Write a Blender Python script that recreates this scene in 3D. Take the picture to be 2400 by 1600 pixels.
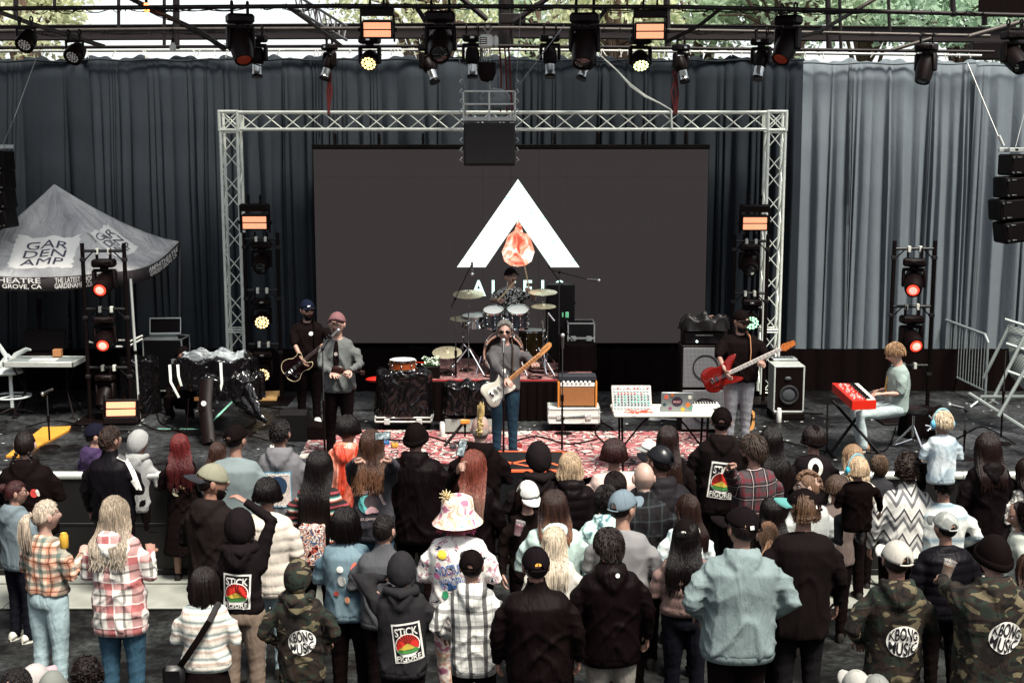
import bpy, math, random
import numpy as np
from mathutils import Vector, Matrix
from mathutils.bvhtree import BVHTree
random.seed(7); RS = np.random.RandomState(7)
for o in list(bpy.data.objects): bpy.data.objects.remove(o)
SC = bpy.context.scene; COL = SC.collection
PI = math.pi; R = math.radians
# ---------------------------------------------------------------- camera, sky, sun, exposure
FPX = 3000.0; TH = math.atan(0.15); CH = 4.73
cam = bpy.data.cameras.new('camera'); co_ = bpy.data.objects.new('camera', cam); COL.objects.link(co_)
co_.location = (0, 0, CH); co_.rotation_euler = (PI/2-TH, 0, 0)
cam.sensor_width = 36; cam.lens = 45; cam.clip_start = .1; cam.clip_end = 900
SC.camera = co_
W = bpy.data.worlds.new('World'); SC.world = W; W.use_nodes = True
wn = W.node_tree; bg = wn.nodes['Background']
sky = wn.nodes.new('ShaderNodeTexSky'); sky.sky_type = 'NISHITA'; sky.sun_disc = False
SUN_EL, SUN_AZ = 62, 145      # azimuth: clockwise from +Y
sky.sun_elevation = R(SUN_EL); sky.sun_rotation = R(SUN_AZ); sky.air_density = 1.0; sky.dust_density = 1.5; sky.ozone_density = .4
whiten = wn.nodes.new('ShaderNodeHueSaturation'); whiten.inputs['Saturation'].default_value = .24
wn.links.new(sky.outputs[0], whiten.inputs['Color']); wn.links.new(whiten.outputs[0], bg.inputs[0]); bg.inputs[1].default_value = .09
sl = bpy.data.lights.new('sun', 'SUN'); so = bpy.data.objects.new('sun', sl); COL.objects.link(so)
sl.energy = 3.1; sl.angle = R(16); sl.color = (1, .94, .84)
so.rotation_euler = Vector((-math.sin(R(SUN_AZ))*math.cos(R(SUN_EL)), -math.cos(R(SUN_AZ))*math.cos(R(SUN_EL)), -math.sin(R(SUN_EL)))).to_track_quat('-Z', 'Y').to_euler()
SC.view_settings.view_transform = 'Standard'; SC.view_settings.look = 'None'; SC.view_settings.exposure = 1.45; SC.view_settings.gamma = 1
# ---------------------------------------------------------------- picture point -> place in the world
STG = .86                       # stage height
def zg(Y): return max(0., (11.6-Y)*.10)
def ray(px, py):
    a, b = (px-1200)/FPX, (800-py)/FPX
    return Vector((a, math.cos(TH)+b*math.sin(TH), -math.sin(TH)+b*math.cos(TH)))
def P(px, py, Y):
    d = ray(px, py); t = Y/d.y; return Vector((d.x*t, Y, CH+d.z*t))
def Gp(px, py, z=STG):
    d = ray(px, py); t = (z-CH)/d.z; return Vector((d.x*t, d.y*t, z))
def lin(h):
    if isinstance(h, str):
        h = h.lstrip('#'); c = [int(h[i:i+2], 16)/255 for i in (0, 2, 4)]
        return tuple((x/12.92 if x <= .04045 else ((x+.055)/1.055)**2.4) for x in c)
    return tuple(h)
# ---------------------------------------------------------------- materials
MC = {}
class NT:
    def __init__(s, name):
        s.m = bpy.data.materials.new(name); s.m.use_nodes = True; s.t = s.m.node_tree; s.b = s.t.nodes['Principled BSDF']
    def n(s, typ, ins=None, **pr):
        x = s.t.nodes.new('ShaderNode'+typ)
        for k, v in pr.items(): setattr(x, k, v)
        for k, v in (ins or {}).items(): s.inp(x.inputs[k], v)
        return x
    def inp(s, sock, v):
        if isinstance(v, bpy.types.NodeSocket): s.t.links.new(v, sock)
        elif isinstance(v, (tuple, list)) and len(v) == 3 and sock.type == 'RGBA': sock.default_value = (*v, 1)
        else: sock.default_value = v
    def set(s, **kw):
        for k, v in kw.items(): s.inp(s.b.inputs[k.replace('_', ' ')], v)
    def math(s, op, a, b=0., c=None):
        x = s.n('Math', operation=op); s.inp(x.inputs[0], a); s.inp(x.inputs[1], b)
        if c is not None: s.inp(x.inputs[2], c)
        return x.outputs[0]
    def mix(s, f, a, b, mode='MIX'):
        x = s.n('Mix', data_type='RGBA', blend_type=mode); s.inp(x.inputs[0], f); s.inp(x.inputs[6], a); s.inp(x.inputs[7], b); return x.outputs[2]
    def obj(s, sc=(1, 1, 1), rot=(0, 0, 0)):
        t = s.n('TexCoord'); mp = s.n('Mapping'); s.t.links.new(t.outputs['Object'], mp.inputs[0]); mp.inputs['Scale'].default_value = sc; mp.inputs['Rotation'].default_value = rot
        return mp.outputs[0]
    def noise(s, sc, vec=None, det=3., dist=0., rough=.5):
        x = s.n('TexNoise', {'Scale': sc, 'Detail': det, 'Distortion': dist, 'Roughness': rough}); s.inp(x.inputs['Vector'], vec if vec else s.obj()); return x.outputs[0]
    def ramp(s, f, stops, const=False):
        x = s.n('ValToRGB'); s.inp(x.inputs[0], f); r = x.color_ramp
        if const: r.interpolation = 'CONSTANT'
        while len(r.elements) < len(stops): r.elements.new(.5)
        for e, (p, c) in zip(r.elements, stops): e.position = p; e.color = (*lin(c), 1) if not isinstance(c, float) else (c, c, c, 1)
        return x.outputs[0]
    def bump(s, h, st=.4, d=.01, nrm=None):
        x = s.n('Bump', {'Strength': st, 'Distance': d, 'Height': h})
        if nrm is not None: s.inp(x.inputs['Normal'], nrm)
        s.inp(s.b.inputs['Normal'], x.outputs[0]); return x.outputs[0]
def mat(name, col, rough=.6, metal=0., var=.25, vs=6., bump=0., bs=60., bd=.003, spec=.3, emit=None, es=1.):
    key = (name, str(col), rough, metal, emit)
    if key in MC: return MC[key]
    n = NT(name); c = lin(col)
    if var:
        v = n.noise(vs, det=5.); f = n.math('MULTIPLY_ADD', v, 2*var, 1-var)
        cc = n.n('VectorMath', {0: c}, operation='SCALE'); n.inp(cc.inputs['Scale'], f); n.set(Base_Color=cc.outputs[0])
        n.set(Roughness=n.math('MULTIPLY_ADD', v, .25, rough-.12))
    else: n.set(Base_Color=c, Roughness=rough)
    n.set(Metallic=metal); n.b.inputs['Specular IOR Level'].default_value = spec
    if bump: n.bump(n.noise(bs), bump, bd)
    if emit: n.set(Emission_Color=lin(emit), Emission_Strength=es)
    MC[key] = n.m; return n.m
def wrinkle(n, st=.55, d=.026, fine=True):
    a = n.noise(5.5, n.obj((1.5, 1.3, .7), (.3, .2, 0)), 3., 1.4, .55); a2 = n.noise(17., n.obj((1.2, 1.2, .6), (.5, .7, .2)), 3., .8, .6)
    a3 = n.noise(3.6, n.obj((2.6, 1.6, .8), (.2, .6, 0)), 2., .6); w = n.math('MULTIPLY_ADD', n.math('ABSOLUTE', n.math('SUBTRACT', a2, .5)), .35, n.math('MULTIPLY_ADD', a, .45, n.math('MULTIPLY', n.math('ABSOLUTE', n.math('SUBTRACT', a3, .5)), 1.3)))
    b1 = n.n('Bump', {'Strength': st, 'Distance': d, 'Height': w})
    if fine:
        f = n.noise(420., det=1.); b2 = n.n('Bump', {'Strength': .25, 'Distance': .0015, 'Height': f, 'Normal': b1.outputs[0]}); b1 = b2
    n.inp(n.b.inputs['Normal'], b1.outputs[0])
DK = .66
def dim(c): c = lin(c); g = sum(c)/3; d = max(c) < .03; k = DK*.7 if d else .50+.46*math.sqrt(g); return tuple((x*.82+g*.18)*k+(.0016 if d and i == 0 else 0) for i, x in enumerate(c))
def cloth(col, name='cloth', rough=.85, st=.55, var=.22, sheen=.0):
    key = ('cl', name, str(col), rough, st)
    if key in MC: return MC[key]
    n = NT(name); c = dim(col)
    v = n.noise(3., det=6.); f = n.math('MULTIPLY_ADD', v, 2*var, 1-var)
    cc = n.n('VectorMath', {0: c}, operation='SCALE'); n.inp(cc.inputs['Scale'], f)
    n.set(Base_Color=cc.outputs[0], Roughness=rough); n.b.inputs['Specular IOR Level'].default_value = .06 if max(c) < .03 else .15
    n.b.inputs['Sheen Weight'].default_value = sheen; n.b.inputs['Sheen Roughness'].default_value = .5
    wrinkle(n, st); MC[key] = n.m; return n.m
def stripe(n, s, k, w, off=0.):
    f = n.math('FRACT', n.math('MULTIPLY_ADD', s, k, off)); return n.math('LESS_THAN', f, w)
def plaid(name, base, bands, ky=1.):
    """bands: (colour, freq, width, offset, axis 'x'/'z'/'b')"""
    key = ('pl', name)
    if key in MC: return MC[key]
    n = NT(name); sx = n.n('SeparateXYZ'); wob = n.n('VectorMath', operation='ADD')
    nz = n.n('TexNoise', {'Scale': 4., 'Detail': 2.}); sc_ = n.n('VectorMath', operation='SCALE'); sc_.inputs['Scale'].default_value = .05
    n.t.links.new(n.obj(), nz.inputs[0]); n.t.links.new(nz.outputs[1], sc_.inputs[0]); n.t.links.new(n.obj(), wob.inputs[0]); n.t.links.new(sc_.outputs[0], wob.inputs[1]); n.t.links.new(wob.outputs[0], sx.inputs[0])
    col = dim(base); cur = None
    for c, k, w, off, ax in bands:
        for a in ('x', 'z') if ax == 'b' else (ax,):
            m = n.math('MULTIPLY', stripe(n, sx.outputs[0 if a == 'x' else 2], k, w, off), .62)
            cur = n.mix(m, cur if cur is not None else col, dim(c))
    n.set(Base_Color=cur, Roughness=.9); n.b.inputs['Specular IOR Level'].default_value = .2; wrinkle(n, .5); MC[key] = n.m; return n.m
def stripes_z(name, cols, k):
    key = ('sz', name)
    if key in MC: return MC[key]
    n = NT(name); sx = n.n('SeparateXYZ', {0: n.obj()}); w = n.noise(5., det=2.)
    f = n.math('FRACT', n.math('MULTIPLY_ADD', w, .25, n.math('MULTIPLY', sx.outputs[2], k)))
    n.set(Base_Color=n.ramp(f, [(i/len(cols), dim(c)) for i, c in enumerate(cols)]), Roughness=.95); wrinkle(n, .5); MC[key] = n.m; return n.m
def camo():
    if 'camo' in MC: return MC['camo']
    n = NT('camouflage_cloth'); a = n.noise(7.5, n.obj((.75, 1, 1.5)), 2.5, .5); b = n.noise(8.5, n.obj((.7, 1, 1.6), (.2, .1, 1.)), 2.5, .5)
    c = n.ramp(a, [(0, '#120e0c'), (.42, '#241b15'), (.52, '#1c241c'), (.62, '#110e0c')], True)
    c2 = n.mix(n.math('GREATER_THAN', b, .60), c, lin('#5c5440')); 
    n.set(Base_Color=c2, Roughness=.85); n.b.inputs['Specular IOR Level'].default_value = .25; wrinkle(n, .7); MC['camo'] = n.m; return n.m
def blotch(name, cols, sc=6., st=.5, const=False, rough=.85):
    key = ('bl', name)
    if key in MC: return MC[key]
    n = NT(name); a = n.noise(sc, det=2., dist=.6); k = len(cols)
    n.set(Base_Color=n.ramp(a, [(.3+.4*i/k, dim(c)) for i, c in enumerate(cols)], const), Roughness=rough); wrinkle(n, st); MC[key] = n.m; return n.m
def hairm(col, col2=None, name='hair', zgrad=None):
    key = ('h', str(col), str(col2), zgrad)
    if key in MC: return MC[key]
    n = NT(name); v = n.noise(1., n.obj((75, 75, 6)), 4., .3, .7); f = n.math('MAXIMUM', n.math('MULTIPLY_ADD', v, 3.4, -.85), .12)
    c = dim(col)
    if col2:
        sx = n.n('SeparateXYZ', {0: n.obj()}); lo, hi = zgrad or (1.25, 1.62)
        mr = n.n('MapRange', {0: sx.outputs[2], 1: lo, 2: hi}); c = n.mix(n.math('MULTIPLY_ADD', n.noise(9., n.obj((1, 1, .2))), .9, n.math('SUBTRACT', mr.outputs[0], .45)), dim(col2), dim(col))
    cc = n.n('VectorMath', {0: c}, operation='SCALE'); n.inp(cc.inputs['Scale'], f)
    n.set(Base_Color=cc.outputs[0], Roughness=.38); n.b.inputs['Specular IOR Level'].default_value = .25
    n.bump(v, 1., .012); MC[key] = n.m; return n.m
def skinm(col='#b07a60'):
    key = ('sk', col)
    if key in MC: return MC[key]
    n = NT('skin'); c = lin(col); g = sum(c)/3; c = tuple((x*.72+g*.28)*.78 for x in c); v = n.noise(22.); f = n.math('MULTIPLY_ADD', v, .3, .85)
    cc = n.n('VectorMath', {0: c}, operation='SCALE'); n.inp(cc.inputs['Scale'], f)
    n.set(Base_Color=cc.outputs[0], Roughness=.5); n.b.inputs['Subsurface Weight'].default_value = .12; n.b.inputs['Subsurface Radius'].default_value = (.02, .008, .004)
    MC[key] = n.m; return n.m
BLK = lambda: mat('black_metal', (.004, .002, .002), .5, 0., .3, 8, spec=.1)
BLKP = lambda: mat('black_plastic', (.0045, .002, .002), .45, 0., .3, 5, spec=.1)
# ---------------------------------------------------------------- mesh builder
def rotm(p0, p1):
    d = (Vector(p1)-Vector(p0)); return d.to_track_quat('Z', 'Y').to_matrix()
class MB:
    def __init__(s): s.v = []; s.f = []; s.m = []; s.M = None; s.mi = 0
    def add(s, vs, fs, mi=None):
        b = len(s.v)
        if s.M is not None: vs = [s.M @ Vector(p) for p in vs]
        s.v.extend([tuple(p) for p in vs]); s.f.extend([tuple(b+i for i in f) for f in fs]); s.m.extend([s.mi if mi is None else mi]*len(fs)); return s
    def box(s, x0, x1, y0, y1, z0, z1, b=0., mi=None):
        if x1 < x0: x0, x1 = x1, x0
        if y1 < y0: y0, y1 = y1, y0
        if z1 < z0: z0, z1 = z1, z0
        b = min(b, (x1-x0)*.45, (y1-y0)*.45, (z1-z0)*.45)
        if b <= 0:
            return s.add([(x0, y0, z0), (x1, y0, z0), (x1, y1, z0), (x0, y1, z0), (x0, y0, z1), (x1, y0, z1), (x1, y1, z1), (x0, y1, z1)],
                         [(0, 3, 2, 1), (4, 5, 6, 7), (0, 1, 5, 4), (1, 2, 6, 5), (2, 3, 7, 6), (3, 0, 4, 7)], mi)
        vs = []; idx = {}
        for sx in (0, 1):
            for sy in (0, 1):
                for sz in (0, 1):
                    X, Y, Z = (x0, x1)[sx], (y0, y1)[sy], (z0, z1)[sz]; dx, dy, dz = b*(1-2*sx), b*(1-2*sy), b*(1-2*sz)
                    for a, p in (('x', (X, Y+dy, Z+dz)), ('y', (X+dx, Y, Z+dz)), ('z', (X+dx, Y+dy, Z))): idx[(sx, sy, sz, a)] = len(vs); vs.append(p)
        fs = []; I = idx
        for k in (0, 1):
            q = [I[(k, 0, 0, 'x')], I[(k, 1, 0, 'x')], I[(k, 1, 1, 'x')], I[(k, 0, 1, 'x')]]; fs.append(q if k else q[::-1])
            q = [I[(0, k, 0, 'y')], I[(0, k, 1, 'y')], I[(1, k, 1, 'y')], I[(1, k, 0, 'y')]]; fs.append(q if k else q[::-1])
            q = [I[(0, 0, k, 'z')], I[(1, 0, k, 'z')], I[(1, 1, k, 'z')], I[(0, 1, k, 'z')]]; fs.append(q if k else q[::-1])
        for a in (0, 1):
            for c in (0, 1):
                fs += [[I[(a, c, 0, 'x')], I[(a, c, 0, 'y')], I[(a, c, 1, 'y')], I[(a, c, 1, 'x')]], [I[(a, 0, c, 'x')], I[(a, 0, c, 'z')], I[(a, 1, c, 'z')], I[(a, 1, c, 'x')]], [I[(0, a, c, 'y')], I[(0, a, c, 'z')], I[(1, a, c, 'z')], I[(1, a, c, 'y')]]]
                for d in (0, 1): fs.append([I[(a, c, d, 'x')], I[(a, c, d, 'y')], I[(a, c, d, 'z')]])
        # each corner triangle only once
        seen = set(); out = []
        for f in fs:
            k = tuple(sorted(f))
            if k not in seen: seen.add(k); out.append(tuple(f))
        return s.add(vs, out, mi)
    def rings(s, rs, closed=True, caps=True, mi=None):
        n = len(rs[0]); vs = [p for r in rs for p in r]; fs = []
        for i in range(len(rs)-1):
            for j in range(n if closed else n-1): k = (j+1) % n; fs.append((i*n+j, i*n+k, (i+1)*n+k, (i+1)*n+j))
        if caps and closed: fs.append(tuple(range(n))[::-1]); fs.append(tuple((len(rs)-1)*n+j for j in range(n)))
        return s.add(vs, fs, mi)
    def cyl(s, p0, p1, r0, r1=None, n=10, mi=None):
        r1 = r0 if r1 is None else r1; M = rotm(p0, p1); a = [Vector((math.cos(2*PI*j/n), math.sin(2*PI*j/n), 0)) for j in range(n)]
        return s.rings([[Vector(p0)+M@(q*r0) for q in a], [Vector(p1)+M@(q*r1) for q in a]], mi=mi)
    def tube(s, pts, r, n=8, mi=None, flat=None, up=None):
        pts = [Vector(p) for p in pts]; m = len(pts)
        rr = [r]*m if not hasattr(r, '__len__') else list(r); rs = []; nrm = None
        for i, p in enumerate(pts):
            t = (pts[min(i+1, m-1)]-pts[max(i-1, 0)])
            if t.length < 1e-9: t = Vector((0, 0, 1))
            t.normalize()
            if nrm is None:
                u = Vector(up) if up else (Vector((0, 1, 0)) if abs(t.y) < .9 else Vector((1, 0, 0))); nrm = (u-t*u.dot(t)).normalized()
            else:
                nrm = (nrm-t*nrm.dot(t)); nrm = nrm.normalized() if nrm.length > 1e-6 else t.orthogonal().normalized()
            b = t.cross(nrm); f = flat if flat else 1.
            rs.append([p+nrm*(math.cos(2*PI*j/n)*rr[i]*f)+b*(math.sin(2*PI*j/n)*rr[i]) for j in range(n)])
        return s.rings(rs, mi=mi)
    def sph(s, c, r, nu=14, nv=9, mi=None, M=None):
        r = (r, r, r) if not hasattr(r, '__len__') else r; c = Vector(c); vs = [(0, 0, r[2])]; fs = []
        for i in range(1, nv):
            t = PI*i/nv
            for j in range(nu): a = 2*PI*j/nu; vs.append((r[0]*math.sin(t)*math.cos(a), r[1]*math.sin(t)*math.sin(a), r[2]*math.cos(t)))
        vs.append((0, 0, -r[2])); L = len(vs)-1
        for j in range(nu): k = (j+1) % nu; fs.append((0, 1+j, 1+k)); fs.append((L, L-nu+k, L-nu+j))
        for i in range(nv-2):
            for j in range(nu): k = (j+1) % nu; a = 1+i*nu; fs.append((a+j, a+nu+j, a+nu+k, a+k))
        return s.add([c+((M@Vector(p)) if M else Vector(p)) for p in vs], fs, mi)
    def lathe(s, prof, n=20, M=None, mi=None, caps=True):
        rs = [[Vector((r*math.cos(2*PI*j/n), r*math.sin(2*PI*j/n), z)) for j in range(n)] for r, z in prof]
        if M is not None: rs = [[M@q for q in r] for r in rs]
        return s.rings(rs, mi=mi, caps=caps)
    def torus(s, c, Rr, r, n=20, k=6, M=None, mi=None):
        rs = []
        for i in range(n+1):
            a = 2*PI*i/n; rs.append([Vector(c)+((M or Matrix.Identity(3))@Vector(((Rr+r*math.cos(2*PI*j/k))*math.cos(a), (Rr+r*math.cos(2*PI*j/k))*math.sin(a), r*math.sin(2*PI*j/k)))) for j in range(k)])
        return s.rings(rs, caps=False, mi=mi)
    def extr(s, poly, z0, z1, mi=None, M=None):
        n = len(poly); vs = [(x, y, z0) for x, y in poly]+[(x, y, z1) for x, y in poly]
        if M is not None: vs = [M@Vector(p) for p in vs]
        return s.add(vs, [tuple(range(n))[::-1], tuple(range(n, 2*n))]+[(j, (j+1) % n, n+(j+1) % n, n+j) for j in range(n)], mi)
    def build(s, name, mats, parent=None, smooth=40, loc=None):
        me = bpy.data.meshes.new(name); me.from_pydata(s.v, [], s.f)
        mats = mats if isinstance(mats, (list, tuple)) else [mats]
        for m in mats: me.materials.append(m)
        if len(mats) > 1: me.polygons.foreach_set('material_index', s.m)
        if smooth:
            me.polygons.foreach_set('use_smooth', [True]*len(me.polygons))
            if smooth < 180: me.set_sharp_from_angle(angle=R(smooth))
        me.update(); o = bpy.data.objects.new(name, me); COL.objects.link(o)
        if parent: o.parent = parent
        if loc: o.location = loc
        return o
def tag(o, label=None, cat=None, group=None, kind=None):
    for k, v in (('label', label), ('category', cat), ('group', group), ('kind', kind)):
        if v: o[k] = v
    return o
def thing(name, loc, label, cat, group=None, rz=0., rot=None):
    o = bpy.data.objects.new(name, None); COL.objects.link(o); o.empty_display_size = .1; o.location = loc; o.rotation_euler = rot or (0, 0, rz); return tag(o, label, cat, group)
def copy_tree(o, loc, rz=None, label=None, group=None, rot=None):
    c = o.copy(); COL.objects.link(c); c.location = loc
    if rz is not None: c.rotation_euler = (0, 0, rz)
    if rot is not None: c.rotation_euler = rot
    if label: c['label'] = label
    if group: c['group'] = group
    def rec(a, b):
        for ch in list(a.children):
            d = ch.copy(); COL.objects.link(d); d.parent = b; rec(ch, d)
    rec(o, c); return c
TXT = {}
def text2d(s, w=None, h=None, bold=.0):
    """flat lettering as (verts2d, faces), centred, fitted to w x h"""
    if (s, bold) not in TXT:
        c = bpy.data.curves.new('t', 'FONT'); c.body = s; c.align_x = 'CENTER'; c.align_y = 'CENTER'; c.offset = bold; c.resolution_u = 3
        o = bpy.data.objects.new('t', c); me = bpy.data.meshes.new_from_object(o)
        v = np.array([p.co[:2] for p in me.vertices]).reshape(-1, 2); f = [tuple(p.vertices) for p in me.polygons]
        bpy.data.objects.remove(o); bpy.data.curves.remove(c); bpy.data.meshes.remove(me); TXT[(s, bold)] = (v, f)
    v, f = TXT[(s, bold)]; v = v.copy(); lo, hi = v.min(0), v.max(0); v -= (lo+hi)/2; d = hi-lo
    sx = w/d[0] if w else None; sy = h/d[1] if h else None
    sx = sx or sy; sy = sy or sx; v[:, 0] *= sx; v[:, 1] *= sy
    return v, f
def line(name, pts, r, m, label, cat, n=6, group=None):
    o = MB().tube(pts, r, n).build(name, m); return tag(o, label, cat, group)
def sag(a, b, k=.1, n=10):
    a, b = Vector(a), Vector(b); return [a.lerp(b, i/n)-Vector((0, 0, k*4*(i/n)*(1-i/n))) for i in range(n+1)]
# ================================================================ SETTING
def floor_mat(name, base, scuff, sc=1.6, wet=.3):
    n = NT(name); a = n.noise(sc, det=10., dist=.15, rough=.72); b = n.noise(14., det=6., rough=.7); c = n.noise(7., n.obj((.6, 1.3, 1)), 6., .3, .75)
    f = n.math('MULTIPLY', n.ramp(a, [(.42, 0.), (.66, 1.)]), n.ramp(b, [(.4, .15), (.7, 1.)]))
    g = n.ramp(c, [(.60, 0.), (.72, .8)]); f2 = n.math('MAXIMUM', f, n.math('MULTIPLY', g, n.ramp(b, [(.45, 0.), (.6, 1.)])))
    sp = n.ramp(n.noise(34., det=4., rough=.8), [(.60, 0.), (.70, 1.)]); f2 = n.math('MAXIMUM', f2, n.math('MULTIPLY', sp, n.ramp(a, [(.40, 0.), (.6, 1.)]))); n.set(Base_Color=n.mix(n.math('MULTIPLY', f2, .85), lin(base), lin(scuff)), Roughness=n.ramp(a, [(.35, wet), (.65, .75)]))
    n.b.inputs['Specular IOR Level'].default_value = .22; n.bump(b, .5, .004); return n.m
gm = MB(); ys = [-14, -6, 0, 4, 8, 11.6, 14, 40, 400]
for i, y in enumerate(ys):
    pass
gm.rings([[(x, y, zg(y)) for x in (-400, -12, 0, 12, 400)] for y in ys], closed=False, caps=False)
gm.f = [f[::-1] for f in gm.f]
tag(gm.build('ground', floor_mat('painted_asphalt', '#0b0a0a', '#4c504f', 1.3, .45)), kind='structure')
SF = 14.95
st = MB().box(-10.35, 10.35, SF, 25, .02, STG, .015)
tag(st.build('stage_floor', floor_mat('black_stage_deck', '#0b090a', '#5f6366', .9, .3)), kind='structure')
sk_ = MB(); N_ = 300
sk_.rings([[(-10.3+20.6*i/N_, SF-.03+.02*math.sin(i*1.1)+.012*math.sin(i*2.9), z) for i in range(N_+1)] for z in (.03, .4, .83)], closed=False)
tag(sk_.build('stage_skirt', cloth('#100d0e', 'black_skirt_cloth')), 'long pleated black skirt hanging along the front edge of the stage', 'stage skirt')
wallm = mat('light_block_board', '#1c1513', .85, 0, .35, 1.2)  # dark boards for unseen walls, added to block low sky light
for s_, lb in ((-1, 'unseen dark wall added to block low sky along the left of the audience'), (1, 'unseen dark wall added to block low sky along the right of the audience')):
    w_ = MB(); w_.box(s_*10.4, s_*10.65, -9, 21.2, -.05, 5.6, .02)
    for i in range(20): w_.box(s_*10.36, s_*10.4, -8.8+i*1.5, -8.6+i*1.5, 0, 5.5)
    tag(w_.build('light_block_wall', wallm), lb, 'wall')
w_ = MB(); w_.box(-10.65, 10.65, -9.4, -9.1, 0, 8.5, .02); w_.box(-10.65, 10.65, -9.1, -5.5, 5.9, 6.1, .02)  # unseen block behind the audience, added to cut sky fill
tag(w_.build('light_block_building', wallm), 'unseen dark building with a balcony roof added behind the audience to cut sky light', 'building')
# light patches of worn paint and tape on the deck ------------------------------------------------
tape = mat('pale_gaffer_tape', '#8fd0b8', .6, 0, .3, 20)
def strip(pts, w, m, name, label, cat, z=STG+.004):
    a = [Gp(x, y, z) for x, y in pts]; v = []
    for i, p in enumerate(a):
        d = (a[min(i+1, len(a)-1)]-a[max(i-1, 0)]); d.z = 0; d.normalize(); nn = Vector((-d.y, d.x, 0))*w/2; v.append([p+nn, p-nn])
    b = MB().rings(v, closed=False, caps=False); b.rings([[q-Vector((0, 0, .003)) for q in r] for r in v], closed=False, caps=False)
    return tag(b.build(name, m, smooth=0), label, cat)
strip([(480, 1004), (545, 940)], .035, tape, 'tape_line', 'mint green tape line running diagonally up the stage floor beside the wrapped console', 'tape')
strip([(370, 1004), (478, 1005)], .03, tape, 'tape_line', 'faded straight tape line across the floor right of the low strobe light', 'tape')
strip([(545, 932), (590, 931)], .05, tape, 'tape_line', 'short bright mint tape strip in front of the pedalboard', 'tape')
strip([(1782, 934), (1826, 932), (1808, 918)], .05, tape, 'tape_line', 'mint tape mark around the foot of the right truss leg', 'tape')
ypl = [Gp(x, y, STG+.03) for x, y in ((14, 1067), (100, 1000), (166, 998), (160, 1008), (118, 1030), (88, 1045), (60, 1067))]
b = MB(); n_ = len(ypl); b.add([tuple(p) for p in ypl]+[(p.x, p.y, STG+.003) for p in ypl], [tuple(range(n_))[::-1]]+[(j, (j+1) % n_, n_+(j+1) % n_, n_+j) for j in range(n_)])
tag(b.build('floor_panel', mat('yellow_board', '#c88a34', .6, 0, .25, 9)), 'long yellow floor panel lying at the left end of the stage', 'floor panel')
# red rug with white and black pattern -------------------------------------------------------
def rug_mat(name, c1, c2, c3, sc=2.3):
    n = NT(name); o = n.obj(); w = n.n('TexNoise', {'Scale': sc*1.2, 'Detail': 3.}); n.t.links.new(o, w.inputs[0]); d = n.n('VectorMath', operation='SCALE'); d.inputs['Scale'].default_value = .35; n.t.links.new(w.outputs[1], d.inputs[0]); q = n.n('VectorMath', {0: o, 1: d.outputs[0]}, operation='ADD').outputs[0]
    v = n.n('TexVoronoi', {'Scale': sc*1.1}); n.t.links.new(q, v.inputs['Vector']); v2 = n.n('TexVoronoi', {'Scale': sc*3.1}, feature='DISTANCE_TO_EDGE'); n.t.links.new(q, v2.inputs['Vector'])
    big = n.noise(.9, det=2.); f = n.math('ADD', v.outputs['Distance'], n.math('MULTIPLY', n.math('SUBTRACT', big, .5), 1.4)); m1 = n.ramp(f, [(.0, c2), (.10, c1), (.2, c2), (.40, c1), (.46, c2), (.60, c1), (.66, c2), (.84, c1)], True)
    m2 = n.math('MULTIPLY', n.math('LESS_THAN', v2.outputs[0], .07), n.math('GREATER_THAN', n.noise(9.), .5)); m3 = n.math('GREATER_THAN', n.noise(26., q, 2.), .66)
    n.set(Base_Color=n.mix(n.math('MAXIMUM', m2, m3), n.mix(.18, m1, n.ramp(n.noise(40.), [(.3, 0.), (.7, .8)])), lin(c3)), Roughness=.95); n.bump(n.noise(180.), .5, .004); return n.m
def slab(name, pts, h, m, label, cat, kind=None, mb=None):
    p = [Gp(x, y, STG+h) for x, y in pts]; k = len(p)
    b = MB().add([tuple(q) for q in p]+[(q.x, q.y, STG+.001) for q in p], [tuple(range(k))]+[(j, k+j, k+(j+1) % k, (j+1) % k) for j in range(k)])
    return tag(b.build(name, m), label, cat, kind=kind)
slab('rug', [(700, 1072), (1150, 1088), (1330, 1088), (1345, 1122), (1600, 1080), (1712, 1068), (1655, 1010), (1380, 1010), (735, 1006)], .012,
     rug_mat('patterned_rug', '#b5aea4', '#8a1c22', '#20141a'), 'large red and cream patterned rug under the singers at the front of the stage', 'rug')
roof = MB().box(-13, 5.2, 16.3, 19.0, 7.35, 7.5); roof.box(-13, 5.2, 16.3, 16.45, 7.5, 7.9)  # added above the view, its edges set by where shade should fall
for i in range(9): roof.box(-12.4+i*2.05, -12.3+i*2.05, 16.4, 18.9, 7.2, 7.35)
tag(roof.build('light_block_roof', mat('light_block_sheet', '#2a2625', .8, 0, .3, 2)), 'flat dark roof added out of view over the stage to shade the curtains', 'roof')
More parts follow.
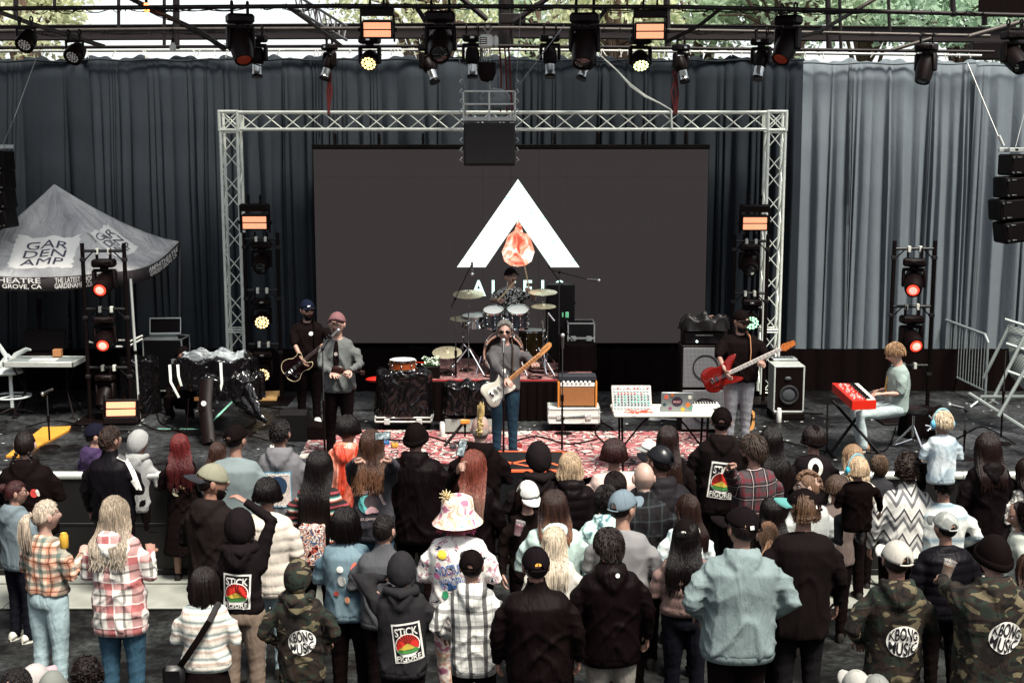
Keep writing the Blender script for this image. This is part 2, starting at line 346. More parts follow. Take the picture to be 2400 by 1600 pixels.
# ---------------------------------------------------------------- sky side: far hedge and trees behind the curtains
leafm = []
for i, (c, c2) in enumerate((('#c0d2b4', '#8fa888'), ('#dadcb8', '#a8b48a'), ('#b4ccb0', '#88a890'))):
    n = NT('leaves'); v = n.noise(2.3, det=4.); n.set(Base_Color=n.mix(v, lin(c2), lin(c)), Roughness=.5); n.b.inputs['Transmission Weight'].default_value = 0
    tr = n.n('BsdfTranslucent', {'Color': lin(c)}); ms = n.n('MixShader'); ms.inputs[0].default_value = .5
    n.t.links.new(n.b.outputs[0], ms.inputs[1]); n.t.links.new(tr.outputs[0], ms.inputs[2]); n.t.links.new(ms.outputs[0], n.t.nodes['Material Output'].inputs[0]); leafm.append(n.m)
barkm = mat('bark', '#5a4a3e', .9, 0, .4, 5, .6, 20, .02)
def tree(px, Y, ztop, rad, k, label, dens=1.0):
    b = P(px, 100, Y); t = thing('tree', (b.x, Y, 0), label, 'tree', 'trees beyond the stage')
    rr = random.Random(int(px)); zc = ztop-rad*.85; tm = MB(); tm.tube([(0, 0, -.05), (.1, 0, zc*.4), (-.1, .1, zc*.8), (0, 0, zc+rad*.5)], [.32, .24, .17, .05], 8); cl = []
    for i in range(26):
        a = rr.uniform(0, 2*PI); e = rr.uniform(-.7, 1.2); q = rad*rr.uniform(.45, 1.0); p = Vector((math.cos(a)*math.cos(e)*q, math.sin(a)*math.cos(e)*q, zc+math.sin(e)*q*.8))
        tm.tube([(0, 0, zc*rr.uniform(.55, .95)), (p.x*.5, p.y*.5, (p.z+zc)*.5-.2), tuple(p)], [.09, .06, .015], 5); cl.append((p, rad*rr.uniform(.22, .42)))
    tm.build('trunk', barkm, t)
    N = int(2900*dens); c = np.array([[*p] for p, r in cl]); r_ = np.array([r for p, r in cl]); rs = np.random.RandomState(int(px)); ix = rs.randint(0, len(cl), N)
    d = rs.normal(size=(N, 3)); d /= np.linalg.norm(d, axis=1)[:, None]; ctr = c[ix]+d*(r_[ix]*rs.uniform(.35, 1.08, N))[:, None]
    u = rs.normal(size=(N, 3)); u /= np.linalg.norm(u, axis=1)[:, None]; w = np.cross(u, rs.normal(size=(N, 3))); w /= np.linalg.norm(w, axis=1)[:, None]; s = rs.uniform(.05, .13, N)[:, None]
    V = np.stack([ctr-u*s*1.5, ctr+w*s*.7, ctr+u*s*1.5, ctr-w*s*.7], 1).reshape(-1, 3)
    me = bpy.data.meshes.new('crown'); me.from_pydata(V.tolist(), [], np.arange(N*4).reshape(-1, 4).tolist()); me.materials.append(leafm[k]); me.update()
    o = bpy.data.objects.new('crown', me); COL.objects.link(o); o.parent = t; return t
for a in ((60, 44, 11.2, 2.6, 1, 'wispy yellow green tree at the far left behind the pipes'), (1010, 46, 12.6, 3.3, 1, 'pale leafy tree behind the second moving light from the strobe'),
          (1260, 50, 13, 3.4, 0, 'round pale green tree behind the central hoist', 1.2), (1450, 43, 11.5, 2.8, 1, 'sunlit tree behind the right strobe light'),
          (1640, 47, 12.5, 3.2, 0, 'grey green tree right of the right strobe light', 1.2), (1840, 44, 12.2, 3.0, 0, 'tree behind the right tilted light with the orange lens reflection', 1.3),
          (2030, 48, 13.2, 3.4, 2, 'deep green tree behind the steep scaffold brace', 1.4), (2250, 45, 12.2, 3.2, 2, 'dense green tree near the right end of the pipes', 1.4), (2400, 46, 13, 3.0, 2, 'darker green tree at the right edge', 1.3)): tree(*a)
# ---------------------------------------------------------------- curtains
CY = 20.9
def curtain(x0, x1, ytop, mtl, label, seed, dens=7.5, amp=.075, dy=0., sway=0.):
    A, B = P(x0, 820, CY).x, P(x1, 820, CY).x; n = max(12, int((B-A)/.014)); rs = np.random.RandomState(seed); zt = P(1200, ytop, CY).z
    us = np.linspace(0, 1, n); L = B-A; K = max(2, int(L*dens*1.08)); cen = np.sort(rs.uniform(0, 1, K)); ph = 2*PI*np.interp(us, np.concatenate([[0], cen, [1]]), np.arange(K+2))
    aa = np.interp(us, np.linspace(0, 1, K+1), rs.uniform(.35, 1.0, K+1)); aa = aa*np.clip(np.minimum(us, 1-us)*L*9, .12, 1); slope = np.interp(us, np.linspace(0, 1, K+1), rs.uniform(-.10, .10, K+1))+sway
    V = []; F = []; nz = 16
    for j in range(nz+1):
        t = j/nz; z = zt-(zt-STG-.01)*t; g = min(1, .10+t*2.4); wv = np.sin(ph+.5*math.sin(t*3+seed)); prof = np.sign(wv)*np.abs(wv)**.75
        y = CY+dy+.06-amp*2.7*aa*g*np.abs(np.sin(ph/2+.25*math.sin(t*3+seed)))**.8+.02*np.sin(us*L*1.1+t*2)+.03*np.sin(us*L*2.7+1+t)
        x = A+us*L+slope*t*.9*np.sin(us*PI)+.02*np.sin(ph+1.2)*g
        zz = z+(.03*np.sin(us*L*9)+.02*np.sin(us*L*23)) * (1 if j == 0 else 0)
        V += [(float(a), float(b_), float(c_)) for a, b_, c_ in zip(x, y, zz)]
    for j in range(nz):
        for i in range(n-1): a = j*n+i; F.append((a, a+1, a+n+1, a+n))
    b = MB(); b.add(V, F); o = b.build('stage_curtain', mtl, smooth=180); m = o.modifiers.new('thickness', 'SOLIDIFY'); m.thickness = .004
    hem = MB(); ph2 = np.linspace(0, 1, 80); hem.tube([(A+L*float(u), CY+dy-.012, zt-.045+.012*math.sin(u*L*7)) for u in ph2], .018, 6)
    h = hem.build('top_hem', mtl, o); return tag(o, label, 'curtain', 'curtains across the back of the stage')
cd = cloth('#30373e', 'dark_curtain_cloth', st=.25, var=.12); cm_ = cloth('#363e46', 'curtain_cloth', st=.25, var=.12); cl_ = cloth('#727d84', 'light_curtain_cloth', st=.25, var=.1)
cb_ = cloth('#0d0909', 'black_curtain_cloth', st=.25, var=.1)
curtain(-300, 238, 137, cd, 'dark grey curtain at the far left behind the canopy tent', 3, 6, .09, sway=-.25)
curtain(232, 540, 135, cm_, 'grey curtain between the canopy tent and the left truss leg', 5, 6.5, .06, -.03)
curtain(534, 1190, 134, cm_, 'grey curtain behind the left half of the video screen', 8, 7, .075)
curtain(1184, 1862, 136, cd, 'grey curtain behind the right half of the video screen', 11, 7, .085, -.02)
curtain(1848, 2262, 141, cl_, 'pale grey curtain right of the truss behind the keyboard player', 14, 7.5, .08, .14)
curtain(2256, 2700, 148, cl_, 'pale grey curtain at the far right behind the hanging speakers', 17, 7.5, .08)
# low black drape along the foot of the curtains
lk = MB(); N_ = 420; xa, xb = -10.35, 10.35; zt = P(1200, 817, 20.37).z
lk.rings([[(xa+(xb-xa)*i/N_, 20.37+.018*math.sin(i*.9)+.012*math.sin(i*2.3), z) for i in range(N_+1)] for z in (STG+.01, zt)], closed=False)
tag(lk.build('floor_drape', cb_, smooth=180), 'low black drape along the foot of the back curtains', 'drape')
# ---------------------------------------------------------------- overhead pipes
pipe = mat('worn_steel_pipe', '#4a4541', .5, .5, .5, 9); dpipe = mat('dark_pipe', '#1b1413', .5, .3, .4, 8)
def pipeline(pts, Y, r, m, label, name='scaffold_pipe', cat='pipe'):
    ps = [P(x, y, Yy if Yy else Y) for x, y, Yy in [(p+(None,))[:3] for p in pts]]; return line(name, ps, r, m, label, cat, 10)
pipeline([(-60, 21), (800, 14.5), (1600, 17), (2000, 26), (2460, 38)], 17.4, .03, dpipe, 'uppermost long dark horizontal pipe that the front lights hang from')
pipeline([(-60, 74), (400, 69), (1200, 66), (1700, 73), (2320, 85)], 19.6, .028, pipe, 'long horizontal pipe crossing in front of the dark roof beam')
pipeline([(-60, 113), (400, 110), (1200, 108), (1800, 116), (2330, 122)], 20.2, .026, dpipe, 'long horizontal pipe just above the curtain pipe')
pipeline([(-60, 121), (400, 119), (1200, 117), (1800, 124), (2300, 131)], 20.85, .022, mat('pale_steel_pipe', '#9a9a94', .45, .5, .4, 9), 'pale curtain pipe wrapped with ties at the top of the curtains')
bm = MB(); 
for (xa, ya), (xb, yb) in (((-80, 60), (1200, 54)), ((1200, 54), (2480, 66))):
    a, b_ = P(xa, ya, 24), P(xb, yb, 24); h = .26
    bm.add([a, b_, b_+Vector((0, 0, -h)), a+Vector((0, 0, -h)), a+Vector((0, .2, 0)), b_+Vector((0, .2, 0)), b_+Vector((0, .2, -h)), a+Vector((0, .2, -h))], [(0, 3, 2, 1), (4, 5, 6, 7), (0, 1, 5, 4), (3, 7, 6, 2), (0, 4, 7, 3), (1, 2, 6, 5)])
    for q in (0, -h+.02): bm.add([a+Vector((0, -.06, q)), b_+Vector((0, -.06, q)), b_+Vector((0, -.06, q-.02)), a+Vector((0, -.06, q-.02)), a+Vector((0, .26, q)), b_+Vector((0, .26, q)), b_+Vector((0, .26, q-.02)), a+Vector((0, .26, q-.02))], [(0, 3, 2, 1), (4, 5, 6, 7), (0, 1, 5, 4), (3, 7, 6, 2), (0, 4, 7, 3), (1, 2, 6, 5)])
tag(bm.build('roof_beam', mat('dark_beam', '#231c1c', .6, .2, .3, 3), smooth=0), 'long dark horizontal steel beam behind the pipes', 'beam')
D = [([(292, -10), (372, 30), (470, 75), (528, 118)], 18.6, .035, pipe, 'pipe slanting down from the glowing bulb, wrapped in cables'),
     ([(-20, 22), (70, 55), (245, 110)], 18.2, .033, pipe, 'slanting pipe at the far left carrying the two round LED lights'),
     ([(668, 12), (740, 62), (802, 110)], 19.2, .03, pipe, 'short slanting brace left of the left strobe light'),
     ([(2068, -12), (1920, 75), (1840, 95)], 19, .03, pipe, 'long brace slanting down from the top beside the tilted moving light'),
     ([(2420, 44), (2270, 86)], 19, .035, pipe, 'slanting pipe at the top right corner'), ([(2185, 90), (2090, 118)], 19.3, .028, pipe, 'short slanting pipe above the lone right spotlight'),
     ([(1074, -10), (1142, 47)], 22.5, .05, dpipe, 'left arm of the dark V brace over the hoist'), ([(1292, -10), (1204, 52)], 22.5, .05, dpipe, 'right arm of the dark V brace over the hoist'),
     ([(1420, 22), (1392, 60)], 18.5, .03, dpipe, 'short dark brace beside the right big moving light'), ([(976, 16), (998, 52)], 18.5, .035, dpipe, 'short dark brace beside the left big moving light'),
     ([(1690, 20), (1640, 60), (1560, 100)], 18.3, .028, dpipe, 'cable wrapped brace right of the right strobe light')]
for x, y0, y1, r in ((37, -8, 38, .045), (128, -8, 15, .03), (278, -8, 70, .03), (385, -8, 108, .03), (413, -8, 118, .06), (1182, -8, 118, .11), (1200, -8, 110, .03), (1562, -8, 110, .06), (742, 20, 70, .03), (1940, -8, 115, .05), (1968, -8, 118, .03), (2082, -8, 75, .03), (2232, -8, 40, .05), (2305, -8, 60, .05)):
    D.append(([(x, y0), (x+(3 if x > 1500 else 0), y1)], 23.2, r, dpipe, 'vertical steel post at the %s, %s' % ('top left' if x < 700 else 'top centre' if x < 1500 else 'top right', {37: 'at the left corner', 128: 'a stub above the first LED light', 278: 'left of the glowing bulb', 385: 'thin one right of the glowing bulb', 413: 'thick one above the unlit bulb', 1182: 'wide one behind the hoist', 1200: 'thin one behind the hoist', 1562: 'just right of the right strobe', 742: 'beside the lattice girder', 1940: 'thick one beside the long brace', 1968: 'thin one beside the long brace', 2082: 'between the two long braces', 2232: 'left of the black banner', 2305: 'by the black banner'}[x])))
for pts, Y, r, m, lb in D: pipeline(pts, Y, r, m, lb)
gird = MB(); a, b_ = P(690, -14, 19.5), P(812, 62, 21)
for o_ in (0, .22): gird.tube([a+Vector((0, 0, -o_)), b_+Vector((0, 0, -o_))], .022, 6)
gird.box(0, 0, 0, 0, 0, 0) if 0 else None
for i in range(9):
    p, q = a.lerp(b_, i/9), a.lerp(b_, (i+.5)/9); gird.tube([p, q-Vector((0, 0, .22))], .012, 5); gird.tube([q-Vector((0, 0, .22)), a.lerp(b_, (i+1)/9)], .012, 5)
tag(gird.build('lattice_girder', mat('grey_steel', '#6b6b6c', .5, .4, .3, 6)), 'grey lattice girder slanting down left of the left strobe', 'girder')
bn = MB(); p = P(2340, 5, 23); bn.box(p.x-.35, p.x+.9, 22.98, 23.0, p.z-.2, p.z+.6, .005); b2_ = MB(); b2_.box(P(2272, 100, 21.5).x, P(2345, 100, 21.5).x, 21.3, 21.6, P(2300, 140, 21.4).z, P(2300, 100, 21.4).z, .01)
tag(bn.build('black_banner', cb_), 'black cloth banner at the top right corner', 'banner'); tag(b2_.build('black_box', BLKP()), 'flat black box on the pipes below the top right banner', 'box')
bx_ = MB(); a = P(1173, 33, 22.9); c_ = P(1232, 56, 22.9); bx_.box(a.x, c_.x, 22.8, 22.95, c_.z, a.z, .01); tag(bx_.build('junction_plate', dpipe), 'small dark steel plate where the V brace meets the post', 'plate')
# cables draped along the pipes: many loose loops
def loops(x0, x1, y, Y, n, seed, label, dip=(2, 9)):
    rr = random.Random(seed); b = MB()
    for i in range(n):
        a = rr.uniform(x0, x1); w = rr.uniform(18, 110); p, q = P(a, y(a)+rr.uniform(-3, 3), Y+rr.uniform(-.1, .05)), P(a+w, y(a+w)+rr.uniform(-2, 4), Y+rr.uniform(-.1, .05)); b.tube(sag(p, q, rr.uniform(*dip)/170., 8), rr.uniform(.004, .008), 5)
        if rr.random() < .6:
            p = P(a, y(a), Y); b.torus((p.x, p.y, p.z), .036, .005, 10, 4, Matrix.Rotation(PI/2, 3, 'Y')@Matrix.Rotation(rr.uniform(-.5, .5), 3, 'X'))
    tag(b.build('rig_cables', BLK()), label, 'cables', kind='stuff')
loops(60, 2300, lambda x: 14+abs(x-900)*.011, 17.4, 90, 1, 'loose black cables looped along the uppermost pipe'); loops(30, 2250, lambda x: 67+abs(x-1100)*.012, 19.55, 45, 2, 'black cables looped along the middle pipe', (1, 6))
loops(250, 560, lambda x: 10+(x-330)*.5, 18.55, 16, 4, 'black cables tangled round the slanting pipe by the glowing bulb')
tb = MB(); rr = random.Random(5); tiem = mat('white_tie', '#c9c9bf', .7, 0, .2)
for i in range(75):
    x = rr.uniform(150, 2270); p = P(x, 118+abs(x-1100)*.008, 20.82); tb.tube([p+Vector((rr.uniform(-.05, .05), -.03, .03)), p+Vector((0, -.035, 0)), p+Vector((rr.uniform(-.04, .04), -.03, -rr.uniform(.03, .1)))], .008, 4)
tag(tb.build('curtain_ties', tiem), 'white cloth ties knotted along the curtain pipe', 'ties', kind='stuff')
# bulbs
def bulb(px, py, Y, lit, label):
    p = P(px, py, Y); t = thing('light_bulb', p, label, 'light bulb'); MB().lathe([(.012, .09), (.02, .085), (.021, .05), (.03, .035)], 12).build('socket', BLK(), t)
    MB().tube([(0, 0, .08), (.01, 0, .3)], .006, 5).build('cord', BLK(), t)
    g = mat('lit_bulb_glass', '#ffb27a', .3, 0, 0, emit='#ff7a3c', es=4.) if lit else mat('unlit_bulb_glass', '#d8dcd4', .15, 0, 0)
    MB().lathe([(.018, .045), (.03, .02), (.045, -.02), (.047, -.05), (.035, -.08), (.012, -.096), (.001, -.098)], 14).build('glass', g, t)
bulb(343, 14, 18.3, True, 'round light bulb glowing orange over the slanting pipe'); bulb(405, 106, 18.3, False, 'unlit white bulb hanging above the curtain pipe')
# ---------------------------------------------------------------- stage light fixtures
lensk = mat('dark_lens', '#15181a', .08, 0, .1, spec=.9); silv = mat('silver_reflector', '#b9bcbb', .25, .9, .3, 12)
def clamp(b, z): 
    for s in (-.09, .09): b.box(s-.015, s+.015, -.02, .02, z, z+.09, .004); b.torus((s, 0, z+.11), .035, .012, 10, 5, Matrix.Rotation(PI/2, 3, 'Y'))
def mover(p, label, pan, tilt, k=1., style='spot', lens=None, lk=None):
    """moving head hanging at p (world point of the base top): base, yoke, head, lens"""
    t = thing('moving_light', p, label, 'stage light', 'stage lights hanging over the stage' if p.z > 4.8 else 'stage lights on the side towers'); t.rotation_euler = (0, 0, R(pan)); t.scale = (k, k, k)
    b = MB(); b.box(-.15, .15, -.10, .10, -.115, -.005, .025); b.box(-.07, .07, -.105, .0, -.09, -.03, .004); clamp(b, -.01); b.build('base', BLKP(), t)
    MB().box(-.03, .03, -.112, -.104, -.075, -.045, .003).build('label_plate', silv if style != 'big' else BLKP(), t)
    y = MB(); y.cyl((0, 0, -.115), (0, 0, -.15), .06); y.box(-.155, .155, -.045, .045, -.18, -.14, .015)
    for s in (-1, 1): y.box(s*.115, s*.16, -.06, .06, -.40, -.15, .02)
    y.build('yoke', BLKP(), t)
    T = Matrix.Translation((0, 0, -.33))@Matrix.Rotation(R(-tilt), 4, 'X')   # head axis: -Z when tilt 0
    h = MB(); h.M = T
    if style in ('spot', 'led'):
        h.lathe([(.02, .14), (.085, .12), (.105, .05), (.108, -.05), (.095, -.10), (.08, -.13)], 18) if style == 'spot' else h.lathe([(.03, .12), (.10, .10), (.125, .02), (.13, -.06), (.125, -.10)], 22)
    else: h.lathe([(.04, .2), (.12, .17), (.135, .02), (.125, -.12), (.11, -.22), (.105, -.245), (.088, -.245), (.084, -.23)], 18)
    h.build('head', BLKP(), t)
    l = MB(); l.M = T
    if style == 'spot': l.lathe([(.078, -.131), (.074, -.22), (.078, -.30), (.082, -.305), (.066, -.308)], 18); l.build('snout', silv, t); l = MB(); l.M = T; l.lathe([(.084, -.285), (.088, -.33), (.07, -.33)], 18); l.build('rim', BLKP(), t); l = MB(); l.M = T; l.lathe([(.068, -.321), (.03, -.313), (.001, -.311)], 16)
    elif style == 'big': l.lathe([(.082, -.235), (.04, -.245), (.001, -.247)], 16)
    if style == 'led':
        pl = MB(); pl.M = T; pl.lathe([(.118, -.101), (.116, -.104), (.001, -.1045)], 20); pl.build('face_plate', BLKP(), t)
        pts = [(0, 0)]+[(.043*math.cos(a*PI/3), .043*math.sin(a*PI/3)) for a in range(6)]+[(.088*math.cos(a*PI/6+.2), .088*math.sin(a*PI/6+.2)) for a in range(12)]
        for q in pts: l2 = MB(); l2.M = T; l2.sph((q[0], q[1], -.106), (.019, .019, .009), 10, 5); l2.build('led_cell', lens or mat('warm_led', '#ffe9b0', .3, 0, 0, emit='#ffd98a', es=1.2), t)
    else:
        l.build('lens', lens or lensk, t)
        if lens and lens.name.startswith('red_lens_lit'): c = MB(); c.M = T; c.lathe([(.055, -.249), (.03, -.252), (.001, -.253)], 16); c.build('lamp_core', mat('hot_pink_core', '#ffb8a8', .3, 0, 0, emit='#ffa090', es=.5), t)
    return t
def ledpar(p, label, pan, tilt, m):
    t = thing('led_par_light', p, label, 'stage light', 'stage lights hanging over the stage'); t.rotation_euler = (0, 0, R(pan)); b = MB(); clamp(b, -.02)
    for s in (-1, 1): b.box(s*.125, s*.145, -.02, .02, -.23, -.02, .004)
    b.box(-.145, .145, -.02, .02, -.045, -.02, .004); b.build('bracket', BLKP(), t); T = Matrix.Translation((0, 0, -.2))@Matrix.Rotation(R(-tilt), 4, 'X')
    h = MB(); h.M = T; h.lathe([(.03, .16), (.10, .14), (.125, .05), (.13, -.05), (.128, -.09), (.118, -.09), (.115, -.07), (.001, -.07)], 24); h.build('can', BLKP(), t)
    for q in [(0, 0)]+[(.036*math.cos(a*PI/3), .036*math.sin(a*PI/3)) for a in range(6)]+[(.073*math.cos(a*PI/6), .073*math.sin(a*PI/6)) for a in range(12)]:
        l = MB(); l.M = T; l.sph((q[0], q[1], -.078), (.0145, .0145, .008), 9, 5); l.build('led_cell', m, t)
panelm = None
def strobe(p, label, w, tilt=0., k=1., floor=False, pan=0.):
    global panelm
    if panelm is None:
        n = NT('glowing_strobe_panel'); s = n.n('SeparateXYZ', {0: n.obj()}); f = stripe(n, s.outputs[0], 60., .5); g = stripe(n, s.outputs[2], 85., .5); c = n.mix(n.math('MAXIMUM', f, g), lin('#ff7a48'), lin('#ffb48a')); n.set(Base_Color=lin('#d08060'), Emission_Color=c, Emission_Strength=.40, Roughness=.4); panelm = n.m
    t = thing('strobe_light', p, label, 'strobe light', 'glowing strobe panels'); t.rotation_euler = (R(tilt), 0, R(pan)); t.scale = (k,)*3
    b = MB(); b.box(-w/2, w/2, -.05, .09, -.115, .115, .012); b.build('housing', BLKP(), t)
    f = MB()
    for i in range(24): x = -w/2+.02+(w-.04)*i/23; f.box(x-.003, x+.003, -.045, .085, .115, .128)
    f.build('cooling_fins', mat('grey_fins', '#55504e', .4, .6), t)
    for s in (-1, 1):
        y = MB(); y.box(s*(w/2+.008), s*(w/2+.03), -.03, .03, -.16, .19, .006); y.cyl((s*(w/2+.03), 0, 0), (s*(w/2+.055), 0, 0), .028, n=10); y.build('side_bracket', BLKP(), t)
    for s in (-1, 1): e = MB(); e.box(-w/2+.022, w/2-.022, -.058, -.05, s*.05-.042, s*.05+.042, .004); e.build('light_panel', panelm, t)
    bb = MB(); z = -.21 if floor else .17; bb.box(-w/2-.02, w/2+.02, -.09, .09, z, z+.11, .02); 
    if not floor: clamp(bb, z+.1)
    bb.build('base', BLKP(), t)
    v, fc = text2d('strobe', h=.03) if 0 else (None, None)
    return t
wled = mat('warm_led', '#ffe9b0', .3, 0, 0, emit='#ffd48a', es=1.1); wled2 = mat('cool_led', '#f4ffd0', .3, 0, 0, emit='#eaffb0', es=1.0); grn = mat('green_led', '#c8ffd0', .3, 0, 0, emit='#a8ffc0', es=.9)
dimled = mat('frosted_led', '#d9d2cc', .25, 0, .05); reflens = mat('orange_reflection_lens', '#40201a', .2, 0, .2, emit='#b03a20', es=.05)  # last one: orange reflection painted into unlit lenses as colour and faint glow
ledpar(P(60, 62, 17.6), 'round LED light with white cells at the far left end of the rig', -12, 48, dimled)
ledpar(P(174, 92, 17.9), 'second round LED light from the left, hanging below the slanting pipe', -18, 52, dimled)
mover(P(562, 32, 17.6), 'big moving light tilted right with a painted orange reflection, left of the left strobe', 25, 35, 1.18, 'big', reflens)
mover(P(602, 82, 19.4), 'small silver snouted spotlight under the orange tinted moving light', -10, 8, .95)
mover(P(772, 103, 20.0), 'silver snouted spotlight pointing down left, above the truss corner', -50, 25, .85)
mover(P(866, 84, 17.7), 'warm yellow LED wash light glowing below the left strobe', -8, 52, .95, 'led', wled)
mover(P(1032, 26, 17.5), 'big black moving light with a dark lens left of the hoist', 0, 62, 1.32, 'big')
mover(P(1003, 103, 20.0), 'silver snouted spotlight pointing down right, below the big black light', 45, 30, .95)
mover(P(1107, 80, 19.5), 'silver spotlight pointing straight down just left of the hoist', 0, 6, .98)
mover(P(1289, 80, 19.5), 'silver spotlight pointing straight down right of the hoist', 4, 12, .98)
mover(P(1371, 30, 17.5), 'big black moving light right of the hoist, nearest the white rope', -10, 38, 1.3, 'big')
mover(P(1380, 98, 19.6), 'silver snouted spotlight tilted left where the white rope starts', -55, 30, .9)
mover(P(1501, 84, 17.7), 'pale yellow LED wash light glowing below the right strobe', 6, 40, .98, 'led', wled2)
mover(P(1596, 104, 20.0), 'silver spotlight tilted right between the right strobe and the tilted light', 40, 20, .9)
mover(P(1848, 36, 17.7), 'moving light tilted left with a painted orange lens reflection, right part of the rig', -42, 40, 1.15, 'big', reflens)
mover(P(1785, 88, 19.5), 'silver spotlight pointing down left beside the light with the orange lens reflection', -35, 22, .98)
mover(P(2172, 102, 19.0), 'lone dark spotlight on the short slanting pipe at the right', -40, 25, 1., 'big')
mover(P(2378, 72, 18.2), 'dark moving light cut by the right edge of the rig', 10, 55, 1.1, 'big')
strobe(P(885, 70, 17.3), 'orange glowing strobe panel hanging left of the hoist', .40, 6); strobe(P(1523, 74, 17.3), 'orange glowing strobe panel hanging right of the hoist', .40, 4, 1., pan=-3)
# ---------------------------------------------------------------- silver box truss goal
alu = mat('bare_aluminium', '#dde2d8', .4, .15, .25, 14); TY = 20.1
def truss_seg(parent, a, b, w=.31, flip=0):
    """square truss from a to b (world), four chords and zigzag braces"""
    a, b = Vector(a), Vector(b); ax = (b-a).normalized(); u = Vector((0, 1, 0)); v = ax.cross(u).normalized(); L = (b-a).length; h = w/2-.025
    cs = [u*h*i+v*h*j for i, j in ((-1, -1), (-1, 1), (1, 1), (1, -1))]; mb = MB()
    for c in cs: mb.cyl(a+c, b+c, .025, n=10)
    mb.build('chords', alu, parent, loc=None); n = max(2, int(L/(w*1.0))); st_ = L/n; bb = MB()
    for k in range(4):
        c0, c1 = cs[k], cs[(k+1) % 4]
        for i in range(n):
            p, q = a+ax*st_*i, a+ax*st_*(i+1)
            if (i+k+flip) % 2: bb.cyl(p+c0, q+c1, .009, n=6)
            else: bb.cyl(p+c1, q+c0, .009, n=6)
        for q in (a+ax*.02, b-ax*.02): bb.cyl(q+c0, q+c1, .012, n=6)
    bb.build('braces', alu, parent)
tr = thing('truss_goal', (0, 0, 0), 'white box truss arch framing the video screen, on two tall legs', 'truss')
xl, xr = P(550, 600, TY).x, P(1808, 600, TY).x; zt = P(1200, 284, TY).z; z0 = STG+.03
truss_seg(tr, (xl+.155, TY, zt), (0, TY, zt)); truss_seg(tr, (0, TY, zt), (xr-.155, TY, zt), flip=1)
truss_seg(tr, (xl, TY, z0), (xl, TY, 1.9)); truss_seg(tr, (xl, TY, 1.9), (xl, TY, zt-.155)); truss_seg(tr, (xr, TY, z0), (xr, TY, 1.9)); truss_seg(tr, (xr, TY, 1.9), (xr, TY, zt-.155))
for x in (xl, xr):
    c = MB(); h = .14
    for i in (-h, h):
        for j in (-h, h): c.cyl((x+i, TY+j, zt-.155), (x+i, TY+j, zt+.155), .025); c.cyl((x-.155, TY+i, zt+j), (x+.155, TY+i, zt+j), .025)
    c.build('corner_frame', alu, tr)
    for s in (-1, 1): c = MB(); c.cyl((x-h, TY+s*h, zt-h), (x+h, TY+s*h, zt+h), .01); c.cyl((x-h, TY+s*h, zt+h), (x+h, TY+s*h, zt-h), .01); c.build('corner_brace', alu, tr); MB().box(x-.32, x+.32, TY-.32, TY+.32, STG+.004, STG+.03, .004).build('base_plate', mat('pale_steel_plate', '#a9b8ae', .5, .3), tr)
# video screen
SY = 20.42; s0, s1 = P(740, 600, SY).x, P(1655, 600, SY).x; sb, stp = P(1200, 803, SY).z, P(1200, 350, SY).z
scn = thing('video_screen', ((s0+s1)/2, SY, sb), 'huge dark grey LED screen showing a white triangular logo with a flame', 'screen'); wS, hS = s1-s0, stp-sb
n = NT('led_panel_face'); br = n.n('TexBrick', {'Scale': 1.0, 'Mortar Size': .002, 'Color1': (.042, .034, .034), 'Color2': (.039, .032, .032), 'Mortar': (.03, .024, .024)}); br.offset = 0; br.inputs['Brick Width'].default_value = .5; br.inputs['Row Height'].default_value = .5
n.t.links.new(n.obj((1, 1, 1), (PI/2, 0, 0)), br.inputs[0]); gr = n.noise(240., det=2.); n.set(Base_Color=(.004, .004, .004), Roughness=.75, Emission_Color=n.mix(.55, br.outputs[0], n.ramp(gr, [(.2, (.022, .017, .017)), (.8, (.07, .06, .06))])), Emission_Strength=.36); n.b.inputs['Specular IOR Level'].default_value = .03
scm = n.m; fm = BLKP()
nc, nr_ = 14, 7
for i in range(nc):
    for j in range(nr_): 
        x0_, x1_ = -wS/2+wS*i/nc, -wS/2+wS*(i+1)/nc; y0_, y1_ = hS*j/nr_, hS*(j+1)/nr_
        if i == 0 and j == 0: pm = MB().box(.002, wS/nc-.002, -.03, .05, .002, hS/nr_-.002); po = pm.build('led_panel', scm, scn, 0, (x0_, 0, y0_))
        else:
            pc = po.copy(); COL.objects.link(pc); pc.location = (x0_, 0, y0_)
fr = MB().box(-wS/2-.02, wS/2+.02, .05, .12, -.03, hS+.06, .01); fr.box(-wS/2-.02, wS/2+.02, -.03, .05, hS+.002, hS+.075, .01)
fr.build('frame', fm, scn)
for i in range(9): x = -wS/2+.35+i*(wS-.7)/8; hg = MB(); hg.box(x-.02, x+.02, 0, .03, hS+.07, hS+.25, .004); hg.torus((x, -.02, hS+.16), .03, .008, 10, 4); hg.build('hanging_bracket', fm, scn)
def SP(px, py): q = P(px, py, SY-.032); return (q.x-scn.location.x, q.z-scn.location.z)
def flat(polys, y, name, m, parent, hole=None):
    b = MB()
    for pl in polys: b.extr([SP(*q) for q in pl], 0, .003, M=Matrix.Translation((0, y, 0))@Matrix.Rotation(PI/2, 4, 'X'))
    return b.build(name, m, parent, 0)
n = NT('lit_logo_white'); v = n.noise(1., n.obj((9, 9, 60), (0, .5, 0)), 4., 1.); n.set(Base_Color=(.0, .0, .0), Roughness=.8, Emission_Color=n.ramp(v, [(.34, '#7fb8b4'), (.4, '#e9fbf2'), (1, '#fbfff8')]), Emission_Strength=.62); lgw = n.m
flat([[(1214, 420), (1358, 626), (1291, 626), (1214, 515)], [(1214, 420), (1214, 515), (1138, 626), (1071, 626)]], -.036, 'logo_triangle', lgw, scn)
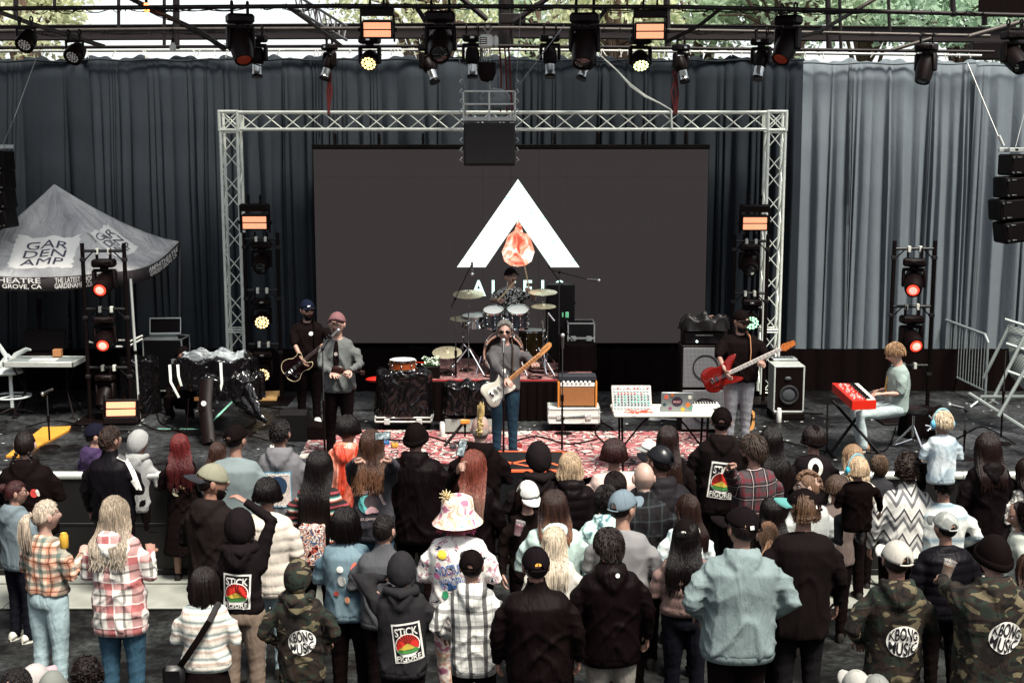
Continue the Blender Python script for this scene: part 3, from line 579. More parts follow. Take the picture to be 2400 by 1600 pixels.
n = NT('lit_flame'); v = n.noise(4., n.obj((1.5, 1, 1)), 4., 1.5); n.set(Base_Color=(.0, .0, .0), Emission_Color=n.ramp(v, [(.35, '#c8503a'), (.5, '#f0a080'), (.6, '#fff0e0')]), Emission_Strength=.55); 
flat([[(1213, 516), (1206, 540), (1190, 552), (1184, 572), (1176, 590), (1182, 612), (1196, 622), (1213, 625), (1232, 622), (1246, 612), (1253, 590), (1246, 566), (1238, 548), (1226, 546), (1222, 528)]], -.037, 'logo_flame', n.m, scn)
ltm = mat('lit_letters', '#000000', .8, 0, 0, emit='#d8fff4', es=.62)
for ch, px in (('A', 1122), ('L', 1163), ('E', 1199), ('E', 1237), ('I', 1272), ('S', 1311)):
    v, f = text2d(ch, h=.255, bold=.02); v[:, 0] *= .9; c = SP(px, 675); MB().add([(c[0]+a, -.036, c[1]+b_) for a, b_ in v], f).build('logo_letter', ltm, scn, 0)
# ---------------------------------------------------------------- hanging speaker clusters
def cable(a, b, label, r=.006, m=None, k=.0, name='rigging_wire', cat='wire'): return line(name, sag(a, b, k, 8) if k else [a, b], r, m or mat('steel_wire', '#8a8a88', .4, .7), label, cat, 5)
LY = 17.6; cc = P(1147, 330, LY); la = thing('hanging_speaker', (cc.x, LY, cc.z), 'black centre speaker box hanging from a chain in front of the truss', 'speaker')
w = .70; z1_, z0_ = P(0, 288, LY).z-cc.z, P(0, 389, LY).z-cc.z
MB().box(-w/2, w/2, -.02, .45, z0_, z1_, .015).build('cabinet', mat('black_speaker_paint', '#0a0606', .6, 0, .2, 4, .3, 90), la)
MB().box(-w/2+.02, w/2-.02, -.035, -.02, z0_+.03, z1_-.02, .006).build('grille', mat('speaker_grille', '#080405', .7, 0, .2, 4, .5, 300), la)
tp = MB(); zt_ = z1_+.02; tp.box(-w/2, w/2, -.02, .5, zt_, zt_+.06, .01); tp.build('top_plate', mat('grey_top', '#8d8f8b', .5, .2, .3, 5), la)
fr = MB(); zz = P(0, 212, LY).z-cc.z; zm = P(0, 242, LY).z-cc.z
for z in (zz, zm): fr.box(-w/2-.01, w/2+.01, -.02, .03, z-.025, z+.0, .004)
for x in (-w/2, w/2): fr.box(x-.012, x+.012, -.02, .01, zt_, zz, .003); fr.cyl((x, .4, zt_), (x*.9, .1, zz), .01)
fr.box(-.012, .012, -.025, 0, zt_, zz, .003); fr.build('rigging_frame', mat('bare_rig_steel', '#a5a8a3', .4, .6), la)
for s in (-1, 1):
    sh = MB(); rr = random.Random(3+s)
    for i in range(9): z = z0_+.05+i*.13; sh.tube([(s*(w/2+.01), 0, z), (s*(w/2+.05), -.02, z+.03), (s*(w/2+.02), 0, z+.07)], .008, 5)
    sh.build('shackles', mat('shackle_steel', '#8e8e8a', .4, .7), la)
ho = P(1147, 98, LY); h = thing('chain_hoist', ho, 'pale grey electric chain hoist over the centre speaker', 'chain hoist')
MB().box(-.14, .05, -.1, .1, -.09, .09, .03).box(.05, .12, -.09, .09, -.08, .08, .03).build('motor_body', mat('pale_hoist_paint', '#b9bab4', .5, .1, .2, 9), h); MB().box(-.125, -.03, -.104, -.1, -.04, .05, .003).build('label_plate', mat('dark_sticker', '#2a2422', .6), h)
for i in range(3): MB().box(-.115, -.04, -.107, -.104, .025-.025*i, .033-.025*i).build('label_stripe', mat('white_print', '#dddad0', .6, 0, 0), h)
hk = MB(); hk.torus((-.02, 0, .17), .045, .012, 14, 6, Matrix.Rotation(PI/2, 3, 'X')); hk.cyl((-.02, 0, .09), (-.02, 0, .14), .02); hk.build('hook', mat('hook_steel', '#6a6662', .4, .7), h)
def chain(a, b, label, s=.028):
    a, b = Vector(a), Vector(b); m = MB(); nL = int((b-a).length/(s*1.3)); 
    for i in range(nL):
        c = a.lerp(b, (i+.5)/nL); rs = []
        m.torus((c.x, c.y, c.z), s*.55, s*.17, 8, 4, (Matrix.Rotation(PI/2, 3, 'X') if i % 2 else Matrix.Rotation(PI/2, 3, 'X')@Matrix.Rotation(PI/2, 3, 'X')@Matrix.Rotation(PI/2, 3, 'Y')))
    return tag(m.build('chain', mat('chain_steel', '#b5b8b2', .35, .7)), label, 'chain')
chain(P(1149, 112, LY), P(1148, 210, LY), 'long chain dropping from the hoist to the centre speaker frame')
for i, (x, y) in enumerate(((1136, 172), (1141, 166), (1130, 160))): chain(P(x, 112, LY+.03), P(x-1, y, LY+.03), ['front', 'middle', 'rear'][i]+' short slack chain hanging into the hoist bag')
bgm = MB().lathe([(.001, -.16), (.08, -.14), (.125, -.04), (.12, .06), (.125, .10), (.11, .10), (.10, .02)], 18); tag(bgm.build('chain_bag', cloth('#1a1516', 'black_canvas'), loc=P(1141, 165, LY+.05)), 'small black bag catching slack chain below the hoist', 'chain bag')
cable(P(1052, 20, 17.5), P(1090, 208, LY), 'thin wire slanting down to the left corner of the speaker frame'); cable(P(1322, 60, 19), P(1210, 208, LY), 'thin wire slanting down to the right corner of the speaker frame')
cable(P(1222, 10, 17.4), P(1209, 205, LY), 'thin vertical wire right of the hoist', .004)
bgw = MB(); p = P(1160, 233, LY+.2); bgw.sph(p, (.22, .1, .15), 12, 8); tag(bgw.build('clear_wrap', mat('grey_plastic_wrap', '#6b6f70', .2, 0, .5, 8, .8, 15, .03)), 'crumpled grey plastic wrap behind the speaker frame', 'plastic wrap')
redst = mat('red_strap', '#5a1a18', .7, 0, .3)
for i, x in enumerate((1171, 1183, 1192)): line('ratchet_strap', [P(x, 112, 18.3), P(x+4, 180, 18.3), P(x+2+3*i, 262, 18.3)], .014, redst, ['left', 'middle', 'right'][i]+' red strap hanging right of the hoist chain', 'strap')
for i, (x, lb) in enumerate(((770, 'left red strap bundle tied down to the truss'), (1583, 'right red strap bundle tied down to the truss'))):
    b = MB(); rr = random.Random(i)
    for k in range(5): b.tube([P(x+rr.uniform(-8, 8), 165, 20), P(x+rr.uniform(-10, 10), 215, 20), P(x+rr.uniform(-6, 6), 268, TY-.17)], .012, 5)
    tag(b.build('ratchet_strap', [redst]), lb, 'strap')
for i, d in enumerate((0, 5)):
    line('white_rope', [P(1404, 128, 19.7), P(1442+d, 162+d, 19.8), P(1478, 198+d, 19.9), P(1512, 224+d*.6, 20), P(1548, 243, 20), P(1573, 258, TY-.16), P(1576-d*.5, 300, TY-.17)], .013, mat('white_rope_fibre', '#cfd4cc', .8, 0, .2), ['upper', 'lower'][i]+' strand of the white rope slanting down to the right end of the truss', 'rope')
def array(px, py, Y, nb, label, flipx, tilt):
    p = P(px, py, Y); t = thing('line_array', p, label, 'speaker'); m = mat('array_black', (.003, .0018, .0018), .6, 0, .2, 4, .2, 80, spec=.08); z = 0
    fr = MB().box(-.42, .42, -.06, .0, .02, .075, .005).box(-.42, .42, .3, .35, .02, .075, .005).box(-.35, -.3, -.06, .35, .03, .07, .004); fr.build('fly_bar', mat('fly_steel', '#a8aca8' if flipx else '#3a3c3d', .4, .5), t)
    offs = (0, -.05, -.10, -.02, .02, .04)
    for i in range(nb):
        b = MB(); b.M = Matrix.Translation((offs[i] if flipx < 0 else 0, 0, z-.15))@Matrix.Rotation(R(tilt*i)*flipx, 4, 'Y'); w = .40
        b.box(-w, w, -.05, .4, -.142, .142, .02); b.box(-w+.04, w-.04, -.062, -.05, -.12, .12, .004); b.build('cabinet', m, t)
        for q in (-.1, .1): hw = MB(); hw.M = b.M.copy(); hw.cyl((-w*flipx*-.9, -.06, q), (-w*flipx*-.9, -.085, q), .014, n=8); hw.box(-w*flipx*-.7-.03, -w*flipx*-.7+.03, -.07, -.05, q-.008, q+.008, .003); hw.build('latch', mat('latch_steel', '#6c706e', .35, .7), t)
        z -= .287
    return t
array(-58, 352, 18.2, 4, 'hanging speaker column cut by the left edge of the picture', 1, -3)
array(2436, 360, 17.2, 4, 'black hanging speaker column at the right edge of the stage', -1, 2.5)
for a, b_, lb in (((92, 118), (34, 275), 'steel wire slanting down from the left LED lights'), ((34, 275), (6, 340), 'end of the steel wire above the left speaker column'), ((2268, 148), (2342, 325), 'thin wire slanting down to the right speaker column'), ((2420, 190), (2380, 345), 'second wire over the right speaker column')):
    cable(P(*a, 18.2 if a[0] < 1000 else 17.2), P(*b_, 17.9 if a[0] < 1000 else 16.7), lb)
tk = MB(); a, b_ = P(2341, 318, 16.7), P(2352, 342, 16.7); tk.cyl(a, b_, .02); tag(tk.build('turnbuckle', mat('bright_steel', '#cfd2cc', .3, .6)), 'bright turnbuckle above the right speaker column', 'turnbuckle')
# ---------------------------------------------------------------- crowd barrier
n = NT('perforated_sheet'); o = n.obj((42, 1, 42)); vv = n.n('VectorMath', {0: o}, operation='FRACTION'); sx = n.n('SeparateXYZ', {0: vv.outputs[0]})
dx = n.math('SUBTRACT', sx.outputs[0], .5); dz = n.math('SUBTRACT', sx.outputs[2], .5); rr_ = n.math('ADD', n.math('MULTIPLY', dx, dx), n.math('MULTIPLY', dz, dz)); hole = n.math('LESS_THAN', rr_, .085)
n.set(Base_Color=n.mix(hole, n.ramp(n.noise(4., det=5.), [(.3, '#0e0c0c'), (.7, '#1d1b1c')]), (.003, .003, .003)), Roughness=.5, Metallic=.3); perf = n.m
railm = mat('worn_alu_rail', '#d0d3cd', .35, .3, .3, 9); platem = mat('chequer_plate', '#8f9188', .55, .1, .35, 4, .3, 40, .003)
def bar(x, label, proto=[None]):
    if proto[0] is None:
        t = thing('crowd_barrier', (x, 13.77, 0), label, 'barrier', 'barrier panels in front of the stage'); w = .99
        MB().box(-w/2, w/2, -.01, .01, .10, 1.12, .004).build('perforated_panel', perf, t)
        b = MB(); b.cyl((-w/2, 0, 1.17), (w/2, 0, 1.17), .045, n=12); b.build('top_rail', railm, t)
        f = MB()
        for s in (-1, 1): f.box(s*w/2-.02, s*w/2+.02, -.02, .02, .03, 1.14, .004); f.cyl((s*w/2, 0, 1.1), (s*w/2, .9, .05), .022)
        f.box(-w/2, w/2, -.025, .025, .03, .1, .004); f.box(-w/2, w/2, -.018, .018, .60, .63, .003); f.build('frame', mat('barrier_frame', '#1c1b1c', .45, .4, .3, 6), t)
        MB().box(-w/2, w/2, -1.04, -.0, .012, .03, .004).build('foot_plate', platem, t); MB().box(-w/2, w/2, -.32, -.30, .03, .035, .001).build('plate_seam', BLK(), t)
        for sx_ in (-.2, .2): MB().box(sx_-.05, sx_+.05, -.012, -.008, .52, .53).build('slot', BLK(), t)
        proto[0] = t
    else: copy_tree(proto[0], (x, 13.77, 0), label=label)
lbs = ['behind the braided woman at the far left', 'between the braided woman and the purple hoodie', 'behind the man in the striped track jacket', 'left of the red curly hair', 'behind the man in the beige backwards cap', 'behind the poster print hoodie', 'behind the serape sleeves', 'behind the filming woman and the big black coat', 'last one left of the taped box', 'behind the bald man', 'behind the flannel shirt with the raised arm', 'behind the beanie with curly hair', 'behind the child held in black', 'behind the father carrying a child', 'at the right edge behind the long dark coat']
w_ = 1.0; xs_ = []
x = P(1140, 1300, 13.77).x-.5
for i in range(7): xs_.append(x-i*w_)
x = P(1405, 1300, 13.77).x+.5
ys_ = [x+i*w_ for i in range(7)]
for i, x in enumerate(sorted(xs_)): bar(x, 'grey perforated crowd barrier panel '+lbs[i+1 if i < 8 else 8])
for i, x in enumerate(ys_[:6]): bar(x, 'grey perforated crowd barrier panel '+lbs[9+i])
# taped box jutting out in front of the stage
q = [Gp(1150, 1053, 1.03), Gp(1322, 1053, 1.03)]; bxw = .52; cx_ = P(1238, 1100, 14.9).x; tb_ = thing('taped_box', (cx_, 15.05, .02), 'low black box with an orange tape cross standing before the front singer', 'box')
MB().box(-bxw, bxw, -.5, .5, 0, 1.0, .01).build('box_body', mat('grey_black_board', '#101012', .5, 0, .4, 3, .3, 30), tb_)
ot = mat('orange_tape', '#e0603a', .6, 0, .2)
for i, (a, b_) in enumerate((((-.5, -.36), (.12, .12)), ((-.5, .12), (.12, -.36)), ((.1, .1), (.5, -.42)))):
    a, b_ = Vector((*a, 1.003)), Vector((*b_, 1.003)); d = (b_-a).normalized(); nn = Vector((-d.y, d.x, 0))*.022; MB().add([a+nn, b_+nn, b_-nn, a-nn], [(3, 2, 1, 0)]).build('tape_strip', ot, tb_, 0)
MB().box(-bxw, bxw, -.504, -.44, .985, 1.004).build('tape_edge', ot, tb_); MB().box(bxw-.09, bxw-.02, -.45, .5, 1.0, 1.003).build('tape_edge', ot, tb_)
MB().box(-bxw, bxw, .46, .5, 1.0, 1.003).build('tape_edge', ot, tb_)
# ================================================================ STAGE EQUIPMENT
WH = mat('white_plastic', '#d9dad2', .45, 0, .12); chrome = mat('chrome', '#d5d8d8', .12, 1., .1, 9); alue = mat('case_edge_alu', '#c4c8c2', .35, .4, .2, 12); 
def brassm(): 
    return mat('cymbal_bronze', '#e0d6b4', .3, .6, .2, 20)
# canopy tent -----------------------------------------------------
FL, FR, BR, BL, PK = P(-160, 634, 18.4), P(305, 634, 18.4), P(420, 566, 20.35), P(-45, 572, 20.35), P(127, 432, 19.5)
tn = thing('canopy_tent', (0, 0, 0), 'grey pop up canopy tent with white GARDEN AMP patches at the left of the stage', 'canopy tent')
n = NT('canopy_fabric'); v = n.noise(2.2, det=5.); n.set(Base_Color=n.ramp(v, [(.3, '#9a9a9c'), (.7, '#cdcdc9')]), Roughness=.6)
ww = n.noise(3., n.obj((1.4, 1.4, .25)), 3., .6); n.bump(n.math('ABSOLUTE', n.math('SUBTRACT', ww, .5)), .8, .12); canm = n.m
def face(a, b, u, v):
    e = a.lerp(b, u); e = e-Vector((0, 0, .10*math.sin(PI*u))); p = PK.lerp(e, v); p.z = e.z+(PK.z-e.z)*(1-v)**1.3-(.02*math.sin(v*PI)*(1+math.sin(u*19))); return p
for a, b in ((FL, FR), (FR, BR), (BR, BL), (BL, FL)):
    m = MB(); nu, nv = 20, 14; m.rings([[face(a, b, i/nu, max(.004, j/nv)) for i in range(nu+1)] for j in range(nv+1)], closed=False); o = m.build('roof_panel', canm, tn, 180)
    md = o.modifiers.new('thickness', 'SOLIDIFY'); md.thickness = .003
    m = MB(); m.rings([[face(a, b, i/nu, 1)+Vector((0, 0, -dz))+(.02*math.sin(i*1.3))*Vector((0, 1, 0)) for i in range(nu+1)] for dz in (0, .1, .2)], closed=False)
    o = m.build('valance', mat('dark_valance', '#3b3436', .7, 0, .2), tn, 180); md = o.modifiers.new('thickness', 'SOLIDIFY'); md.thickness = .003
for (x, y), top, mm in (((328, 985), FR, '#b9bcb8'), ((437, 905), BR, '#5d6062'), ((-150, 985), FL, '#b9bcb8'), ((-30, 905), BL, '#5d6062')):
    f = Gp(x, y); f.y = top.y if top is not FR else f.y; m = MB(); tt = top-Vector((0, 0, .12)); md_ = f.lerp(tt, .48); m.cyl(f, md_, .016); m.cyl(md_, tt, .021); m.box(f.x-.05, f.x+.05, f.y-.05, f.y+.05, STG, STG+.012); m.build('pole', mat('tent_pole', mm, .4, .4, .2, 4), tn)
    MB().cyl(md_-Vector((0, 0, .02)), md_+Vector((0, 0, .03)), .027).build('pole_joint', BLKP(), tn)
wp = mat('white_print', '#f6f4ec', .7, 0, .05); dpn = mat('dark_print', '#4a4858', .7, 0, .1)
def onface(a, b, uc, vc, vf, off, W_=None):
    W_ = (b-a).length; nrm = ((b-a).cross(PK-a)).normalized(); nrm = nrm if nrm.y < 0 or nrm.x > 0 and nrm.z > 0 else -nrm
    if nrm.z < 0: nrm = -nrm
    out = []
    for x, y in vf: v = vc-y/1.75; out.append(face(a, b, uc+x/(W_*max(v, .1)), v)+nrm*off)
    return out
def patch(a, b, uc, vc, w, h, seed, skew=0.):
    rr = random.Random(seed); N_ = 14; g = []; fc = []
    for j in range(N_+1):
        for i in range(N_+1):
            x, y = -w/2+w*i/N_, -h/2+h*j/N_
            if i in (0, N_): x += rr.uniform(-.035, .02)
            if j in (0, N_): y += rr.uniform(-.02, .02)
            g.append((x+skew*y, y))
    for j in range(N_):
        for i in range(N_): k = j*(N_+1)+i; fc.append((k, k+1, k+N_+2, k+N_+1))
    MB().add(onface(a, b, uc, vc, g, .006), fc).build('logo_patch', wp, tn)
    for k, s in enumerate(('GAR', 'DEN', 'AMP')):
        v, f = text2d(s, w=w*.66, h=h*.23); v[:, 1] += h*.27*(1-k); v[:, 0] += skew*v[:, 1]; m = MB().add(onface(a, b, uc, vc, v, .014), f).build('logo_lettering', dpn, tn, 0)
patch(FL, FR, .54, .66, .93, .62, 1, .12); patch(FR, BR, .36, .62, .8, .55, 2, -.1)
for s, uc, w, z, f_ in (('AMPHITHEATRE', .33, 1.25, .045, (FL, FR)), ('GARDEN GROVE, CA', .37, 1.05, .135, (FL, FR)), ('THE LATEST SHOWS', .73, .62, .05, (FL, FR)), ('GARDENAMP.COM', .72, .58, .13, (FL, FR)), ('AMPHITHEATRE', .62, 1.2, .05, (FR, BR)), ('GARDEN GROVE, CA', .62, 1.1, .13, (FR, BR))):
    v, fc = text2d(s, w=w, h=.075, bold=.015); a, b = f_; L = (b-a).length; nr = Vector((b-a)).cross(Vector((0, 0, 1))).normalized()
    if nr.y > 0 and f_[0] is FL: nr = -nr
    if f_[0] is FR and nr.x < 0: nr = -nr
    m = MB().add([face(a, b, uc+x/L, 1)+Vector((0, 0, -z+y))+nr*.028 for x, y in v], fc).build('valance_lettering', wp, tn, 0)
# road cases, boxes -----------------------------------------------------
def road_case(px, py, w, d, h, label, body=None, name='road_case', cat='road case', z=STG, rz=0., wheels=True, at=None, lid=True):
    p = at or Gp(px, py, z); t = thing(name, (p.x, p.y+d/2, z), label, cat, rz=rz); w0 = .12 if wheels else 0; body = body or mat('case_laminate', '#0d0a0a', .5, 0, .2, 4, spec=.3)
    MB().box(-w/2+.008, w/2-.008, -d/2+.008, d/2-.008, w0+.005, h-.005, .004).build('panels', body, t)
    e = MB(); 
    for sx in (-1, 1):
        for sy in (-1, 1): e.box(sx*(w/2-.02), sx*w/2, sy*(d/2-.02), sy*d/2, w0, h, .004)
        for z_ in (w0, h-.022): e.box(sx*(w/2-.02), sx*w/2, -d/2, d/2, z_, z_+.022, .004)
    for sy in (-1, 1):
        for z_ in (w0, h-.022): e.box(-w/2, w/2, sy*(d/2-.02), sy*d/2, z_, z_+.022, .004)
    if lid: e.box(-w/2-.001, w/2+.001, -d/2-.004, -d/2+.004, h*.62, h*.62+.03, .002)
    e.build('metal_edges', alue, t)
    for sx in (-1, 1): MB().box(sx*w*.28-.04, sx*w*.28+.04, -d/2-.012, -d/2, h*.62-.03, h*.62+.05, .005).build('latch', alue, t)
    if wheels:
        for sx in (-1, 1):
            for sy in (-1, 1): 
                c = MB(); c.cyl((sx*(w/2-.09)-.02, sy*(d/2-.09), .05), (sx*(w/2-.09)+.02, sy*(d/2-.09), .05), .05, n=14); c.box(sx*(w/2-.09)-.03, sx*(w/2-.09)+.03, sy*(d/2-.09)-.03, sy*(d/2-.09)+.03, .08, w0, .004); c.build('castor', BLK(), t)
    return t
plastic = NT('black_bin_bag'); cr = plastic.noise(3.4, plastic.obj((1.3, 1.3, .8)), 2., 1.2, .5); plastic.set(Base_Color=(.003, .0025, .003), Roughness=.16); plastic.b.inputs['Specular IOR Level'].default_value = .5; plastic.bump(plastic.math('POWER', plastic.math('ABSOLUTE', plastic.math('SUBTRACT', cr, .5)), .8), .7, .08); bagm = plastic.m
def lumpy(name, loc, boxes, label, cat, m=None, seed=1, amp=.03, parent=None, drop=0.):
    """plastic sheet thrown over something: subdivided rounded shell with random pleats"""
    rs = np.random.RandomState(seed); mb = MB(); (wx, wy, wz) = boxes; nu, nv = 56, 26; ph = rs.uniform(0, 6, 12); V = []; F = []
    for j in range(nv+1):
        t = j/nv
        for i in range(nu):
            a = 2*PI*i/nu; c, s = math.cos(a), math.sin(a); k = 1/max(abs(c), abs(s))**.55
            if t < .35: r = t/.35; z = wz-.02*r**2*wz
            else: r = 1+.05*(t-.35); z = wz*(1-(t-.35)/.65)
            pl = (.4+t)*amp*(math.sin(a*9+ph[0])+.7*math.sin(a*15+ph[1]+t*3)+.6*math.sin(a*5+ph[2]-t*4)+.4*math.sin(a*27+ph[3]))
            zz = z+(1-t)*amp*.8*(math.sin(c*9*r+ph[4])+math.sin(s*8*r+ph[5])*.7+math.sin((c+s)*14*r+ph[6])*.5)-drop*(1-math.sin(PI*min(1, t/.35)))*0
            V.append((c*k*wx/2*r*(1+pl), s*k*wy/2*r*(1+pl), max(zz, .005)))
    for j in range(nv):
        for i in range(nu): q = (i+1) % nu; F.append((j*nu+i, (j+1)*nu+i, (j+1)*nu+q, j*nu+q))
    mb.add(V, F); o = mb.build(name, m or bagm, parent, 180); o.location = loc
    if not parent: tag(o, label, cat)
    return o
# left side: monitor desk case, stool, rack stacks, laptop
p = Gp(95, 985); dk = thing('desk_case', (p.x, p.y+.3, STG), 'open grey topped road case on folding legs at the left, with paper on it', 'road case')
MB().box(-.50, .50, -.28, .28, .78, .84, .008).build('case_tray', mat('grey_case_top', '#7c8482', .6, 0, .2, 5), dk); e = MB()
for y in (-.285, .26): e.box(-.51, .51, y, y+.025, .775, .85, .004)
for x in (-.51, .485): e.box(x, x+.025, -.285, .285, .775, .85, .004)
e.build('metal_edges', alue, dk)
for s in (-1, 1):
    lg = MB(); lg.tube([(s*.4, -.2, .78), (s*.3, 0, .4), (s*.45, .2, 0)], .012); lg.tube([(s*.4, .2, .78), (s*.3, 0, .4), (s*.45, -.2, 0)], .012); lg.build('folding_leg', BLK(), dk)
tag(MB().add([(-.15, -.1, 0), (.25, -.12, 0), (.22, .14, 0), (-.17, .13, 0), (-.15, -.1, -.002), (.25, -.12, -.002), (.22, .14, -.002), (-.17, .13, -.002)], [(0, 1, 2, 3), (7, 6, 5, 4), (0, 4, 5, 1), (1, 5, 6, 2), (2, 6, 7, 3), (3, 7, 4, 0)]).build('paper_sheet', WH, None, 0, (p.x-.05, p.y+.28, STG+.845)), 'white paper sheet lying on the open grey case at the left', 'paper')
b = MB().box(-.06, .06, -.05, .05, 0, .11, .006).build('wooden_block', mat('pine_wood', '#b07a50', .7, 0, .2, 14)); b.location = (P(137, 840, p.y+.55).x, p.y+.53, STG+.85); tag(b, 'small square wooden block standing on the open case', 'wooden block')
q = Gp(110, 960); MBm = MB(); MBm.box(-.3, .3, .0, .4, .84, .87, .006); MBm.M = Matrix.Translation((0, .35, .87))@Matrix.Rotation(R(-25), 4, 'X'); MBm.box(-.32, .32, 0, .02, 0, .34, .008); tag(MBm.build('folding_monitor', BLKP(), None, 40, (P(90, 800, 18.9).x, 18.7, STG)), 'dark open lid behind the grey case at the left', 'case lid')
# white swivel stool
p = Gp(14, 975); stl = thing('swivel_stool', (p.x, p.y, STG), 'white swivel stool with a looped back and foot ring at the left edge', 'stool'); wst = mat('white_stool_plastic', '#c2c9c5', .4, 0, .1)
MB().cyl((.1, 0, .1), (.1, 0, .62), .028).build('column', wst, stl); m = MB(); m.torus((.1, 0, .30), .27, .014, 28, 6)
for a in range(3): m.tube([(.1, 0, .3), (.1+.27*math.cos(a*2.1), .27*math.sin(a*2.1), .30)], .012)
m.build('foot_ring', wst, stl); m = MB()
for a in range(5): m.tube([(.1, 0, .12), (.1+.28*math.cos(a*1.257+.3), .28*math.sin(a*1.257+.3), .05)], [.022, .016]); 
m.build('star_base', BLKP(), stl); MB().sph((.05, 0, .66), (.24, .22, .05), 20, 8).build('seat', wst, stl)
for pts in ([(-.05, .1, .66), (-.02, .2, .85), (-.12, .2, 1.02), (-.2, .16, 1.15)], [(.0, .15, .72), (.12, .2, .88), (.3, .14, .97), (.40, .05, .98)], [(.02, .17, .86), (.12, .2, .75), (.2, .14, .68)], [(-.15, .15, .68), (-.05, .2, .8), (.02, .2, .88)]): MB().tube(pts, [.03, .04, .032, .014], 10, flat=.6).build('back_loop', wst, stl)
# equipment racks in the dark under the tent
for i, (x, y, h_) in enumerate(((135, 935, 1.5),)):
    p = Gp(x, 905); t = thing('equipment_rack', (p.x, p.y, STG), 'stack of black drawer cases in the dark under the canopy tent', 'rack')
    for k in range(4):
        MB().box(-.27, .27, 0, .5, .02+k*.37, .36+k*.37, .01).build('drawer_case', BLKP(), t); MB().box(-.1, .1, -.008, 0, .27+k*.37, .31+k*.37, .002).build('drawer_label', mat('brown_label', '#352c26', .7), t)
rk = road_case(385, 935, .62, .5, .95, 'black case carrying the open laptop right of the tent pole', lid=False); 
lp = thing('laptop', (rk.location.x-.03, rk.location.y-.02, STG+.955), 'open laptop with silver edges on the black case by the tent pole', 'laptop', rz=.1)
MB().box(-.24, .24, -.2, .14, 0, .02, .006).build('keyboard_base', mat('laptop_grey', '#3c4042', .4, .4), lp); k_ = MB(); k_.box(-.2, .2, -.13, .08, .0205, .023); k_.build('keys', mat('grey_keys', '#7f8886', .6), lp)
m = MB(); m.M = Matrix.Translation((0, .14, .015))@Matrix.Rotation(R(-14), 4, 'X'); m.box(-.24, .24, 0, .012, 0, .26, .004); m.build('lid', BLKP(), lp)
m = MB(); m.M = Matrix.Translation((0, .14, .015))@Matrix.Rotation(R(-14), 4, 'X'); m.box(-.245, .245, -.003, .0, .25, .27, .002).box(-.245, -.23, -.003, 0, 0, .26, .002).box(.23, .245, -.003, 0, 0, .26, .002).box(-.245, .245, -.003, 0, 0, .03, .002); m.build('lid_edge', alue, lp)
MB().box(-.25, .25, -.215, -.2, -.01, .022, .003).build('front_edge', alue, lp)
# folded music stand bars + bag cover
lumpy('bag_cover', (P(320, 870, 18.6).x, 18.75, STG), (.55, .45, .82), 'shiny black bin bag draped over gear just right of the front tent pole', 'plastic cover', seed=4)
m = MB(); 
for a, b_ in (((300, 802), (334, 786)), ((300, 812), (334, 794)), ((278, 797), (292, 797)), ((272, 812), (287, 812)), ((208, 801), (219, 803))): m.cyl(P(*a, 18.3), P(*b_, 18.3), .014)
tag(m.build('white_bars', WH), 'white tipped percussion mallets lying on the covered gear by the tent pole', 'mallets', kind='stuff')
# wrapped console on black column
p = Gp(470, 1050); cn = thing('wrapped_console', (P(478, 960, 16.9).x, 16.9, STG), 'lighting console wrapped in black plastic tied with white straps left of the guitarist', 'console')
lumpy('plastic_wrap', (0, .75, .58), (1.08, .6, .42), '', '', seed=9, amp=.05, parent=cn)
lumpy('plastic_wrap', (.25, .6, .45), (.85, .5, .33), '', '', seed=12, amp=.06, parent=cn)
gtop = NT('grey_glossy_plastic'); cr = gtop.noise(4., gtop.obj((1, 2.5, 1)), 5., 1.2); gtop.set(Base_Color=gtop.ramp(cr, [(.35, '#3a3c40'), (.6, '#8f9698')]), Roughness=.3); gtop.bump(cr, 1., .05)
lumpy('wrap_top', (-.02, .72, .90), (.85, .42, .16), '', '', m=gtop.m, seed=3, amp=.06, parent=cn)
for x, y0, y1, q in ((.17, .98, .42, -.08), (-.53, .95, .5, .10), (-.42, .95, .66, .03)): MB().tube([(x-.02, .42, y0), (x, .36, (y0+y1)/2), (x+q, .38, y1)], [.022, .02, .018], 6, flat=.25).build('white_strap', WH, cn)
for pts in ([(.40, .5, .8), (.62, .3, .45), (.72, .2, .25)], [(.3, .5, .55), (.55, .3, .35), (.8, .2, .2)]): MB().tube(pts, [.12, .07, .03], 10, flat=.5).build('hanging_plastic', bagm, cn)
col = MB(); col.tube([(-.02, .3, .75), (.02, 0, .45), (.14, -.35, .02)], [.10, .095, .09], 10, flat=.5); col.build('column', BLKP(), cn); MB().cyl((.03, -.13, .52), (.035, -.14, .52), .035, n=14).build('round_sticker', WH, cn); MB().box(-.1, -.04, -.1, -.095, .55, .6).build('small_sticker', mat('brown_label', '#6b4526', .7), cn)
ln = MB(); ln.tube([(.14, -.3, .1), (.25, -.5, .0)], .012); ln.tube([(-.15, -.2, .6), (-.17, -.35, 0)], .006); ln.build('cables', BLK(), cn)
# pedalboard, its yellow lighting painted into the base colour
slab('pedalboard', [(590, 934), (648, 934), (656, 915), (598, 917)], .06, mat('yellow_lit_board', '#e8b878', .5, 0, .25, 30, .8, 60), 'pedalboard painted as yellow-lit on the floor at the foot of the left light tower', 'pedalboard')
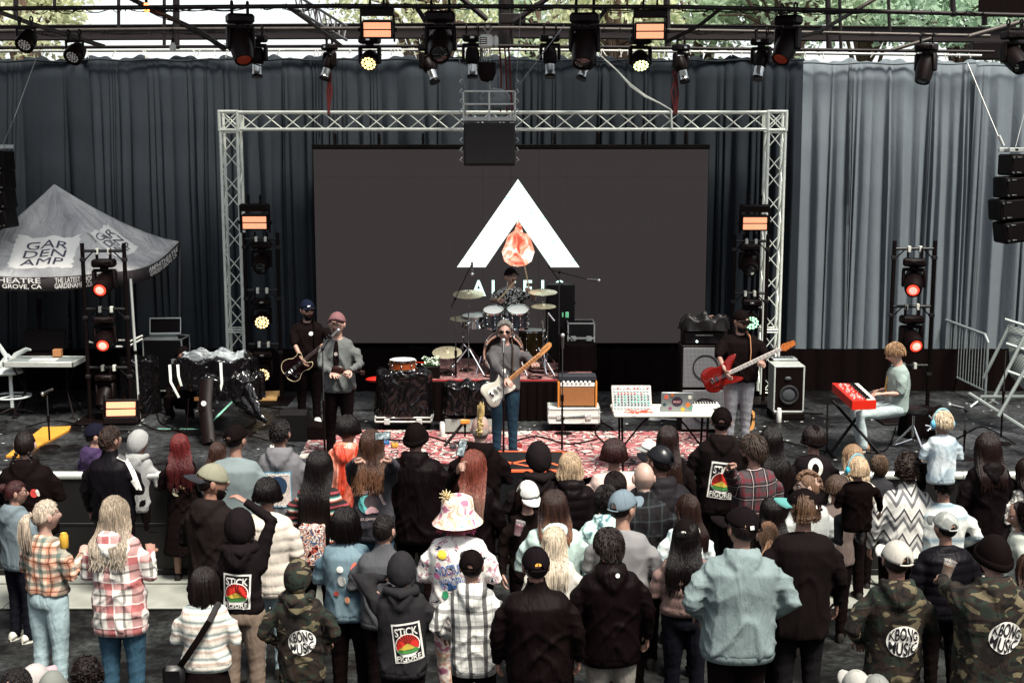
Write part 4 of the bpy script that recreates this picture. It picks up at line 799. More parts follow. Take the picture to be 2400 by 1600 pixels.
# light towers ---------------------------------------------------------------
def tower(xl, xr, yt, xf, yf, rungs, Y, label):
    f = Gp(xf, yf); Y = Y or f.y; t = thing('light_tower', (0, 0, 0), label, 'light tower', 'black ladder towers carrying lights'); a, b = P(xl, yt, Y), P(xr, yt, Y)
    for x in (a.x, b.x): 
        m = MB(); m.cyl((x, Y, STG), (x, Y, a.z), .03); m.build('post', BLK(), t)
        for z_ in rungs: MB().box(x-.035, x+.035, Y-.035, Y+.035, P(0, z_, Y).z-.15, P(0, z_, Y).z-.1, .004).build('coupler', mat('coupler_steel', '#2a2828', .4, .5), t)
    for z_ in rungs:
        z = P(0, z_, Y).z; m = MB(); m.cyl((a.x, Y, z), (b.x, Y, z), .022); m.build('crossbar', mat('dark_bar', '#2a2a2a', .4, .3), t); m = MB()
        for x, s in ((a.x, 1), (b.x, -1)): m.tube([(x, Y, z-.2), (x+s*.04, Y, z-.12), (x+s*.16, Y, z)], .01, 6)
        m.build('corner_brace', BLK(), t)
        for k in (.36, .64): MB().box(a.x+(b.x-a.x)*k-.02, a.x+(b.x-a.x)*k+.02, Y-.04, Y+.03, z-.05, z+.04, .006).build('clamp', mat('white_clamp', '#cfd0c4', .4, .2), t)
    MB().box(a.x-.15, b.x+.15, Y-.35, Y+.35, STG+.003, STG+.03, .005).build('base_plate', BLK(), t); return t
redon = mat('red_lens_lit', '#ff6a50', .3, 0, 0, emit='#ff3a24', es=.55)
tower(192, 290, 570, 240, 985, (588, 724, 861), None, 'black ladder tower in front of the canopy tent'); Yt = Gp(240, 985).y
mover(P(243, 606, Yt), 'red glowing light at the top of the ladder tower before the tent', 0, 72, 1.05, 'big', redon); mover(P(244, 740, Yt), 'red glowing light on the middle rung of the tower before the tent', 8, 74, 1.0, 'big', redon)
mover(P(246, 876, Yt), 'unlit moving light on the lowest rung of the tower before the tent', -10, 40, .9, 'big')
strobe(P(285, 958, 16.7), 'low glowing strobe panel standing on the floor at the foot of the left tower', .42, -12, 1., True, pan=6)
tower(572, 650, 545, 610, 925, (560, 680, 806), 19.5, 'black tower of lights just right of the left truss leg')
strobe(P(598, 521, 19.4), 'glowing strobe panel on top of the tower by the left truss leg', .40, 3); mover(P(612, 565, 19.5), 'unlit moving light under the left tower strobe', 5, 75, 1., 'big')
mover(P(612, 698, 19.5), 'yellow LED light on the left inner tower, upper of the two', 12, 70, 1.0, 'led', wled); mover(P(615, 822, 19.5), 'yellow LED light on the left inner tower, lower of the two', 5, 72, 1.0, 'led', wled)
tower(1722, 1800, 550, 1760, 925, (565, 687, 806), 19.5, 'black tower of lights just left of the right truss leg')
strobe(P(1768, 523, 19.4), 'glowing strobe panel on top of the tower by the right truss leg', .40, 3); mover(P(1757, 570, 19.5), 'unlit moving light under the right tower strobe', -5, 75, 1., 'big'); mover(P(1762, 700, 19.5), 'green tinted LED light behind the bass player', -6, 72, 1.0, 'led', grn)
tower(2097, 2192, 564, 2140, 985, (583, 718, 856), None, 'black ladder tower behind the keyboard player')
mover(P(2144, 604, Yt), 'red glowing light at the top of the tower behind the keyboard player', -18, 68, 1.05, 'big', redon); mover(P(2137, 738, Yt), 'red glowing light on the middle rung behind the keyboard player', 2, 74, 1.05, 'big', redon)
# ---------------------------------------------------------------- drum riser and kit
RZ = STG+.6; ra, rb = P(985, 892, 18.07), P(1397, 892, 18.07); RY0, RY1 = 18.07, 20.1
rs_ = thing('drum_riser', ((ra.x+rb.x)/2, RY0, STG), 'low black drum riser with a worn red rug on top', 'drum riser'); wr = (rb.x-ra.x)/2
MB().box(-wr, wr, 0, RY1-RY0, .5, .58, .006).build('deck', BLK(), rs_)
m = MB(); N_ = 160; m.rings([[(-wr+2*wr*i/N_, -.012+.012*math.sin(i*.8)+.008*math.sin(i*2.1), z) for i in range(N_+1)] for z in (.01, .56)], closed=False); m.rings([[(wr+.012*math.sin(i*.9), (RY1-RY0)*i/60, z) for i in range(61)] for z in (.01, .56)], closed=False); m.build('skirt', cb_, rs_, 180)
m = MB().box(-wr+.02, wr-.02, .01, RY1-RY0-.05, .58, .595, .003); m.build('rug', rug_mat('worn_red_rug', '#9c6a5c', '#6e2226', '#140c0c', 5.), rs_)
MB().box(-wr+.02, wr-.02, .008, .035, .58, .602, .003).build('rug_border', mat('red_border', '#8f2226', .9, 0, .3, 20), rs_)
m = MB(); rr = random.Random(8)
for i in range(16):
    x, y = rr.uniform(-wr*.9, wr*.9), rr.uniform(.1, .8); R_ = rr.uniform(.08, .18)
    for k in range(rr.randint(1, 3)): m.torus((x+rr.uniform(-.03, .03), y, .60+k*.012), R_*rr.uniform(.9, 1.1), .006, 20, 4)
m.build('cable_coils', BLK(), rs_)['kind'] = 'stuff'
drm = NT('drum_sparkle_shell'); drm.set(Base_Color=drm.ramp(drm.noise(90.), [(.4, '#14141a'), (.7, '#6a727c')]), Roughness=.15, Metallic=.4); drs = drm.m; head = mat('drum_head', '#dfe3de', .4, 0, .08)
kit = thing('drum_kit', (P(1180, 827, 18.8).x, 18.8, RZ), 'black and chrome drum kit with two rack toms on the riser', 'drum kit')
def drum(c, r, h, ax='z', shell=None, name='tom_drum', tilt=0., lugs=8, bottom=True):
    M = Matrix.Translation(c)@(Matrix.Rotation(PI/2, 4, 'X') if ax == 'y' else Matrix.Rotation(tilt, 4, 'X')); sh = MB(); sh.lathe([(r, -h/2), (r, h/2)], 32, M); o = sh.build(name, shell or drs, kit)
    hp = MB()
    for s in (-1, 1): hp.lathe([(r+.004, s*h/2-.014), (r+.013, s*h/2-.014), (r+.013, s*h/2+.014), (r+.002, s*h/2+.014)], 32, M, caps=False)
    for i in range(lugs):
        a = 2*PI*i/lugs+.2; x, y = (r+.01)*math.cos(a), (r+.01)*math.sin(a); hp.M = M; hp.cyl((x, y, -h/2), (x, y, h/2), .004, n=5); hp.sph((x, y, h*.22), .015, 8, 5); hp.sph((x, y, -h*.22), .015, 8, 5); hp.M = None
    hp.build('chrome_hardware', chrome, o); [MB().lathe(pf, 32, M).build('drum_head', head if name != 'bass_drum' else BLKP(), o) for pf in ([(.001, h/2+.006), (r, h/2+.004)], [(r, -h/2-.004), (.001, -h/2-.006)])]; return o
drum((0, 0, .29), .28, .38, 'y', name='bass_drum'); m = MB(); 
for s in (-1, 1): m.torus((0, s*.2, .29), .285, .016, 40, 6, Matrix.Rotation(PI/2, 3, 'X'))
m.build('bass_drum_hoop', mat('cream_hoop', '#b08a78', .35), kit)
m = MB()
for a in range(8):
    q = a*PI/4+.3; m.box(.29*math.cos(q)-.018, .29*math.cos(q)+.018, -.24, -.16, .29+.29*math.sin(q)-.018, .29+.29*math.sin(q)+.018, .006)
m.build('claw_hooks', chrome, kit)
def kx(px, Y=18.8): return P(px, 800, Y).x-kit.location.x
drum((kx(1155), .25, .78), .145, .24, tilt=.35); drum((kx(1215), .25, .78), .15, .25, tilt=.35); drum((kx(1252), .45, .36), .19, .38, shell=mat('dark_gold_shell', '#3b3018', .2, .6, .3, 20), name='floor_tom'); drum((kx(1108), .45, .70), .18, .15, name='snare_drum', shell=chrome, tilt=.1)
m = MB(); m.cyl((0, .15, .5), (0, .2, .75), .016); m.cyl((kx(1155), .22, .75), (kx(1215), .22, .75), .014); m.sph((0, .2, .76), .03); m.build('tom_mount', chrome, kit)
def cymbal(px, py, dY, r, tilt, hz=0., name='cymbal', tall=True, rz=0.):
    c = P(px, py, kit.location.y+dY)-kit.location; M = Matrix.Translation(c)@Matrix.Rotation(rz, 4, 'Z')@Matrix.Rotation(tilt, 4, 'X'); m = MB(); m.lathe([(r, -.012), (r*.6, 0), (r*.2, .01), (r*.17, .025), (.012, .034), (.01, .03), (r*.17, .02), (r*.2, .006), (r*.6, -.004), (r*.995, -.015)], 36, M)
    o = m.build(name, brassm(), kit); s = MB(); s.cyl((c.x, c.y, .25), c, .009); s.cyl((c.x, c.y, c.z-.0), (c.x, c.y, c.z+.06), .006); s.cyl((c.x, c.y, .3), (c.x, c.y, c.z*.6), .014); s.sph((c.x, c.y, c.z*.6), .025, 8, 6)
    for a in range(3): q = a*2.09+px; s.tube([(c.x, c.y, .34), (c.x+.22*math.cos(q), c.y+.2*math.sin(q), .10), (c.x+.3*math.cos(q), c.y+.27*math.sin(q), 0)], .009, 6); s.sph((c.x+.3*math.cos(q), c.y+.27*math.sin(q), .012), .016, 8, 5)
    s.build('cymbal_stand', chrome, kit); return o
cymbal(1098, 688, .25, .235, .18); cymbal(1272, 683, .35, .22, .12); cymbal(1274, 716, .1, .185, .1); cymbal(1048, 824, -.1, .22, .28, name='hi_hat'); cymbal(1085, 745, .5, .2, .1)
m = MB(); rr = random.Random(2)
for (x, y, z, ax, az) in ((1070, .0, .62, 0, 0), (1285, .2, .7, 0, 0)):
    pass
for a, b_ in (((1110, 900), (1128, 835)), ((1235, 880), (1215, 830)), ((1290, 905), (1262, 815)), ((1300, 880), (1262, 815)), ((1135, 880), (1100, 818)), ((1060, 862), (1095, 818)), ((1155, 880), (1140, 845))): m.tube([P(*a, 18.45)-kit.location, P(*b_, 18.6)-kit.location], [.012, .009], 6)
m.build('stand_legs', chrome, kit)
def mic(b, p, d, r=.024, m2=None):
    p = Vector(p); d = Vector(d).normalized(); b.cyl(p, p-d*.15, .017, .012, 10); return (p, d)
def micstand(px, py, h, label, boom=None, head=True, z=STG, tripod=True, at=None, aim=(0, .5, .6), lean=0.):
    p = at or Gp(px, py, z); t = thing('microphone_stand', (p.x, p.y, z), label, 'microphone stand'); m = MB(); m.cyl((0, 0, .1), (lean*.5, 0, h*.55), .013); m.build('lower_pole', BLK(), t); m = MB(); m.cyl((lean*.5, 0, h*.55), (lean, 0, h), .008); m.build('upper_pole', mat('grey_pole', '#4b4b4b', .35, .6), t); m = MB(); m.cyl((lean*.5, 0, h*.55-.05), (lean*.5, 0, h*.55+.03), .02); m.build('clutch', BLKP(), t)
    m = MB()
    if tripod:
        for a in range(3): q = a*2.09+.5; m.tube([(0, 0, .16), (.28*math.cos(q), .28*math.sin(q), .012)], .010, 6)
    else: m.lathe([(.001, .02), (.13, .012), (.135, .0)], 20)
    m.build('foot', BLK(), t); end = Vector((lean, 0, h)); dd = Vector(aim)
    if boom:
        e = Vector(boom); m = MB(); m.tube([end-e*.25, end+e], .008, 6); m.sph(end, .022, 8, 6); m.build('boom_arm', BLK(), t); end = end+e
    if head:
        m = MB(); d = dd.normalized(); m.cyl(end-d*.02, end+d*.13, .015, .021, 10); m.build('microphone', mat('mic_grey', '#4a4a4c', .4, .3), t); m = MB(); m.sph(end+d*.155, .027, 12, 8); m.build('mic_ball', mat('mic_mesh', '#b9bcba', .35, .7, .3, 60, .6, 200), t)
    return t
# drum area stands and boxes
p0 = Vector((P(1068, 800, 18.3).x, 18.3, STG)); micstand(0, 0, 1.75, 'tall boom microphone stand left of the drum kit', boom=(.24, .05, .50), at=p0, head=True, aim=(.02, -.05, -1))
p0 = Vector((P(1310, 800, 18.6).x, 18.6, STG)); micstand(0, 0, 2.1, 'boom microphone stand right of the drummer reaching right over the speaker', boom=(.42, -.05, -.10), at=p0, head=True, aim=(1, 0, -.1))
tag(MB().tube([P(1284, 622, 18.7), P(1350, 712, 18.7)], .009, 6).tube([P(1290, 732, 18.6), P(1347, 802, 18.6)], .007, 6).build('boom_arm', [BLK()]), 'thin dark boom arms slanting down right of the drummer', 'boom arm')
m = MB(); m.cyl(P(1284, 733, 18.5), P(1299, 752, 18.5), .016); m.cyl(P(1284, 735, 18.5), P(1282, 860, 18.5), .008); tag(m.build('drum_microphone', chrome), 'silver clip microphone right of the toms', 'microphone')
q = P(1314, 668, 19.6); t = thing('side_speaker', (q.x, 19.6, RZ), 'tall black speaker box standing right of the drummer', 'speaker'); MB().box(-.22, .22, 0, .4, 0, q.z-RZ, .015).build('cabinet', mat('black_cab', '#070505', .6, 0, .2, spec=.2), t); MB().box(-.2, .2, -.012, 0, .03, q.z-RZ-.03, .004).build('grille', mat('speaker_grille', '#080405', .7, 0, .2, 4, .5, 300), t)
road_case(1362, 0, .42, .42, .66, 'dark drum case right of the kit', z=RZ, at=Vector((P(1362, 800, 19.3).x, 19.3, RZ)), wheels=False)
o = lumpy('equipment_bag', (P(1355, 870, 18.9).x, 19.0, RZ), (.55, .4, .40), 'soft dark equipment bag at the right end of the drum riser', 'bag', m=cloth('#0a0708', 'black_canvas'), seed=21, amp=.02)
m = MB(); q = P(1325, 735, 19.0); m.box(q.x-.05, q.x-.03, q.y-.02, q.y, q.z-.05, q.z+.02, .003); m.box(q.x+.0, q.x+.05, q.y-.02, q.y, q.z-.06, q.z+.03, .008); tag(m.build('green_tape_roll', mat('mint_tape', '#7fe0a8', .5)), 'small mint green tape roll on the speaker by the drums', 'tape roll')
# flowers box at the riser edge
q = Vector((P(1010, 880, 18.25).x, 18.3, RZ)); t = thing('flower_box', q, 'black box with small white flowers on the left corner of the riser', 'flower box'); MB().box(-.13, .13, -.1, .1, 0, .17, .008).build('box', BLKP(), t); m = MB(); l = MB(); rr = random.Random(4)
for i in range(46):
    x, y, z = rr.uniform(-.13, .13), rr.uniform(-.09, .09), .18+rr.uniform(0, .12); l.tube([(x*.6, y*.6, .15), (x, y, z)], .003, 4)
    for k in range(4): a = rr.uniform(0, 6.3); m.add([(x, y, z), (x+.02*math.cos(a), y+.02*math.sin(a), z+.012), (x+.026*math.cos(a+.5), y+.026*math.sin(a+.5), z+.006), (x+.02*math.cos(a+1), y+.02*math.sin(a+1), z-.004)], [(0, 1, 2, 3)])
m.build('petals', mat('pale_petals', '#dfeed8', .6, 0, .1), t)['kind'] = 'stuff'; l.build('stems', mat('green_stem', '#3f6a3c', .6), t)['kind'] = 'stuff'
# covered amp with snare, cases in front of the riser
t1 = road_case(945, 1010, .80, .45, .20, 'low white edged road case under the bag covered amp', lid=False)
lumpy('bag_cover', (t1.location.x+.0, t1.location.y, STG+.20), (.76, .46, .62), 'tall amp covered by a glossy black bin bag left of the front singer', 'plastic cover', seed=5, amp=.035)
sd = thing('snare_drum', (P(944, 880, t1.location.y).x, t1.location.y+.02, STG+.82), 'wooden snare drum lying on the bag covered amp', 'drum'); m = MB(); m.lathe([(.18, .02), (.18, .14)], 30); m.build('shell', mat('sunburst_wood', '#7a3a1c', .25, 0, .5, 6), sd); m = MB()
for z in (.015, .14): m.lathe([(.182, z-.014), (.194, z-.014), (.194, z+.014), (.182, z+.014)], 30, caps=False)
for i in range(8): a = i*PI/4; m.cyl((.19*math.cos(a), .19*math.sin(a), .02), (.19*math.cos(a), .19*math.sin(a), .14), .004, n=5); m.sph((.192*math.cos(a), .192*math.sin(a), .08), .013, 8, 5)
m.build('chrome_hardware', chrome, sd); MB().lathe([(.001, .15), (.18, .148)], 30).build('drum_head', head, sd)
rc = MB(); q = P(885, 889, 18.6); rc.sph((q.x, q.y, q.z), (.18, .1, .045), 16, 8); rc.tube([(q.x, q.y, q.z), (q.x+.25, q.y+.1, q.z+.12), (q.x+.42, q.y+.15, q.z+.24), (q.x+.8, q.y+.15, q.z+.22)], .008, 5); tag(rc.build('red_cable_coil', mat('red_plastic', '#c8281c', .4)), 'bright red coiled cable hanging behind the singer in the grey jacket', 'cable')
am = thing('guitar_amplifier', (P(1098, 1000, 17.2).x, 17.3, STG), 'grey fronted guitar amplifier under the flat bag left of the front singer', 'amplifier'); MB().box(-.34, .34, -.12, .14, .02, .26, .015).build('cabinet', BLKP(), am); MB().box(-.32, .32, -.128, -.12, .04, .22, .004).build('grille_cloth', mat('grey_grille_cloth', '#8d8f88', .8, 0, .1, 4, .5, 250), am)
v, f = text2d('CRATE', w=.14, h=.022); MB().add([(x+.24, -.131, y+.06) for x, y in v], f).build('brand_lettering', dpn, am, 0)
lumpy('bag_cover', (am.location.x, am.location.y+.1, STG+.27), (.70, .5, .40), 'amp top covered with crumpled glossy black plastic behind the microphone stand', 'plastic cover', seed=16, amp=.045)
# orange amp on road case
rc2 = road_case(1345, 1013, .72, .42, .34, 'white edged road case dolly under the tweed amp', body=mat('white_laminate', '#c9ccc4', .5, 0, .1))
a2 = thing('tweed_amplifier', (P(1353, 950, 17.4).x, rc2.location.y-.02, STG+.34), 'small brown tweed guitar amplifier with orange wooden sides on a road case', 'amplifier'); wd = mat('orange_wood', '#c47a36', .4, 0, .25, 12)
MB().box(-.25, .25, -.11, .12, 0, .36, .01).build('cabinet', BLKP(), a2); MB().box(-.235, .235, -.118, -.108, .02, .28, .003).build('tweed_grille', mat('tweed_cloth', '#8a5a34', .9, 0, .15, 6, .6, 260), a2)
for s in (-1, 1): MB().box(s*.248, s*.272, -.125, .125, 0, .36, .006).build('wooden_side', wd, a2)
MB().box(-.235, .235, -.12, -.06, .29, .345, .004).build('control_panel', WH, a2); m = MB()
for i in range(7): m.cyl((-.19+i*.06, -.12, .35), (-.19+i*.06, -.13, .36), .016, n=10)
m.build('knobs', WH, a2); MB().box(-.26, .26, -.1, .13, .36, .44, .01).build('dark_top_bag', mat('dark_blue_top', '#23262c', .7), a2)
t = micstand(0, 0, .22, 'short stand holding a microphone in front of the tweed amp', boom=(.16, 0, .02), at=Vector((a2.location.x-.2, a2.location.y-.3, STG+.34)), head=True, aim=(1, .3, 0), tripod=False)
# cans / bottles
def can(x, y, h, r, m, label, z=STG, at=None, name='drink_can', cat='can'):
    p = at or Gp(x, y, z); b = MB().lathe([(r*.8, 0), (r, .012), (r, h*.84), (r*.78, h*.93), (r*.78, h), (r*.7, h-.004), (.001, h-.004)], 18); o = b.build(name, m, None, 40, p); return tag(o, label, cat)
can(1037, 1024, .21, .036, WH, 'tall white bottle on the rug left of the front singer', name='white_bottle', cat='bottle'); can(1825, 990, .21, .038, WH, 'tall white bottle on the floor right of the bass player', name='white_bottle', cat='bottle')
m = MB(); a, b_ = P(1042, 1045, 15.9), P(1088, 988, 16.1); m.cyl(a, b_, .02); tag(m.build('angled_leg', BLK()), 'angled black stand leg with an orange tip on the rug', 'stand leg'); MB()
tp_ = MB(); tp_.box(-.06, .06, -.02, .02, -.03, .03, .012); o = tp_.build('orange_clip', mat('orange_plastic', '#d88a3a', .5), None, 40, P(1090, 988, 16.0)); tag(o, 'orange clip at the top of the angled black leg', 'clip')
# folding table with mixer, laptop, keyboard
q0 = P(1445, 973, 16.0); s_ = 1/P(1201, 973, 16.0).x*1.0
TZ = STG+.74; a, b_ = Gp(1448, 972, TZ), Gp(1674, 970, TZ); ty0 = (a.y+b_.y)/2; tx = (a.x+b_.x)/2; tw = (b_.x-a.x)/2+.04
tbl = thing('folding_table', (tx, ty0+.32, STG), 'white folding table with a mixer and laptop left of the bass player', 'table'); MB().box(-tw, tw, -.32, .32, .70, .74, .012).build('tabletop', mat('white_table_plastic', '#d6d5c8', .4, 0, .12, 5), tbl)
for s in (-1, 1):
    for y in (-.24, .24): MB().cyl((s*(tw-.12), y, 0), (s*(tw-.1), y*.9, .7), .014).build('leg', BLK(), tbl)
    MB().tube([(s*(tw-.12), 0, .25), (s*(tw-.35), 0, .55), (s*.1, 0, .70)], .011).tube([(s*(tw-.12), -.24, .12), (s*(tw-.12), .24, .12)], .01).build('brace', BLK(), tbl)
mx = thing('mixing_desk', (P(1480, 950, ty0+.25).x, ty0+.12, TZ), 'silver mixing desk with rows of knobs tilted up on the white table', 'mixer'); Mx = Matrix.Translation((0, 0, .01))@Matrix.Rotation(R(52), 4, 'X'); m = MB(); m.M = Mx; m.box(-.24, .24, 0, .36, -.05, 0, .008); m.build('desk_body', mat('cream_mixer', '#c9c2b4', .45, 0, .1), mx)
m = MB(); m.M = Mx; m.box(-.225, .225, .02, .34, .001, .004); m.build('control_panel', mat('grey_panel', '#7f8684', .5, 0, .1), mx)
kc = [mat('knob_dark', '#1d2024', .5), mat('knob_teal', '#3d9a86', .5), mat('knob_white', '#e0e2da', .5), mat('knob_red', '#c23a30', .5)]; kk = [MB() for _ in kc]; rr = random.Random(6)
for i in range(11):
    for j in range(8):
        c = 2 if j in (6, 0) else (rr.choice([0, 0, 1]) if j < 5 else rr.choice([2, 3])); k = kk[c]; k.M = Mx; x, y = -.2+i*.04, .05+j*.037; k.cyl((x, y, .003), (x, y, .018), .010, n=8)
for k, c in zip(kk, kc): k.build('knobs', c, mx)['kind'] = 'stuff'
l2 = thing('stickered_laptop', (P(1585, 960, ty0+.2).x, ty0+.16, TZ), 'grey laptop covered with stickers, its lid facing the crowd', 'laptop', rz=-.06); MB().box(-.19, .19, 0, .24, 0, .016, .004).build('keyboard_base', mat('laptop_grey2', '#8b8f8f', .4, .4), l2); Ml = Matrix.Rotation(R(14), 4, 'X')
m = MB(); m.M = Ml; m.box(-.19, .19, -.012, 0, 0, .26, .006); m.build('lid', mat('laptop_grey2', '#8b8f8f', .4, .4), l2)
rr = random.Random(12)
for i, (x, y, r, c) in enumerate(((.0, .14, .065, '#3a2a3a'), (-.13, .2, .03, '#d86a5a'), (.15, .2, .025, '#e8e2d2'), (-.15, .1, .022, '#2f4a5a'), (.13, .1, .03, '#e07a3a'), (.07, .04, .025, '#d8b23a'), (-.08, .05, .02, '#8a3a6a'), (.16, .06, .02, '#4aa08a'), (-.06, .225, .018, '#c86a2a'))):
    m = MB(); m.M = Ml; m.cyl((x, -.012, y), (x, -.0145-i*.0003, y), r, n=16); m.build('sticker', mat('sticker_'+c[1:], c, .5, 0, 0), l2)
v, f = text2d('MUSIC', w=.09, h=.03, bold=.02); m = MB(); m.M = Ml; m.add([(x, -.016, y+.14) for x, y in v], f); m.build('sticker_lettering', mat('pink_print', '#e8a8a8', .6), l2, 0)
kb = thing('small_keyboard', (P(1652, 945, ty0+.3).x, ty0+.42, TZ), 'small white keyboard at the right end of the white table', 'keyboard'); MB().box(-.19, .19, -.1, .1, 0, .05, .008).build('case', WH, kb); m = MB()
for i in range(10): m.box(-.16+i*.033, -.14+i*.033, -.04, .06, .05, .058, .002)
m.build('black_keys', BLKP(), kb)
b = MB(); rr = random.Random(3)
for i in range(14): x0_, y0_ = rr.uniform(-.14, .1), rr.uniform(-.05, .05); b.tube([(x0_, y0_, .01), (x0_+rr.uniform(.03, .1), y0_+rr.uniform(-.05, .05), rr.uniform(.01, .05)), (x0_+rr.uniform(.05, .16), y0_+rr.uniform(-.05, .05), .01)], .004, 5)
tag(b.build('red_patch_cables', mat('red_cable', '#d03a24', .5), None, 40, (P(1490, 960, ty0).x, ty0+.06, TZ)), 'tangle of thin red patch cables in front of the mixing desk', 'cables')
b = MB()
for k in range(5): b.torus((0, 0, .01+k*.008), .1+.01*math.sin(k), .006, 22, 5)
b.tube([(.1, 0, .02), (.25, -.05, .02), (.38, -.1, .02)], .012); tag(b.build('white_cable_coil', WH, None, 40, Gp(1535, 984)), 'coil of white cable on the floor under the table', 'cable')
# bass rig
bc = thing('bass_cabinet', (P(1650, 900, 17.4).x, 17.3, STG), 'tall grey grille bass speaker cabinet behind the bass player', 'bass cabinet'); MB().box(-.33, .33, 0, .42, .02, 1.22, .012).build('cabinet', BLKP(), bc); gl = NT('square_mesh_grille'); sx = gl.n('SeparateXYZ', {0: gl.obj()}); gl.set(Base_Color=gl.mix(gl.math('MULTIPLY', stripe(gl, sx.outputs[0], 55., .6), stripe(gl, sx.outputs[2], 55., .6)), lin('#75777a'), lin('#0f0e0f')), Roughness=.5)
for i, (z0_, z1_) in enumerate(((.05, .60), (.64, 1.19))): MB().box(-.31, .31, -.015, 0, z0_, z1_, .006).build('grille', gl.m, bc)
for z in (.32, .92): m = MB(); m.torus((0, -.017, z), .17, .012, 26, 5, Matrix.Rotation(PI/2, 3, 'X')); m.build('speaker_rim', mat('dark_rim', '#2a2a2c', .5), bc)
bh = thing('bass_amp_head', (bc.location.x, bc.location.y+.05, STG+1.22), 'black bass amplifier head on top of the bass cabinet', 'amplifier head'); MB().box(-.3, .3, 0, .35, 0, .20, .01).build('case', BLKP(), bh); MB().box(-.28, .28, -.008, 0, .02, .17, .003).build('front_panel', mat('dark_panel', '#151214', .35), bh); m = MB(); m.cyl((-.12, -.008, .05), (-.12, -.02, .05), .016, n=10); m.build('power_lamp', mat('white_lamp', '#ddffff', .3, 0, 0, emit='#e8ffff', es=.8), bh); MB().box(-.14, .1, -.012, -.008, .13, .14).build('trim_line', alue, bh)
lumpy('dark_gear_pile', (bh.location.x-.02, bh.location.y+.1, STG+1.42), (.62, .36, .16), 'heap of dark cables and gear on top of the bass rig', 'gear', m=mat('dark_gear', '#0b0909', .5), seed=31, amp=.06)
# PA speaker at right in case
ps = thing('stage_speaker', (P(1858, 860, 18.0).x, 18.2, STG+.10), 'black speaker in a white edged frame standing right of the truss leg', 'speaker'); MB().box(-.21, .21, 0, .4, .02, .66, .012).build('cabinet', BLKP(), ps); e = MB()
for s in (-1, 1): e.box(s*.20, s*.222, -.01, .41, 0, .68, .004)
e.box(-.222, .222, -.01, .41, .66, .685, .006); e.box(-.222, .222, -.01, .02, 0, .025, .004); e.build('metal_edges', alue, ps); m = MB(); m.torus((0, -.012, .26), .125, .018, 28, 6, Matrix.Rotation(PI/2, 3, 'X')); m.build('woofer_rim', mat('dark_rim', '#2a2a2c', .5), ps); MB().sph((0, .0, .26), (.1, .02, .1), 18, 8).build('woofer_cone', mat('grey_cone', '#3f4244', .5), ps); MB().sph((-.02, -.01, .5), (.05, .015, .03), 12, 6).build('tweeter', mat('grey_cone', '#3f4244', .5), ps); MB().box(-.23, .23, -.05, .42, -.10, -.0, .01).build('plinth', BLK(), ps)
t = thing('tool_tray', (P(1830, 805, 18.9).x, 18.75, STG+.785), 'silver tray of tools on top of the speaker by the truss', 'tray'); MB().box(-.16, .2, -.12, .12, 0, .03, .006).build('tray', mat('steel_tray', '#aab0ae', .35, .5), t); m = MB(); 
for i in range(6): m.box(-.13+i*.05, -.1+i*.05, -.06, .05, .03, .05, .004)
m.build('tools', mat('grey_tools', '#5a6064', .4, .3), t)
ci = MB().lathe([(.001, .02), (.17, .015), (.19, .0)], 24); tag(ci.build('cable_drum_lid', mat('grey_disc', '#8f9490', .5, .1), None, 40, Gp(1850, 912)), 'pale round base plate on the floor below the stage speaker', 'base plate')
# ukulele pair on stands
def ukulele(px, py, label, Y=None, k=1.):
    p = Gp(px, py); t = thing('small_guitar', (p.x, p.y, STG), label, 'small guitar'); out = []
    for i in range(28): a = 2*PI*i/28; r = .085+.025*math.cos(2*a)-.012*math.cos(a)*0; out.append((r*math.sin(a)*.95, .12-(.14*math.cos(a))-(.015*math.cos(2*a))))
    Mt = Matrix.Rotation(PI/2, 4, 'X'); m = MB(); m.extr([(x, y+.06) for x, y in out], -.03, .03, M=Mt); m.build('body', mat('pale_orange_wood', '#d39a5a', .4, 0, .15, 9), t); MB().box(-.018, .018, -.04, -.03, .28, .46, .003).build('neck', BLKP(), t); MB().box(-.028, .028, -.04, -.028, .46, .54, .005).build('headstock', mat('pale_orange_wood', '#d39a5a', .4, 0, .15, 9), t); m = MB(); m.tube([(0, -.045, .1), (.02, -.045, .24), (-.01, -.045, .30)], .012, 6); m.tube([(-.08, -.04, .2), (.08, -.04, .2)], .006, 5); m.build('strap', BLK(), t); return t
ukulele(1757, 1012, 'pale wooden ukulele on the floor right of the bass player, the nearer of two'); ukulele(1712, 1000, 'pale wooden ukulele half hidden by the bass player leg')
# red keyboard on X stand
kbY = Gp(1950, 1075).y; kz = STG+.80; c0, c1, c2, c3 = Gp(1948, 898, kz), Gp(1975, 899, kz), Gp(2054, 936, kz), Gp(1996, 938, kz)
kd = thing('red_keyboard', (0, 0, 0), 'bright red stage keyboard on a black X stand', 'keyboard'); A_, B_ = (c0+Gp(1996, 938, kz))/2, 0
fa, fb, ba, bb_ = Gp(1998, 940, kz), Gp(2054, 938, kz), Gp(1950, 897, kz), Gp(2012, 899, kz)
def quadbox(a, b, c, d, h0, h1): return MB().add([Vector((q.x, q.y, h0)) for q in (a, b, c, d)]+[Vector((q.x, q.y, h1)) for q in (a, b, c, d)], [(0, 3, 2, 1), (4, 5, 6, 7), (0, 1, 5, 4), (1, 2, 6, 5), (2, 3, 7, 6), (3, 0, 4, 7)])
redp = mat('red_lacquer', '#c22416', .35, 0, .08); quadbox(fa, fb, bb_, ba, kz-.11, kz).build('body', redp, kd)
L1 = lambda u, v: (fa.lerp(fb, u)).lerp(ba.lerp(bb_, u), v)
quadbox(L1(.62, .03), L1(.98, .03), L1(.98, .97), L1(.62, .97), kz, kz+.012).build('white_keys', mat('ivory_keys', '#dcdcd2', .3, 0, .05), kd)
